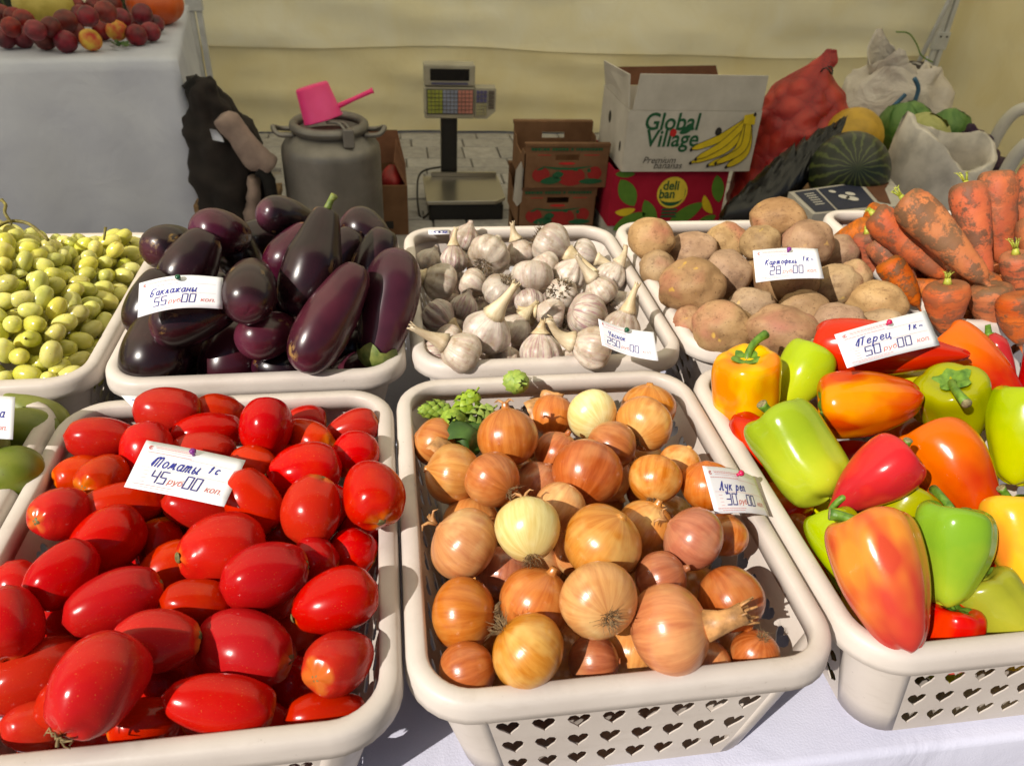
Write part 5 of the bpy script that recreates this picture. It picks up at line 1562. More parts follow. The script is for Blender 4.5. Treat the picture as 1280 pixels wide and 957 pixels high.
m = NT('plum_skin')
c = m.ramp(m.noise(30, 3, vec=m.offs()), [(.3, srgb(66, 10, 18)), (.6, srgb(122, 18, 24)), (.85, srgb(160, 44, 32))])
m.base(m.vary(c, .012, .3, .1)).set(rough=.45); MAT['plum'] = m.mat
m = NT('peach_skin'); m.base(m.ramp(m.noise(26, 3), [(.35, srgb(190, 58, 40)), (.65, srgb(206, 170, 60))])).set(rough=.6); MAT['peach'] = m.mat
PLUM = [ellipsoid(.037, 16, k, .06).mesh('plum', MAT['plum']) for k in range(3)]
PEACH = ellipsoid(.038, 16, 9, .06).mesh('peach', MAT['peach'])
def fruit(name, me, px, py, z_, lab, cat, grp, s_=1.0):
    o = link(name, me); o.location = onz(px, py, z_); o.scale = (s_, s_, s_ * .96); o.rotation_euler = (random.uniform(0, 3), random.uniform(0, 3), 0)
    return tag(o, lab, cat, grp)
PL = [(6, 48, 0), (28, 46, 0), (56, 49, 0), (82, 52, 0), (44, 38, 1), (64, 34, 1), (94, 40, 0), (82, 26, 1), (102, 20, 1), (110, 20, 2), (132, 15, 2), (75, 14, 1), (128, 38, 0), (152, 24, 1), (168, 30, 0), (170, 44, 0), (184, 28, 0), (194, 30, 0), (188, 40, 0), (14, 34, 1), (18, 22, 1), (2, 18, 1), (96, 8, 1), (142, 30, 0), (178, 18, 1), (-18, 40, 0), (-14, 24, 1), (118, 8, 1), (30, 26, 1), (190, 18, 0), (140, 6, 1)]
for (px, py, ly) in PL:
    fruit('plum', random.choice(PLUM), px, py, FTZ + .037 + .045 * ly, 'dark red plum heaped on the cloth-covered fruit table', 'plum', 'plums on the fruit table', random.uniform(.9, 1.08))
fruit('peach', PEACH, 113, 50, FTZ + .04, 'yellow and red peach at the front of the plums', 'peach', None)
fruit('peach', PEACH, 146, 38, FTZ + .05, 'reddish orange peach lying on the plums', 'peach', None)
b = MB(); r_ = random.Random(3)
for k in range(9):
    a = k * .7; p = Vector((.012 * math.cos(a), .012 * math.sin(a), 0)); q = p * 3.2 + Vector((0, 0, r_.uniform(.0, .03)))
    w = Vector((-math.sin(a), math.cos(a), .3)) * .011
    b.add([p, (p + q) / 2 + w, q, (p + q) / 2 - w], [(0, 1, 2), (0, 2, 3)])
o = b.obj('leaf_sprig', MAT['leaf']); o.location = onz(150, 58, FTZ + .012); tag(o, 'small sprig of green leaves at the edge of the plums', 'leaves')
m = NT('melon_skin'); m.base(m.ramp(m.noise(18, 4), [(.3, srgb(168, 150, 62)), (.7, srgb(196, 180, 92))])).set(rough=.55); m.bump(m.noise(40, 3), .3); MAT['melon'] = m.mat
o = ellipsoid(.105, 26, 2, .03).obj('melon', MAT['melon']); o.location = onz(54, 6, FTZ + .10); o.scale = (1, .95, .92); tag(o, 'pale yellow melon among the plums on the fruit table', 'melon')
m = NT('pumpkin_skin'); m.base(m.ramp(m.noise(8, 3), [(.3, srgb(176, 66, 16)), (.7, srgb(206, 92, 26))])).set(rough=.4); MAT['pumpkin'] = m.mat
pr = [(.11 * math.sin(PI * j / 14), -.085 * math.cos(PI * j / 14)) for j in range(15)]; pr[0] = (0, -.075); pr[-1] = (0, .075)
o = MB().lathe(pr, 40, lambda q, u, r, z_: (r * (1 + .03 * math.cos(9 * q)), z_)).obj('pumpkin', MAT['pumpkin']); o.location = onz(194, 4, FTZ + .082); tag(o, 'round orange pumpkin on the corner of the fruit table', 'pumpkin')
b = MB(); b.tube([(0, 0, .068), (.004, 0, .09), (.012, 0, .105)], [.016, .010, .012], 8); b.obj('stalk', MAT['dry_stalk'], o)

def melon_stripe(name, dark, light, bands=13.0):
    m = NT(name); s_ = m.sep(); ang = m.math('ARCTAN2', s_[1], s_[0])
    wob = m.noise(14, 4, .65)
    w = m.math('SINE', m.math('ADD', m.math('MULTIPLY', ang, bands), m.math('MULTIPLY', wob, 9.0)))
    c = m.ramp(m.math('ADD', m.math('MULTIPLY', w, .5), m.math('MULTIPLY', m.noise(60, 3), .5)), [(.45, dark), (.72, light)])
    m.base(c).set(rough=.35); return m.mat
MAT['watermelon'] = melon_stripe('watermelon_skin', srgb(24, 32, 18), srgb(74, 84, 38), 19.0)
o = ellipsoid(.13, 30, 4, .02).obj('watermelon', MAT['watermelon']); o.location = onz(142, -24, FTZ + .125); tag(o, 'dark green watermelon standing behind the plums', 'watermelon')
o = ellipsoid(.12, 30, 5, .02).obj('watermelon', MAT['watermelon']); o.location = onz(10, -14, FTZ + .12); tag(o, 'dark green watermelon behind the pale yellow melon', 'watermelon')

# ---- coat, jacket sleeve and pale trousers heaped beside the fruit table
MAT['coat'] = plain('dark_brown_cloth', srgb(32, 23, 21), .9, .3, 12, .5, 40)
MAT['coatblack'] = plain('black_cloth', srgb(20, 17, 17), .9, .3, 12, .5, 40)
MAT['greycloth'] = plain('grey_cloth', srgb(150, 130, 122), .9, .2, 10, .5, 30)
def loft(rings, n=20, amp=.02, k=0, sc=6):
    """rings: (centre, rx, ry) stacked from bottom to top"""
    b = MB(); v = []; f = []
    for (c, rx, ry) in rings:
        for q in range(n):
            a = 2 * PI * q / n; p = Vector((c[0] + rx * math.cos(a), c[1] + ry * math.sin(a), c[2]))
            w = fbm((p.x + k, p.y, p.z), sc, 3) * amp
            v.append((p.x + w * math.cos(a), p.y + w * math.sin(a), p.z + w * .5))
    for i in range(len(rings) - 1):
        for q in range(n): f.append((i * n + q, i * n + (q + 1) % n, (i + 1) * n + (q + 1) % n, (i + 1) * n + q))
    f.append(tuple(range(n - 1, -1, -1))); f.append(tuple(range((len(rings) - 1) * n, len(rings) * n)))
    return b.add(v, f)
def ringpx(px0, px1, py, Y, ry):
    a, c = aty(px0, py, Y), aty(px1, py, Y); return (((a + c) / 2), (c[0] - a[0]) / 2, ry)
def dense(rings, n=5):
    arr = [np.array([*r[0], r[1], r[2]]) for r in rings]; return [(q[:3], max(.005, q[3]), max(.005, q[4])) for q in catmull(arr, n)]
Y = 3.02
st = tag(empty('folding_stool', (aty(306, 285, Y)[0], Y, 0)), 'low stool hidden under the dark coat beside the fruit table', 'stool')
b = MB(); sx0 = st.location.x; b.box((sx0 - .15, Y - .12, .26), (sx0 + .15, Y + .12, .29)); under(st, b, 'seat', MAT['wood'])
for ax in (-.13, .13):
    for ay in (-.1, .1): b = MB(); b.tube([(sx0 + ax, Y + ay, 0), (sx0 + ax, Y + ay, .26)], .013, 8); under(st, b, 'leg', MAT['pole'], True)
rg = dense([ringpx(252, 348, 300, Y, .19), ringpx(249, 346, 270, Y, .19), ringpx(245, 342, 230, Y, .18), ringpx(241, 332, 205, Y, .16), ringpx(238, 318, 175, Y, .13), ringpx(236, 302, 148, Y, .10), ringpx(234, 286, 125, Y, .085), ringpx(234, 270, 108, Y, .06), ringpx(236, 258, 97, Y, .035)])
coat = loft(rg, 52, .034, 1, 9).obj('dark_coat', MAT['coat']); tag(coat, 'dark brown coat heaped against the end of the fruit table', 'coat')
b = MB(); pts = [aty(px, py, Y - .02) for px, py in ((236, 100), (246, 112), (256, 128), (268, 134), (278, 132))]
b.tube(catmull(pts, 4), [.035] * 13 + [.03] * 4, 12); hood = b.obj('collar', MAT['coatblack'], coat)
pts = [aty(px, py, Y - .14) for px, py in ((322, 212), (334, 222), (339, 245), (340, 275), (339, 300))]
b = MB(); b.tube(catmull(pts, 4), .024, 10); b.obj('strap', MAT['coatblack'], coat)
pts = [aty(px, py, Y - .13) for px, py in ((278, 146), (288, 158), (304, 176), (322, 197), (340, 210))]
b = MB(); b.tube(catmull(pts, 5), [.030, .034, .037, .040, .042, .042, .042, .042, .043, .044, .045, .046, .047, .047, .047, .048, .048, .046, .044, .042, .035], 16, True)
b.v = [tuple(np.array(p) + .012 * np.array([fbm(p, 14), fbm((p[1], p[0], p[2]), 14), fbm((p[2], p[1], p[0]), 14)])) for p in b.v]
o = b.obj('grey_jacket', MAT['greycloth']); tag(o, 'grey jacket sleeve thrown over the dark coat', 'jacket')
rg = dense([ringpx(306, 330, 300, Y - .15, .05), ringpx(306, 328, 270, Y - .15, .05), ringpx(308, 326, 245, Y - .15, .045), ringpx(312, 322, 222, Y - .14, .03)])
o = loft(rg, 16, .02, 4, 12).obj('folded_trousers', MAT['greycloth']); tag(o, 'pale folded trousers hanging below the dark coat', 'trousers')
b = MB(); pts = [aty(px, py, Y - .155) for px, py in ((262, 162), (270, 163), (278, 172), (280, 178), (266, 175))]
b.add(pts + [p + np.array([0, .004, 0]) for p in pts], [(0, 1, 2, 3, 4)] + [(k, (k + 1) % 5, (k + 1) % 5 + 5, k + 5) for k in range(5)]); b.obj('white_lining', MAT['cloth_grey'], coat)

# ---- aluminium milk can with the pink scoop
m = NT('aluminium'); n_ = m.noise(6, 4); m.base(m.ramp(n_, [(.3, srgb(112, 108, 104)), (.7, srgb(138, 134, 130))])).set(metal=.75, rough=m.ramp(m.noise(40, 3), [(.3, .42), (.7, .58)])); m.bump(m.noise(14, 2), .08); MAT['alu'] = m.mat
CY = 2.95
cc = aty(416, 210, CY); cx = float(cc[0]); Rb = float((aty(477, 215, CY)[0] - aty(355, 215, CY)[0]) / 2); sh = float(aty(416, 199, CY - Rb * .9)[2]); Ht = sh + .078
can = tag(empty('milk_can', (cx, CY, 0)), 'dented grey aluminium milk can with clamp lid ring behind the eggplants', 'milk can')
pr = [(0, .004), (Rb * .93, .004), (Rb * .97, .02), (Rb, .05), (Rb, sh - .02), (Rb * .985, sh), (Rb * .93, sh + .016), (Rb * .80, sh + .036), (Rb * .69, sh + .049), (Rb * .655, sh + .058), (Rb * .655, Ht), (Rb * .63, Ht), (Rb * .62, sh + .03), (0, sh + .02)]
b = MB().lathe(pr, 48); bo = b.obj('body', MAT['alu'], can)
ring = MB(); n = 48; prr = [(Rb * .70 + .017 * math.cos(q), Ht - .004 + .019 * math.sin(q)) for q in np.linspace(0, 2 * PI, 11)]
ring.lathe(prr, 48); ring.obj('rim', MAT['alu'], can)
for s_ in (-1, 1):
    b = MB(); x0 = s_ * Rb * .68
    b.tube(catmull([(x0, .04, Ht - .03), (x0 + s_ * .055, .038, Ht - .028), (x0 + s_ * .078, 0, Ht - .012), (x0 + s_ * .055, -.038, Ht - .028), (x0, -.04, Ht - .03)], 5), .0095, 8); b.obj('handle', MAT['alu'], can)
b = MB(); b.box((.055, -Rb * .70 - .018, Ht - .045), (.095, -Rb * .66, Ht + .02)); cl = bevel(b.obj('clamp', MAT['alu'], can, False), .004)
b = MB(); b.tube(catmull([(.07, -Rb * .7 - .012, Ht + .01), (.04, -Rb * .62, Ht + .035), (.0, -Rb * .5, Ht + .03), (.02, -Rb * .45, Ht + .028), (.06, -Rb * .55, Ht + .03), (.085, -Rb * .7 - .012, Ht + .01)], 4), .005, 6); b.obj('clamp_wire', MAT['alu'], cl)
b = MB(); cyl(b, (0, 0), Rb * .61, sh + .022, sh + .04, 32); b.obj('contents', plain('dark_red_contents', srgb(80, 26, 24), .6, .3, 60), can)
m = NT('pink_plastic'); m.base(m.ramp(m.noise(10, 2), [(.3, srgb(222, 40, 116)), (.7, srgb(236, 60, 136))])).set(rough=.4, sss=.3, ssss=.02); MAT['pink'] = m.mat
# scoop: cup lying on its side, mouth turned down towards the lower left
sc0 = np.array(aty(400, 137, CY - .03)); sc = empty('plastic_scoop', tuple(sc0)); tag(sc, 'bright pink plastic scoop resting on top of the milk can', 'scoop')
rc = float((aty(424, 137, CY)[0] - aty(374, 137, CY)[0]) / 2)
b = MB(); prf = [(0, .085), (rc * .78, .085), (rc * .84, .078), (rc * 1.0, -.03), (rc * 1.04, -.034), (rc * 1.0, -.036), (rc * .97, -.03), (rc * .80, .076), (0, .078)]
b.lathe(prf, 32)
cup = b.obj('cup', MAT['pink'], sc); cup.rotation_euler = (math.radians(-8), math.radians(-16), 0)
h0 = Vector(aty(420, 134, CY - .03)) - Vector(sc0); h1 = Vector(aty(464, 114, CY - .03)) - Vector(sc0)
b = MB(); b.tube([h0 - (h1 - h0) * .1, h0, h0 + (h1 - h0) * .5, h1, h1 + (h1 - h0) * .05], [.013, .010, .008, .009, .011], 8); b.obj('handle', MAT['pink'], sc)

# ---- cardboard helpers
def card_mat(name, a, b_):
    m = NT(name); m.base(m.ramp(m.noise(9, 5, .6), [(.3, a), (.7, b_)])).set(rough=.8, spec=.2); m.bump(m.noise(80, 3), .2, .001); return m.mat
MAT['card'] = card_mat('brown_cardboard', srgb(104, 74, 52), srgb(130, 96, 70))
MAT['cardin'] = card_mat('cardboard_inside', srgb(92, 60, 44), srgb(116, 78, 58))
MAT['cardwhite'] = card_mat('white_cardboard', srgb(176, 170, 162), srgb(198, 192, 184))
MAT['cardred'] = card_mat('crimson_cardboard', srgb(148, 18, 44), srgb(168, 26, 54))
def panel(root, name, mat_, corners, th=.005, local=True):
    """a flat board given by its four outer corners (counter-clockwise seen from outside), thickness inward"""
    P = [np.array(c, float) for c in corners]; nr = np.cross(P[1] - P[0], P[3] - P[0]); nr /= np.linalg.norm(nr)
    b = MB(); b.add(P + [p - nr * th for p in P], [(0, 1, 2, 3), (7, 6, 5, 4), (0, 4, 5, 1), (1, 5, 6, 2), (2, 6, 7, 3), (3, 7, 4, 0)])
    o = b.obj(name, mat_, None, False)
    if root is not None: o.parent = root
    return o
def decal(root, name, mat_, polys, y, lift=.0012):
    """flat print on a front face (local x right, z up), facing -y"""
    b = MB()
    for p in polys: b.add([(a, y - lift, c) for a, c in p], [tuple(range(len(p)))])
    return b.obj(name, mat_, root, False)
def decal_text(root, name, mat_, txt, x, z_, size, y, shear=0.0, bold=0.0, lift=.0014, sx=1.0):
    v, f = text_geo(txt, size, shear, bold)
    b = MB(); b.add([(x + a * sx, y - lift, z_ + c) for a, c, _ in v], f)
    return b.obj(name, mat_, root, False)
def oval(cx, cz, rx, rz, n=18, rot=0.0):
    cr, sr = math.cos(rot), math.sin(rot)
    return [(cx + rx * math.cos(a) * cr - rz * math.sin(a) * sr, cz + rx * math.cos(a) * sr + rz * math.sin(a) * cr) for a in np.linspace(0, 2 * PI, n, endpoint=False)]
def leafp(cx, cz, ln, wd, rot, bendy=0.0):
    up = []; dn = []
    for k in range(11):
        u = k / 10; x = (u - .5) * ln; w = wd * .5 * math.sin(PI * u) ** .7; c = bendy * (1 - (2 * u - 1) ** 2)
        up.append((x, c + w)); dn.append((x, c - w))
    cr, sr = math.cos(rot), math.sin(rot)
    return [(cx + x * cr - z_ * sr, cz + x * sr + z_ * cr) for x, z_ in up + dn[::-1][1:-1]]

# ---- tomato crates
def crate(x0, x1, z0, h, y0, d, lab, hole_dark=True, plain_box=False):
    w = x1 - x0
    o = tag(empty('cardboard_crate', ((x0 + x1) / 2, y0, z0)), lab, 'crate', 'printed cardboard tomato crates')
    X = w / 2; hb = .085 * w / .33; hz0, hz1 = h * .62, h * .76
    # front with a hand hole
    for (xa, xb, za, zb) in ((-X, -hb, 0, h), (hb, X, 0, h), (-hb, hb, 0, hz0), (-hb, hb, hz1, h)):
        pass
    def holed(name, y, sg):
        v = []; f = []
        xs = [-X, -hb * .55, hb * .55, X]; zs = [0, hz0, hz1, h]
        b = MB()
        for i in range(3):
            for j in range(3):
                if i == 1 and j == 1: continue
                b.add([(xs[i], y, zs[j]), (xs[i + 1], y, zs[j]), (xs[i + 1], y, zs[j + 1]), (xs[i], y, zs[j + 1])], [(0, 1, 2, 3)])
        p = b.obj(name, MAT['card'], o, False); s_ = p.modifiers.new('thickness', 'SOLIDIFY'); s_.thickness = .004; s_.offset = -sg
        return p
    front = holed('front_panel', 0, 1); back = holed('back_panel', d, -1)
    for s_ in (-1, 1):
        nrm = [(s_ * X, 0, 0), (s_ * X, d, 0), (s_ * X, d, h * .78), (s_ * X, d * .78, h * .78), (s_ * X, d * .70, h * .62), (s_ * X, d * .30, h * .62), (s_ * X, d * .22, h * .78), (s_ * X, 0, h * .78)]
        b = MB(); b.add(nrm, [tuple(range(8))]); p = b.obj('side_panel', MAT['card'], o, False); q = p.modifiers.new('thickness', 'SOLIDIFY'); q.thickness = .004; q.offset = -1 if s_ > 0 else 1
    b = MB(); b.box((-X + .005, .005, .002), (X - .005, d - .005, .007)); b.obj('bottom', MAT['cardin'], o, False)
    b = MB(); b.box((-X, d - .001, h - .012), (X, d + .028, h + .002)); b.obj('top_fold', MAT['card'], o, False)
    b = MB(); b.box((-X, -.0035, h - .010), (X, .02, h + .001)); b.obj('top_fold', MAT['card'], o, False)
    y = -.0006
    # faint green line of lettering, rendered as illegible as in the photo
    r_ = random.Random(5); marks = []; x = -X * .86
    while x < X * .84:
        l_ = r_.uniform(.006, .012); marks.append([(x, h * .855), (x + l_, h * .855), (x + l_, h * .915), (x, h * .915)]); x += l_ + .0022 + (.008 if r_.random() < .15 else 0)
    decal(front, 'green_print_line', MAT['print_green'], marks, y - .004)
    decal(front, 'green_arc', MAT['print_green'], [leafp(0, h * .505, w * .62, .010, 0, -.012)], y)
    decal(front, 'red_print', MAT['print_scarlet'], [[(-X * .7, h * .74), (-hb * .75, h * .74), (-hb * .75, h * .755), (-X * .7, h * .755)], [(hb * .75, h * .74), (X * .75, h * .74), (X * .75, h * .755), (hb * .75, h * .755)], oval(0, h * .56, w * .10, h * .03)], y)
    tom = [oval(-w * .30, h * .30, w * .105, h * .17), oval(0.02, h * .26, w * .17, h * .22), oval(w * .34, h * .33, w * .085, h * .16)]
    decal(front, 'printed_tomatoes', MAT['print_darkred'], tom, y, .0010)
    decal(front, 'printed_cucumbers', MAT['print_green'], [leafp(-w * .18, h * .17, w * .26, h * .17, .1), leafp(-w * .10, h * .30, w * .14, h * .16, .2), leafp(w * .30, h * .15, w * .30, h * .13, .02), leafp(-w * .31, h * .44, w * .10, h * .05, .3), leafp(w * .10, h * .42, w * .09, h * .05, -.2), leafp(w * .27, h * .40, w * .05, h * .10, .1)], y, .0022)
    return o
q = aty(657, 180, 2.9); q2 = aty(764, 178, 2.9)
ztop = float(q[2]); hh = ztop / 3
crate(q[0], q2[0], 2 * hh + .001, hh, 2.90, .30, 'topmost brown cardboard crate with printed tomatoes and an empty hand hole')
crate(q[0] - .012, q2[0] - .03, hh + .0005, hh - .004, 2.915, .30, 'brown cardboard tomato crate under the topmost one')
crate(q[0] - .004, q2[0] - .015, .001, hh - .004, 2.91, .30, 'lowest brown cardboard tomato crate of the stack on the paving')
b = MB(); P = [aty(645, 212, 2.88), aty(651, 202, 2.9), aty(657, 225, 2.92), aty(658, 245, 2.93), aty(646, 258, 2.9), aty(641, 250, 2.89)]
b.add(P + [p + np.array([.003, .003, 0]) for p in P], [tuple(range(6)), tuple(range(11, 5, -1))]); o = b.obj('paper_scrap', MAT['cardwhite'], None, False); tag(o, 'torn white paper scrap stuck to the side of the tomato crates', 'paper')

# ---- banana boxes
by = 2.80
lw0, lw1 = aty(776, 215, by), aty(935, 212, by)
zb = float(lw0[2] + lw1[2]) / 2; zt = float(aty(860, 92, by)[2]); zfold = float(aty(860, 138, by)[2])
def open_box(name, x0, x1, z0, z1, y0, d, mat_, lab, th=.006, flaps=()):
    o = tag(empty(name, ((x0 + x1) / 2, y0, z0)), lab, 'box', 'banana boxes stacked on the paving'); X = (x1 - x0) / 2; h = z1 - z0
    f_ = panel(o, 'front_panel', mat_, [(-X, 0, 0), (X, 0, 0), (X, 0, h), (-X, 0, h)], th)
    panel(o, 'back_panel', mat_, [(X, d, 0), (-X, d, 0), (-X, d, h), (X, d, h)], th)
    panel(o, 'side_panel', mat_, [(-X, d - th, 0), (-X, th, 0), (-X, th, h), (-X, d - th, h)], th)
    panel(o, 'side_panel', mat_, [(X, th, 0), (X, d - th, 0), (X, d - th, h), (X, th, h)], th)
    b = MB(); b.box((-X + th, th, .001), (X - th, d - th, .008)); b.obj('bottom', MAT['cardin'], o, False)
    return o, f_
zl0 = zb * .5 - .004
lx0, lx1 = float(aty(764, 250, by)[0]), float(aty(908, 240, by)[0])
hidden_box, _ = open_box('banana_box', lx0, lx1 + .01, .001, zl0 - .001, by + .02, .38, MAT['cardwhite'], 'lowest banana box of the stack standing on the paving')
low, lf = open_box('banana_box', lx0, lx1, zl0, zb - .001, by + .012, .38, MAT['cardred'], 'crimson cardboard banana box with green leaf print and round yellow badge')
Xl = (lx1 - lx0) / 2; hl = zb - zl0
decal(lf, 'printed_leaves', MAT['print_leaf'], [leafp(-Xl * .72, hl * .60, Xl * .55, hl * .30, -1.0), leafp(-Xl * .62, hl * .08, Xl * .62, hl * .26, .5), leafp(-Xl * .28, hl * .22, Xl * .55, hl * .24, -1.1), leafp(Xl * .36, hl * .2, Xl * .72, hl * .26, .62), leafp(Xl * .86, hl * .66, Xl * .5, hl * .22, -1.3), leafp(Xl * .75, hl * .06, Xl * .4, hl * .2, .6), leafp(-Xl * .80, hl * .93, Xl * .34, hl * .12, 0)], 0)
decal(lf, 'printed_bananas', MAT['print_yellow'], [leafp(-Xl * .72, hl * .28, Xl * .36, hl * .14, .15, -.006), leafp(Xl * .74, hl * .38, Xl * .40, hl * .14, -1.0, -.008)], 0, .0016)
bz = hl * .60
decal(lf, 'round_badge', MAT['print_lightyellow'], [oval(Xl * .06, bz, .062, .064, 28)], 0, .0018)
decal(lf, 'badge_swoosh', MAT['print_green'], [[(Xl * .06 + .055 * math.cos(a), bz + .056 * math.sin(a)) for a in np.linspace(PI * 1.03, 2 * PI + .35, 14)] + [(Xl * .06 + .052 * math.cos(a), bz - .018 + .022 * math.sin(a)) for a in np.linspace(2 * PI, PI * 1.1, 8)]], 0, .0022)
decal_text(lf, 'badge_lettering', MAT['print_green'], 'deli', Xl * .06 - .042, bz + .012, .052, 0, 0, .0012, .0028, .9)
decal_text(lf, 'badge_lettering', MAT['print_green'], 'ban', Xl * .06 - .054, bz - .022, .052, 0, 0, .0012, .0028, .9)
decal(lf, 'green_bars', MAT['print_green'], [[(Xl * .06 - .034, bz - .075 - k * .014), (Xl * .06 + .034, bz - .075 - k * .014), (Xl * .06 + .03, bz - .066 - k * .014), (Xl * .06 - .03, bz - .066 - k * .014)] for k in range(3)], 0, .0020)
up = tag(empty('banana_box', (float(lw0[0] + lw1[0]) / 2, by - .012, zb + .001)), 'white cardboard banana box with raised flaps printed with green lettering and a bunch of bananas', 'box', 'banana boxes stacked on the paving')
Xu = float(lw1[0] - lw0[0]) / 2; hu = zfold - zb; du = .38; Hf = zt - zb; bfz = float(aty(850, 86, by + .38)[2]) - zb
uf = panel(up, 'front_panel', MAT['cardwhite'], [(-Xu, 0, 0), (Xu, 0, 0), (Xu, 0, hu), (-Xu, 0, hu)], .006)
panel(up, 'front_flap', MAT['cardwhite'], [(-Xu + .012, -.001, hu + .0015), (Xu - .004, -.001, hu + .0015), (Xu - .012, -.012, Hf), (-Xu + .02, -.012, Hf)], .005)
panel(up, 'back_panel', MAT['cardwhite'], [(Xu, du, 0), (-Xu, du, 0), (-Xu, du, hu), (Xu, du, hu)], .006)
panel(up, 'back_flap', MAT['cardin'], [(Xu - .02, du, hu + .0015), (-Xu + .02, du, hu + .0015), (-Xu + .05, du + .02, bfz), (Xu - .05, du + .02, bfz + .012)], .005)
sp = panel(up, 'side_panel', MAT['cardwhite'], [(-Xu - .002, du - .006, 0), (-Xu - .002, .006, 0), (-Xu - .002, .006, hu), (-Xu - .002, du - .006, hu)], .006)
panel(up, 'side_flap', MAT['cardwhite'], [(-Xu - .001, du - .02, hu + .0015), (-Xu - .001, .012, hu + .0015), (-Xu - .012, .02, Hf - .01), (-Xu - .03, du - .06, float(aty(766, 77, by + .30)[2]) - zb)], .005)
panel(up, 'side_panel', MAT['cardwhite'], [(Xu + .002, .006, 0), (Xu + .002, du - .006, 0), (Xu + .002, du - .006, hu), (Xu + .002, .006, hu)], .006)
b = MB(); b.box((-Xu + .006, .006, .001), (Xu - .006, du - .006, .008)); b.obj('bottom', MAT['cardin'], up, False)
b = MB(); b.add([(-Xu - .0025, .24 + .02 * math.cos(a), hu * .62 + .024 * math.sin(a)) for a in np.linspace(0, 2 * PI, 14, endpoint=False)], [tuple(range(13, -1, -1))]); b.obj('vent_hole', MAT['print_black'], sp, False)
b = MB(); b.add([(-Xu - .0025, .06 + .012 * math.cos(a), hu * .35 + .02 * math.sin(a)) for a in np.linspace(0, 2 * PI, 14, endpoint=False)], [tuple(range(13, -1, -1))]); b.obj('vent_hole', MAT['print_black'], sp, False)
S = 2 * Xu / .66                               # the front is 660 units wide in the close-up
def U(x, z_): return ((x - 155) / 680 * 2 * Xu - Xu, (645 - z_) / 310 * hu)
def ut(name, txt, x, z_, size, sh, bd, mt='print_green', sx=1.0):
    a, c = U(x, z_); decal_text(uf, name, MAT[mt], txt, a, c, size, 0, sh, bd, .0016, sx)
ut('lettering', 'Global', 236, 428, .088, .10, .0016, sx=.92); ut('lettering', 'Village', 252, 512, .088, .10, .0016, sx=.92)
ut('lettering', 'Premium', 254, 600, .036, .3, 0, 'print_black'); ut('lettering', 'bananas', 314, 628, .036, .3, 0, 'print_black')
a, c = U(392, 443); decal(uf, 'red_sun', MAT['print_scarlet'], [oval(a, c, .013, .015)], 0, .0021)
a, c = U(458, 428); decal(uf, 'printed_leaf', MAT['print_green'], [leafp(a, c, .06, .026, .5)], 0, .0018)
a, c = U(626, 437); decal(uf, 'vent_hole', MAT['print_black'], [oval(a, c, .013, .016)], 0, .0018)
ban = []; dark = []; tips = []
for (tx, tz, mx, mz, w) in ((497, 528, 640, 470, .030), (506, 598, 690, 520, .030), (530, 578, 660, 500, .028), (600, 612, 740, 540, .032), (700, 620, 790, 540, .032), (640, 600, 770, 520, .030)):
    h0, m0, t0 = np.array(U(770, 375)), np.array(U(mx, mz)), np.array(U(tx, tz))
    cen = catmull([h0, m0, t0], 7); L_, R_ = [], []
    for k, p in enumerate(cen):
        t = cen[min(k + 1, len(cen) - 1)] - cen[max(k - 1, 0)]; t = t / np.linalg.norm(t); n_ = np.array([-t[1], t[0]]); u = k / (len(cen) - 1)
        ww = w * (.45 + .55 * math.sin(PI * min(1, .15 + .8 * u))) * (1 if u < .9 else .6)
        L_.append(p + n_ * ww / 2); R_.append(p - n_ * ww / 2)
    ban.append((L_, R_)); tips.append(t0)
bb = MB(); ol = MB()
for lay, (L_, R_) in enumerate(ban):
    n_ = len(L_); y_ = -.0018 - .0007 * lay
    bb.add([(p[0], y_, p[1]) for p in L_ + R_], [(k, n_ + k, n_ + k + 1, k + 1) for k in range(n_ - 1)])
    for ed in (L_, R_):
        for k in range(n_ - 1):
            t = ed[k + 1] - ed[k]; nn = np.array([-t[1], t[0]]) / (np.linalg.norm(t) + 1e-9) * .0012
            ol.add([(q[0], y_ - .0004, q[1]) for q in (ed[k] - nn, ed[k + 1] - nn, ed[k + 1] + nn, ed[k] + nn)], [(0, 1, 2, 3)])
bb.obj('printed_bananas', MAT['print_yellow'], uf, False); ol.obj('banana_outlines', MAT['print_black'], uf, False)
decal(uf, 'banana_tips', MAT['print_black'], [oval(t[0], t[1], .006, .007, 10) for t in tips] + [oval(*U(796, 348), .006, .008, 10)], 0, .0072)
decal(uf, 'banana_crown', MAT['print_yellow'], [[U(742, 352), U(800, 342), U(806, 400), U(745, 395)]], 0, .0066)

# ---- retail scale
m = NT('scale_casing'); m.base(m.ramp(m.noise(8, 3), [(.3, srgb(150, 144, 128)), (.7, srgb(172, 166, 150))])).set(rough=.5); MAT['casing'] = m.mat
m = NT('steel_pan'); m.base(srgb(176, 170, 158)).set(metal=.9, rough=.28); m.bump(m.noise(60, 2), .05); MAT['steel'] = m.mat
SY = 3.36
pl, prr_ = aty(533, 252, SY), aty(634, 250, SY); pz = float(pl[2])
scx = float(pl[0] + prr_[0]) / 2; sw = float(prr_[0] - pl[0])
scale = tag(empty('retail_scale', (scx, SY, 0)), 'grey electronic retail scale with a column keypad head on the paving', 'scale')
b = MB(); b.box((-sw / 2 + .012, .02, .012), (sw / 2 - .012, .32, pz - .022)); bevel(b.obj('body', MAT['black'], scale, False), .01)
b = MB(); z1, z0 = pz, pz - .018; cut = .05
poly = [(-sw / 2, 0), (sw / 2 - cut, 0), (sw / 2, cut), (sw / 2, .34), (-sw / 2, .34)]
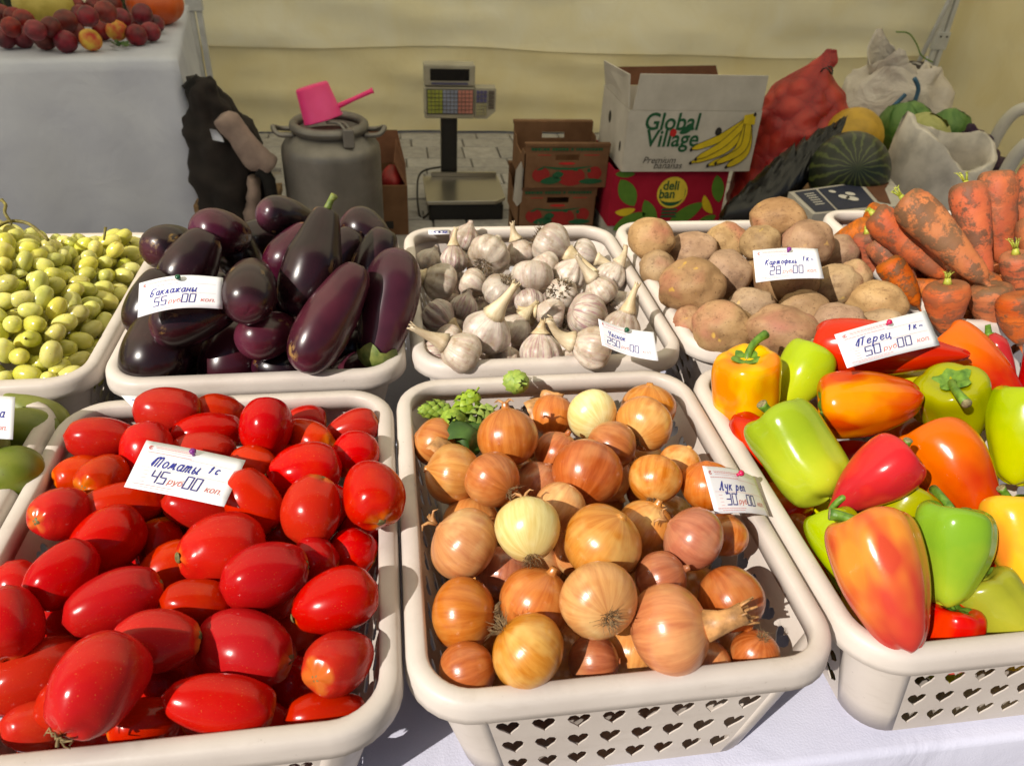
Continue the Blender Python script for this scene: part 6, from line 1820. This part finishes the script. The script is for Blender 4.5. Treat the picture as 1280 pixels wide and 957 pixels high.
b.add([(x, y, z1) for x, y in poly] + [(x, y, z0) for x, y in poly], [tuple(range(5)), tuple(range(9, 4, -1))] + [(k, k + 5, (k + 1) % 5 + 5, (k + 1) % 5) for k in range(5)]); bevel(b.obj('weighing_pan', MAT['steel'], scale, False), .004)
b = MB(); b.box((-sw / 2 + .04, .326, pz + .0015), (sw / 2 - .01, .342, pz + .02)); b.obj('pan_edge', MAT['steel'], scale, False)
for sx in (-1, 1):
    for sy in (.05, .29): b = MB(); b.tube([(sx * (sw / 2 - .04), sy, .0), (sx * (sw / 2 - .04), sy, .014)], .014, 10); b.obj('foot', MAT['black'], scale)
HY = .385
cxl, cxr = float(aty(551, 180, SY + HY)[0]) - scx, float(aty(571, 180, SY + HY)[0]) - scx
hz0, hz1 = float(aty(560, 145, SY + HY)[2]), float(aty(560, 106, SY + HY)[2]); dz1 = float(aty(560, 78, SY + HY)[2])
b = MB(); b.box((cxl, HY - .03, .05), (cxr, HY + .03, hz0 + .02)); bevel(b.obj('column', MAT['black'], scale, False), .006)
b = MB(); b.box((cxl - .03, .30, .02), (cxr + .03, HY + .03, .06)); b.obj('column_base', MAT['black'], scale, False)
hx0, hx1, hx2 = (float(aty(q_, 130, SY + HY)[0]) - scx for q_ in (530, 592, 618))
b = MB(); b.box((hx0, HY - .05, hz0), (hx1, HY + .04, hz1)); head = bevel(b.obj('keypad_head', MAT['casing'], scale, False), .007)
b = MB(); pp = [(hx1 + .002, hz0), (hx2 - .04, hz0), (hx2, hz0 + .035), (hx2, hz1 - .004), (hx1 + .002, hz1 - .004)]
b.add([(x, HY - .046, z_) for x, z_ in pp] + [(x, HY + .03, z_) for x, z_ in pp], [tuple(range(5)), tuple(range(9, 4, -1))] + [(k, (k + 5), (k + 1) % 5 + 5, (k + 1) % 5) for k in range(5)]); side = b.obj('side_keypad', MAT['casing'], scale, False)
b = MB(); b.box((hx0, HY - .052, hz1 + .004), (hx1, HY + .03, dz1)); disp = bevel(b.obj('display', MAT['casing'], scale, False), .007)
b = MB(); w_ = hx1 - hx0; b.box((hx0 + w_ * .12, HY - .0545, hz1 + .030), (hx1 - w_ * .12, HY - .0525, dz1 - .018)); b.obj('screen', plain('dark_screen', srgb(16, 14, 14), .2), disp, False)
b = MB(); b.box((hx0 + w_ * .14, HY - .0545, hz1 + .012), (hx1 - w_ * .14, HY - .0525, hz1 + .022)); b.obj('label_strip', plain('blue_grey_strip', srgb(84, 84, 116), .5), disp, False)
def keys(parent, name, col, x0, x1, z0, z1, nx, nz, y):
    b = MB(); dx, dz_ = (x1 - x0) / nx, (z1 - z0) / nz
    for i in range(nx):
        for j in range(nz): b.box((x0 + i * dx + dx * .09, y - .004, z0 + j * dz_ + dz_ * .1), (x0 + (i + 1) * dx - dx * .09, y, z0 + (j + 1) * dz_ - dz_ * .1))
    o = b.obj(name, plain(name + '_plastic', col, .5), parent, False); o['kind'] = 'stuff'; return o
kx0, kx1, kz0, kz1 = hx0 + w_ * .06, hx1 - w_ * .04, hz0 + .025, hz1 - .01
kw = (kx1 - kx0) / 3
b = MB(); b.box((kx0 - .004, HY - .0525, kz0 - .004), (kx1 + .004, HY - .0505, kz1 + .004)); b.obj('key_plate', plain('key_plate_grey', srgb(96, 92, 84), .6), head, False)
keys(head, 'green_keys', srgb(150, 156, 64), kx0, kx0 + kw, kz0, kz1, 4, 6, HY - .053)
keys(head, 'blue_keys', srgb(140, 146, 168), kx0 + kw, kx0 + 2 * kw, kz0, kz1, 4, 6, HY - .053)
keys(head, 'pink_keys', srgb(196, 130, 118), kx0 + 2 * kw, kx1, kz0, kz1, 4, 6, HY - .053)
keys(side, 'violet_keys', srgb(92, 88, 128), hx1 + .006, hx1 + .058, hz0 + .075, hz1 - .012, 3, 3, HY - .047)
keys(side, 'cream_keys', srgb(168, 162, 128), hx1 + .006, hx1 + .058, hz0 + .015, hz0 + .073, 3, 4, HY - .047)
keys(side, 'grey_keys', srgb(100, 92, 84), hx1 + .062, hx2 - .006, hz0 + .045, hz1 - .012, 1, 4, HY - .047)
b = MB(); b.tube(catmull([(cxl, HY, pz + .03), (-sw / 2 - .01, .30, pz + .03), (-sw / 2 - .035, .16, pz - .02), (-sw / 2 - .025, .06, pz - .10), (-sw / 2 + .02, .05, .05)], 6), .005, 8); b.obj('cable', MAT['black'], scale)

# ---- open brown box behind the milk can
bx0, bx1 = float(aty(470, 260, 3.22)[0]), float(aty(510, 260, 3.22)[0]); bz1 = float(aty(500, 232, 3.22)[2])
o, f_ = open_box('cardboard_box', bx0 - .12, bx1, .001, bz1, 3.22, .30, MAT['card'], 'open brown cardboard box beside the milk can')
o['group'] = ''; del o['group']
Xb = (bx1 - bx0 + .12) / 2
panel(o, 'back_flap', MAT['cardin'], [(-Xb, .295, bz1), (Xb, .295, bz1), (Xb - .03, .36, bz1 + .13), (-Xb, .36, bz1 + .13)], .004)
panel(o, 'side_flap', MAT['cardin'], [(Xb - .006, .01, bz1), (Xb + .002, .28, bz1), (Xb - .035, .30, bz1 + .11), (Xb - .05, .06, bz1 + .08)], .004)
decal(f_, 'printed_patch', MAT['print_black'], [[(Xb - .10, .05), (Xb - .065, .05), (Xb - .065, .085), (Xb - .10, .085)]], 0)
RP = ellipsoid(.045, 14, 31, .05).mesh('red_apple', MAT['plum'])
b = ellipsoid(.05, 16, 33, .05); o2 = b.obj('red_bag', plain('red_packet', srgb(150, 24, 24), .5, .2, 30)); o2.location = (bx1 - .06, 3.33, bz1 - .01); o2.scale = (1, 1.6, 1.2); tag(o2, 'red packet lying in the open brown box', 'packet')

# ---- sacks and produce on the right
def crate_slats(x0, x1, y0, y1, h, lab):
    o = tag(empty('wooden_crate', ((x0 + x1) / 2, (y0 + y1) / 2, 0)), lab, 'crate', 'slatted wooden crates behind the carrots')
    X, Yh = (x1 - x0) / 2, (y1 - y0) / 2
    for z_ in (.02, h * .36, h * .70):
        for s_ in (-1, 1):
            b = MB(); b.box((-X, s_ * Yh - .006, z_), (X, s_ * Yh + .006, z_ + h * .22)); b.obj('slat', MAT['wood'], o, False)
            b = MB(); b.box((s_ * X - .006, -Yh + .007, z_), (s_ * X + .006, Yh - .007, z_ + h * .22)); b.obj('slat', MAT['wood'], o, False)
    for sx in (-1, 1):
        for sy in (-1, 1): b = MB(); b.box((sx * (X - .02) - .012, sy * (Yh - .02) - .012, 0), (sx * (X - .02) + .012, sy * (Yh - .02) + .012, h)); b.obj('post', MAT['wood'], o, False)
    b = MB(); b.box((-X + .008, -Yh + .008, h - .012), (X - .008, Yh - .008, h)); b.obj('lid', MAT['wood'], o, False)
    return o
crate_slats(1.36, 1.84, 2.22, 2.66, .46, 'slatted wooden crate under the striped watermelon')
crate_slats(1.87, 2.33, 2.26, 2.66, .46, 'slatted wooden crate under the open white sack')
crate_slats(1.80, 2.42, 2.70, 3.10, .50, 'slatted wooden crate under the cabbages')
p_ = aty(1065, 200, 2.40); rw = float(aty(1113, 200, 2.4)[0] - aty(1017, 200, 2.4)[0]) / 2
o = ellipsoid(rw, 32, 7, .02).obj('watermelon', MAT['watermelon']); rw *= .94; o.location = (float(p_[0]), 2.40, .46 + rw * .92); o.scale = (.94, .94, .88); o.rotation_euler = (math.radians(66), 0, math.radians(-22)); tag(o, 'striped watermelon lying on a crate beside the black bag', 'watermelon')
m = NT('cabbage_leaf'); v = m.noise(9, 5, .6, dist=1.5); m.base(m.ramp(v, [(.35, srgb(62, 104, 40)), (.65, srgb(106, 142, 68))])).set(rough=.5); m.bump(v, .5, .01); MAT['cabbage'] = m.mat
m = NT('pale_cabbage_leaf'); v = m.noise(9, 5, .6, dist=1.5); m.base(m.ramp(v, [(.35, srgb(150, 154, 84)), (.65, srgb(186, 184, 120))])).set(rough=.5); m.bump(v, .5, .01); MAT['cabbage_pale'] = m.mat
def cabbage(px, py, Y, rpx, mat_, lab, rest):
    c = aty(px, py, Y); r = rpx / F_PX * float(np.dot(c - CAM, CF))
    b = MB(); v = []; f = []
    core = ellipsoid(r * .9, 22, 5, .05); b.add(core.v, core.f)
    for k in range(7):
        a0 = k * 2.4; n = 7; L = []
        for i in range(n):
            for j in range(n):
                th = a0 + (i / (n - 1) - .5) * 1.9; ph = (j / (n - 1)) * 1.9 - .75
                rr = r * (.93 + .02 * (k % 3) + .05 * max(0, j / (n - 1) - .7) + .015 * math.sin(i * 3 + j * 2))
                L.append((rr * math.cos(th) * math.cos(ph), rr * math.sin(th) * math.cos(ph), rr * math.sin(ph)))
        b.add(L, [(i * n + j, (i + 1) * n + j, (i + 1) * n + j + 1, i * n + j + 1) for i in range(n - 1) for j in range(n - 1)])
    o = b.obj('cabbage', mat_); o.location = (float(c[0]), Y, rest + r * .92); o.rotation_euler = (.4, .2, px)
    return tag(o, lab, 'cabbage', 'cabbages behind the carrots')
cabbage(1128, 170, 2.82, 36, MAT['cabbage'], 'dark green cabbage leaning on the tall woven sack', .50)
cabbage(1150, 178, 2.72, 34, MAT['cabbage_pale'], 'pale yellow-green cabbage between the dark one and the open sack', .50)
cabbage(1182, 172, 2.92, 26, MAT['cabbage'], 'small green cabbage next to the purple net', .50)
o = ellipsoid(.11, 20, 12, .03).obj('melon', plain('yellow_melon_skin', srgb(190, 150, 40), .5, .15, 20)); o.location = aty(1066, 172, 2.72); tag(o, 'yellow melon peeping over the striped watermelon', 'melon')
b = MB(); b.box((float(aty(1066, 172, 2.72)[0]) - .10, 2.66, 0), (float(aty(1066, 172, 2.72)[0]) + .09, 2.80, float(aty(1066, 172, 2.72)[2]) - .108)); o = b.obj('storage_box', MAT['card'], None, False); tag(o, 'plain brown box standing under the yellow melon', 'box')

# red net sack of onions
m = NT('red_net'); s_ = m.sep(); ang = m.math('ARCTAN2', s_[1], s_[0])
cb = m.noise(20, 3); vo = m.n('ShaderNodeTexVoronoi'); vo.inputs['Scale'].default_value = 15.; m.l(m.co, vo.inputs['Vector'])
c = m.mix(m.ramp(vo.outputs['Distance'], [(.25, 0.0), (.75, 1.0)]), srgb(170, 62, 44), srgb(96, 14, 14))
v2 = m.n('ShaderNodeTexVoronoi', feature='DISTANCE_TO_EDGE'); v2.inputs['Scale'].default_value = 240.; m.l(m.co, v2.inputs['Vector'])
c = m.mix(m.ramp(v2.outputs['Distance'], [(.06, .6), (.2, 0.0)]), c, srgb(188, 18, 20))
m.base(c).set(rough=.5); m.bump(m.math('SUBTRACT', 1.0, vo.outputs['Distance']), .9, .02); MAT['rednet'] = m.mat
Y = 2.92
def rp(a, b_, y_, ry): return ringpx(a, b_, y_, Y, ry)
rg = dense([rp(918, 1058, 320, .16), rp(914, 1066, 280, .19), rp(916, 1066, 235, .20), rp(930, 1066, 195, .20), rp(945, 1062, 160, .19), rp(958, 1056, 130, .15), rp(978, 1044, 105, .10), rp(1002, 1038, 88, .06), rp(1020, 1046, 76, .035), rp(1034, 1046, 62, .012)], 4)
rg = [((c[0], c[1], max(c[2], .004)), a_, b_) for c, a_, b_ in rg]
rg = dense([(tuple(c), a_, b_) for c, a_, b_ in rg], 2)
bm_ = loft(rg, 64, .004, 2, 16)
cz_ = [np.array([0.0, 0, 0])]
def lump(p):
    d_ = mnoise.voronoi(Vector((p[0] * 13, p[1] * 13, p[2] * 13)))[0]
    k_ = max(0, .55 - d_[0]) * .045 * min(1, max(0, (.86 - p[2]) / .2))
    ax_ = np.array([float(aty(992, 200, Y)[0]), Y]); v_ = np.array(p[:2]) - ax_; l_ = np.linalg.norm(v_) + 1e-6
    return (p[0] + v_[0] / l_ * k_, p[1] + v_[1] / l_ * k_, p[2] + k_ * .2)
bm_.v = [lump(p) for p in bm_.v]; o = bm_.obj('net_sack', MAT['rednet']); tag(o, 'tall red net sack full of onions standing beside the banana boxes', 'sack')
nk_ = MB(); c = aty(1034, 88, Y - .06); nk_.tube([tuple(np.array(c) + np.array([.022 * math.cos(a), .02 * math.sin(a), .012 * math.sin(2 * a)])) for a in np.linspace(0, 2 * PI, 12)], .003, 5); nk_.obj('tie_cord', MAT['black'], o)
# woven white sack
m = NT('woven_sack'); s_ = m.sep(); wv = m.noise(5, 4, .5, dist=1.)
c = m.ramp(wv, [(.3, srgb(184, 174, 166)), (.7, srgb(214, 206, 198))])
st_ = m.math('ABSOLUTE', m.math('SUBTRACT', m.math('ADD', s_[0], m.math('MULTIPLY', wv, .15)), m.n('ShaderNodeValue').outputs[0]))
m.base(c).set(rough=.65); m.bump(m.math('ADD', m.noise(9, 4, .6, dist=1.2), m.math('MULTIPLY', m.noise(400, 1), .05)), .8, .03); MAT['woven'] = m.mat
Y = 3.30
rg = dense([ringpx(1052, 1180, 330, Y, .2), ringpx(1048, 1186, 260, Y, .21), ringpx(1056, 1184, 190, Y, .21), ringpx(1058, 1182, 140, Y, .2), ringpx(1066, 1184, 110, Y, .18), ringpx(1080, 1180, 92, Y, .13), ringpx(1088, 1172, 80, Y, .10)], 4)
rg = [((c[0], c[1], max(c[2], .004)), a_, b_) for c, a_, b_ in rg]
sk = loft(rg, 32, .05, 5, 8)
sk.f = sk.f[:-1]; sk.m = sk.m[:-1]
o = sk.obj('woven_sack', MAT['woven']); tag(o, 'tall off-white woven sack with blue stripes leaning in the tent corner', 'sack')
# its loose gathered mouth
b = MB(); v = []; f = []; n = 30; c0 = np.array(aty(1130, 84, Y)); ex = .135
tops = [.02, .04, .07, .10, .13, .15, .15, .11, .08, .05, .03, .02, .02, .03, .05, .08, .10, .09, .06, .04, .02, .01, .01, .02, .03, .03, .02, .01, .01, .01]
for j in range(6):
    for q in range(n):
        a = 2 * PI * q / n + .9; t = j / 5; rr = ex * (1 - .12 * t + .10 * math.sin(3 * a + 1) * t)
        v.append((c0[0] + rr * 1.1 * math.cos(a) - .05 * t, c0[1] + rr * .8 * math.sin(a), c0[2] - .03 + (tops[q] + .03) * t * .9 + .01 * math.sin(q * 1.7 + j)))
for j in range(5):
    for q in range(n): f.append((j * n + q, j * n + (q + 1) % n, (j + 1) * n + (q + 1) % n, (j + 1) * n + q))
mo = b.add(v, f).obj('open_mouth', MAT['woven'], o); sm = mo.modifiers.new('thickness', 'SOLIDIFY'); sm.thickness = .002
MAT['bluestripe'] = plain('blue_weave', srgb(62, 104, 136), .7, .2, 60)
for pts in (((1132, 118), (1126, 124), (1110, 140), (1104, 150)), ((1143, 98), (1148, 112), (1140, 134), (1130, 148))):
    b = MB(); b.tube(catmull([aty(px, py, Y - .215) for px, py in pts], 4), .009, 6); b.obj('blue_stripe', MAT['bluestripe'], o)
b = MB(); b.tube(catmull([aty(px, py, Y - .14) for px, py in ((1120, 40), (1136, 42), (1146, 56), (1152, 70), (1166, 78))], 4), .003, 5); b.obj('tie_string', MAT['pep_stem'], o)
# open white sack
MAT['whitesack'] = plain('white_polypropylene', srgb(212, 204, 194), .6, .15, 14, .6, 30)
Y = 2.44; c0 = np.array(aty(1174, 205, Y)); n = 40; b = MB(); v = []; f = []
hx = float(aty(1240, 200, Y)[0] - aty(1110, 200, Y)[0]) / 2
def rimz(a): return .085 + .05 * math.cos(a - 2.6) + .035 * math.cos(2 * a - .4) + .012 * math.sin(5 * a)
for j, (t, side_) in enumerate(((0, 0), (.4, 0), (.75, 0), (1, 0), (1.0, 1), (.7, 1), (.35, 1), (.1, 1))):
    for q in range(n):
        a = 2 * PI * q / n; rr = (1.0 - .10 * t + .05 * math.sin(3 * a + 2 * t) * t) * (.985 - .06 * (1 - t) if side_ == 0 else .88 - .05 * (1 - t))
        zz = .462 + (c0[2] + rimz(a) - .462) * t + (0.004 if side_ else 0)
        w = .015 * fbm((math.cos(a) * 2, math.sin(a) * 2, t * 2 + side_), 2.0)
        v.append((c0[0] + hx * rr * math.cos(a) + w, Y + .16 * rr * math.sin(a) + w, zz + w * .5))
for j in range(7):
    for q in range(n): f.append((j * n + q, j * n + (q + 1) % n, (j + 1) * n + (q + 1) % n, (j + 1) * n + q))
f.append(tuple(7 * n + q for q in range(n)))
o = b.add(v, f).obj('open_sack', MAT['whitesack']); tag(o, 'open white sack with a slumped rim behind the carrots', 'sack')
# purple net
b = loft(dense([ringpx(1196, 1262, 215, 2.75, .08), ringpx(1196, 1252, 195, 2.75, .09), ringpx(1198, 1240, 178, 2.75, .08), ringpx(1206, 1228, 164, 2.75, .04), ringpx(1212, 1220, 154, 2.75, .015)]), 20, .03, 3, 14)
zmin = min(p[2] for p in b.v); b.v = [(x, y, max(z_, .505) if False else z_) for x, y, z_ in b.v]
o = b.obj('purple_net', plain('purple_netting', srgb(66, 36, 70), .7, .35, 60, .6, 120)); tag(o, 'crumpled purple net bag beside the small green cabbage', 'net bag')
b = MB(); px_ = float(aty(1225, 215, 2.75)[0]); b.box((px_ - .09, 2.68, 0), (px_ + .10, 2.84, max(.05, zmin + .02))); o = b.obj('storage_box', MAT['card'], None, False); tag(o, 'plain brown box standing under the purple net bag', 'box')
# black plastic bag slumped against the red net
Y = 2.52
v = []; f = []; cen = [aty(px, py, Y) for px, py in ((905, 262), (935, 242), (970, 216), (1005, 192), (1035, 170), (1052, 152))]
wid = [.03, .10, .14, .12, .07, .03]
C_ = catmull(cen, 9); Wd = catmull([[w] for w in wid], 9); b = MB(); n = 30
for i, (c, w) in enumerate(zip(C_, Wd)):
    for q in range(n):
        a = 2 * PI * q / n; w_ = max(.01, float(w[0]))
        wob = 1 + .55 * fbm((math.cos(a) * 1.5, math.sin(a) * 1.5, i * .35), 2.2)
        v.append((c[0] + .35 * w_ * wob * math.cos(a), c[1] + .7 * w_ * math.sin(a), c[2] - .45 * w_ + w_ * wob * .95 * math.cos(a)))
for i in range(len(C_) - 1):
    for q in range(n): f.append((i * n + q, i * n + (q + 1) % n, (i + 1) * n + (q + 1) % n, (i + 1) * n + q))
f.append(tuple(range(n - 1, -1, -1))); f.append(tuple(range((len(C_) - 1) * n, len(C_) * n)))
o = b.add(v, f).obj('plastic_bag', MAT['blackbag']); tag(o, 'black plastic bag slumped in front of the red net sack', 'bag')
x_a, x_b = float(cen[1][0]), float(cen[4][0]); b = MB(); b.box((x_a, Y - .05, 0), (x_b - .05, Y + .12, float(cen[1][2]) - .10)); o = b.obj('storage_box', MAT['card'], None, False); tag(o, 'plain brown box standing under the black plastic bag', 'box')
# flat printed carton behind the potatoes and carrots
zc = .575
P0, P1, P2, P3 = onz(986, 240, zc), onz(1016, 268, zc), onz(1140, 256, zc), onz(1112, 222, zc)
ctr = (P0 + P1 + P2 + P3) / 4; o = tag(empty('printed_carton', (float(ctr[0]), float(ctr[1]), 0)), 'flat cardboard carton with navy printed lid behind the potatoes', 'carton')
Q = [p - np.array([ctr[0], ctr[1], 0]) for p in (P0, P1, P2, P3)]
b = MB(); b.add([tuple(q[:2]) + (.001,) for q in Q] + [tuple(q[:2]) + (zc,) for q in Q], [(0, 3, 2, 1), (4, 5, 6, 7), (0, 1, 5, 4), (1, 2, 6, 5), (2, 3, 7, 6), (3, 0, 4, 7)]); bx_ = b.obj('body', MAT['cardwhite'], o, False)
def lid(u, v, l_): return tuple(Q[0] * (1 - u) * (1 - v) + Q[1] * (1 - u) * v + Q[2] * u * v + Q[3] * u * (1 - v) + np.array([0, 0, l_]))
b = MB()
for (u0, u1) in ((.04, .24), (.26, .66)): b.add([lid(u0, .06, .0015), lid(u0, .94, .0015), lid(u1, .94, .0015), lid(u1, .06, .0015)], [(0, 1, 2, 3)])
b.obj('navy_print', MAT['print_navy'], bx_, False)
b = MB()
for (u, v_, r) in ((.42, .5, .018), (.48, .6, .02), (.50, .42, .016), (.36, .25, .012)):
    c = np.array(lid(u, v_, .003)); b.add([tuple(c + np.array([r * math.cos(a), r * math.sin(a), 0])) for a in np.linspace(0, 2 * PI, 12, endpoint=False)], [tuple(range(12))])
for k in range(6): b.add([lid(.10, .2 + k * .09, .003), lid(.10, .23 + k * .09, .003), lid(.19, .23 + k * .09, .003), lid(.19, .2 + k * .09, .003)], [(0, 1, 2, 3)])
b.obj('pale_print', MAT['print_white'], bx_, False)['kind'] = 'stuff'
b = MB(); b.add([lid(.70, .1, .0015), lid(.70, .8, .0015), lid(.80, .92, .0015), lid(.86, .4, .0015), lid(.95, .2, .0015), lid(.9, .05, .0015)], [(0, 1, 2, 3, 4, 5)]); b.obj('torn_brown_patch', MAT['cardin'], bx_, False)

# ---- white plastic chair at the right
MAT['chair'] = plain('white_chair_plastic', srgb(192, 188, 180), .45, .06, 10)
Y = 2.3
a0 = aty(1240, 236, Y); ch = tag(empty('plastic_chair', (float(a0[0]) + .38, Y + .06, 0), math.radians(-32)), 'white plastic armchair standing behind the carrots', 'chair')
ox = -.30; az = float(aty(1268, 175, Y)[2])
b = MB(); b.box((-.23, -.22, .40), (.27, .26, .425)); bevel(b.obj('seat', MAT['chair'], ch, False), .01)
b = MB(); b.box((.28, -.2, .43), (.31, .24, .86)); bevel(b.obj('backrest', MAT['chair'], ch, False), .01)
for sx, sy in ((-.2, -.19), (.24, -.19), (-.2, .23), (.24, .23)): b = MB(); b.tube([(sx * 1.08, sy * 1.1, 0), (sx, sy, .40)], [.02, .026], 8); b.obj('leg', MAT['chair'], ch)
for sy in (-.20, .25):
    b = MB(); b.tube(catmull([(ox + .03, sy, .41), (ox + .035, sy, az - .16), (ox + .055, sy, az - .04), (ox + .11, sy, az + .01), (ox + .25, sy, az + .02), (.30, sy, az + .01)], 5), .024, 10); b.obj('arm', MAT['chair'], ch)
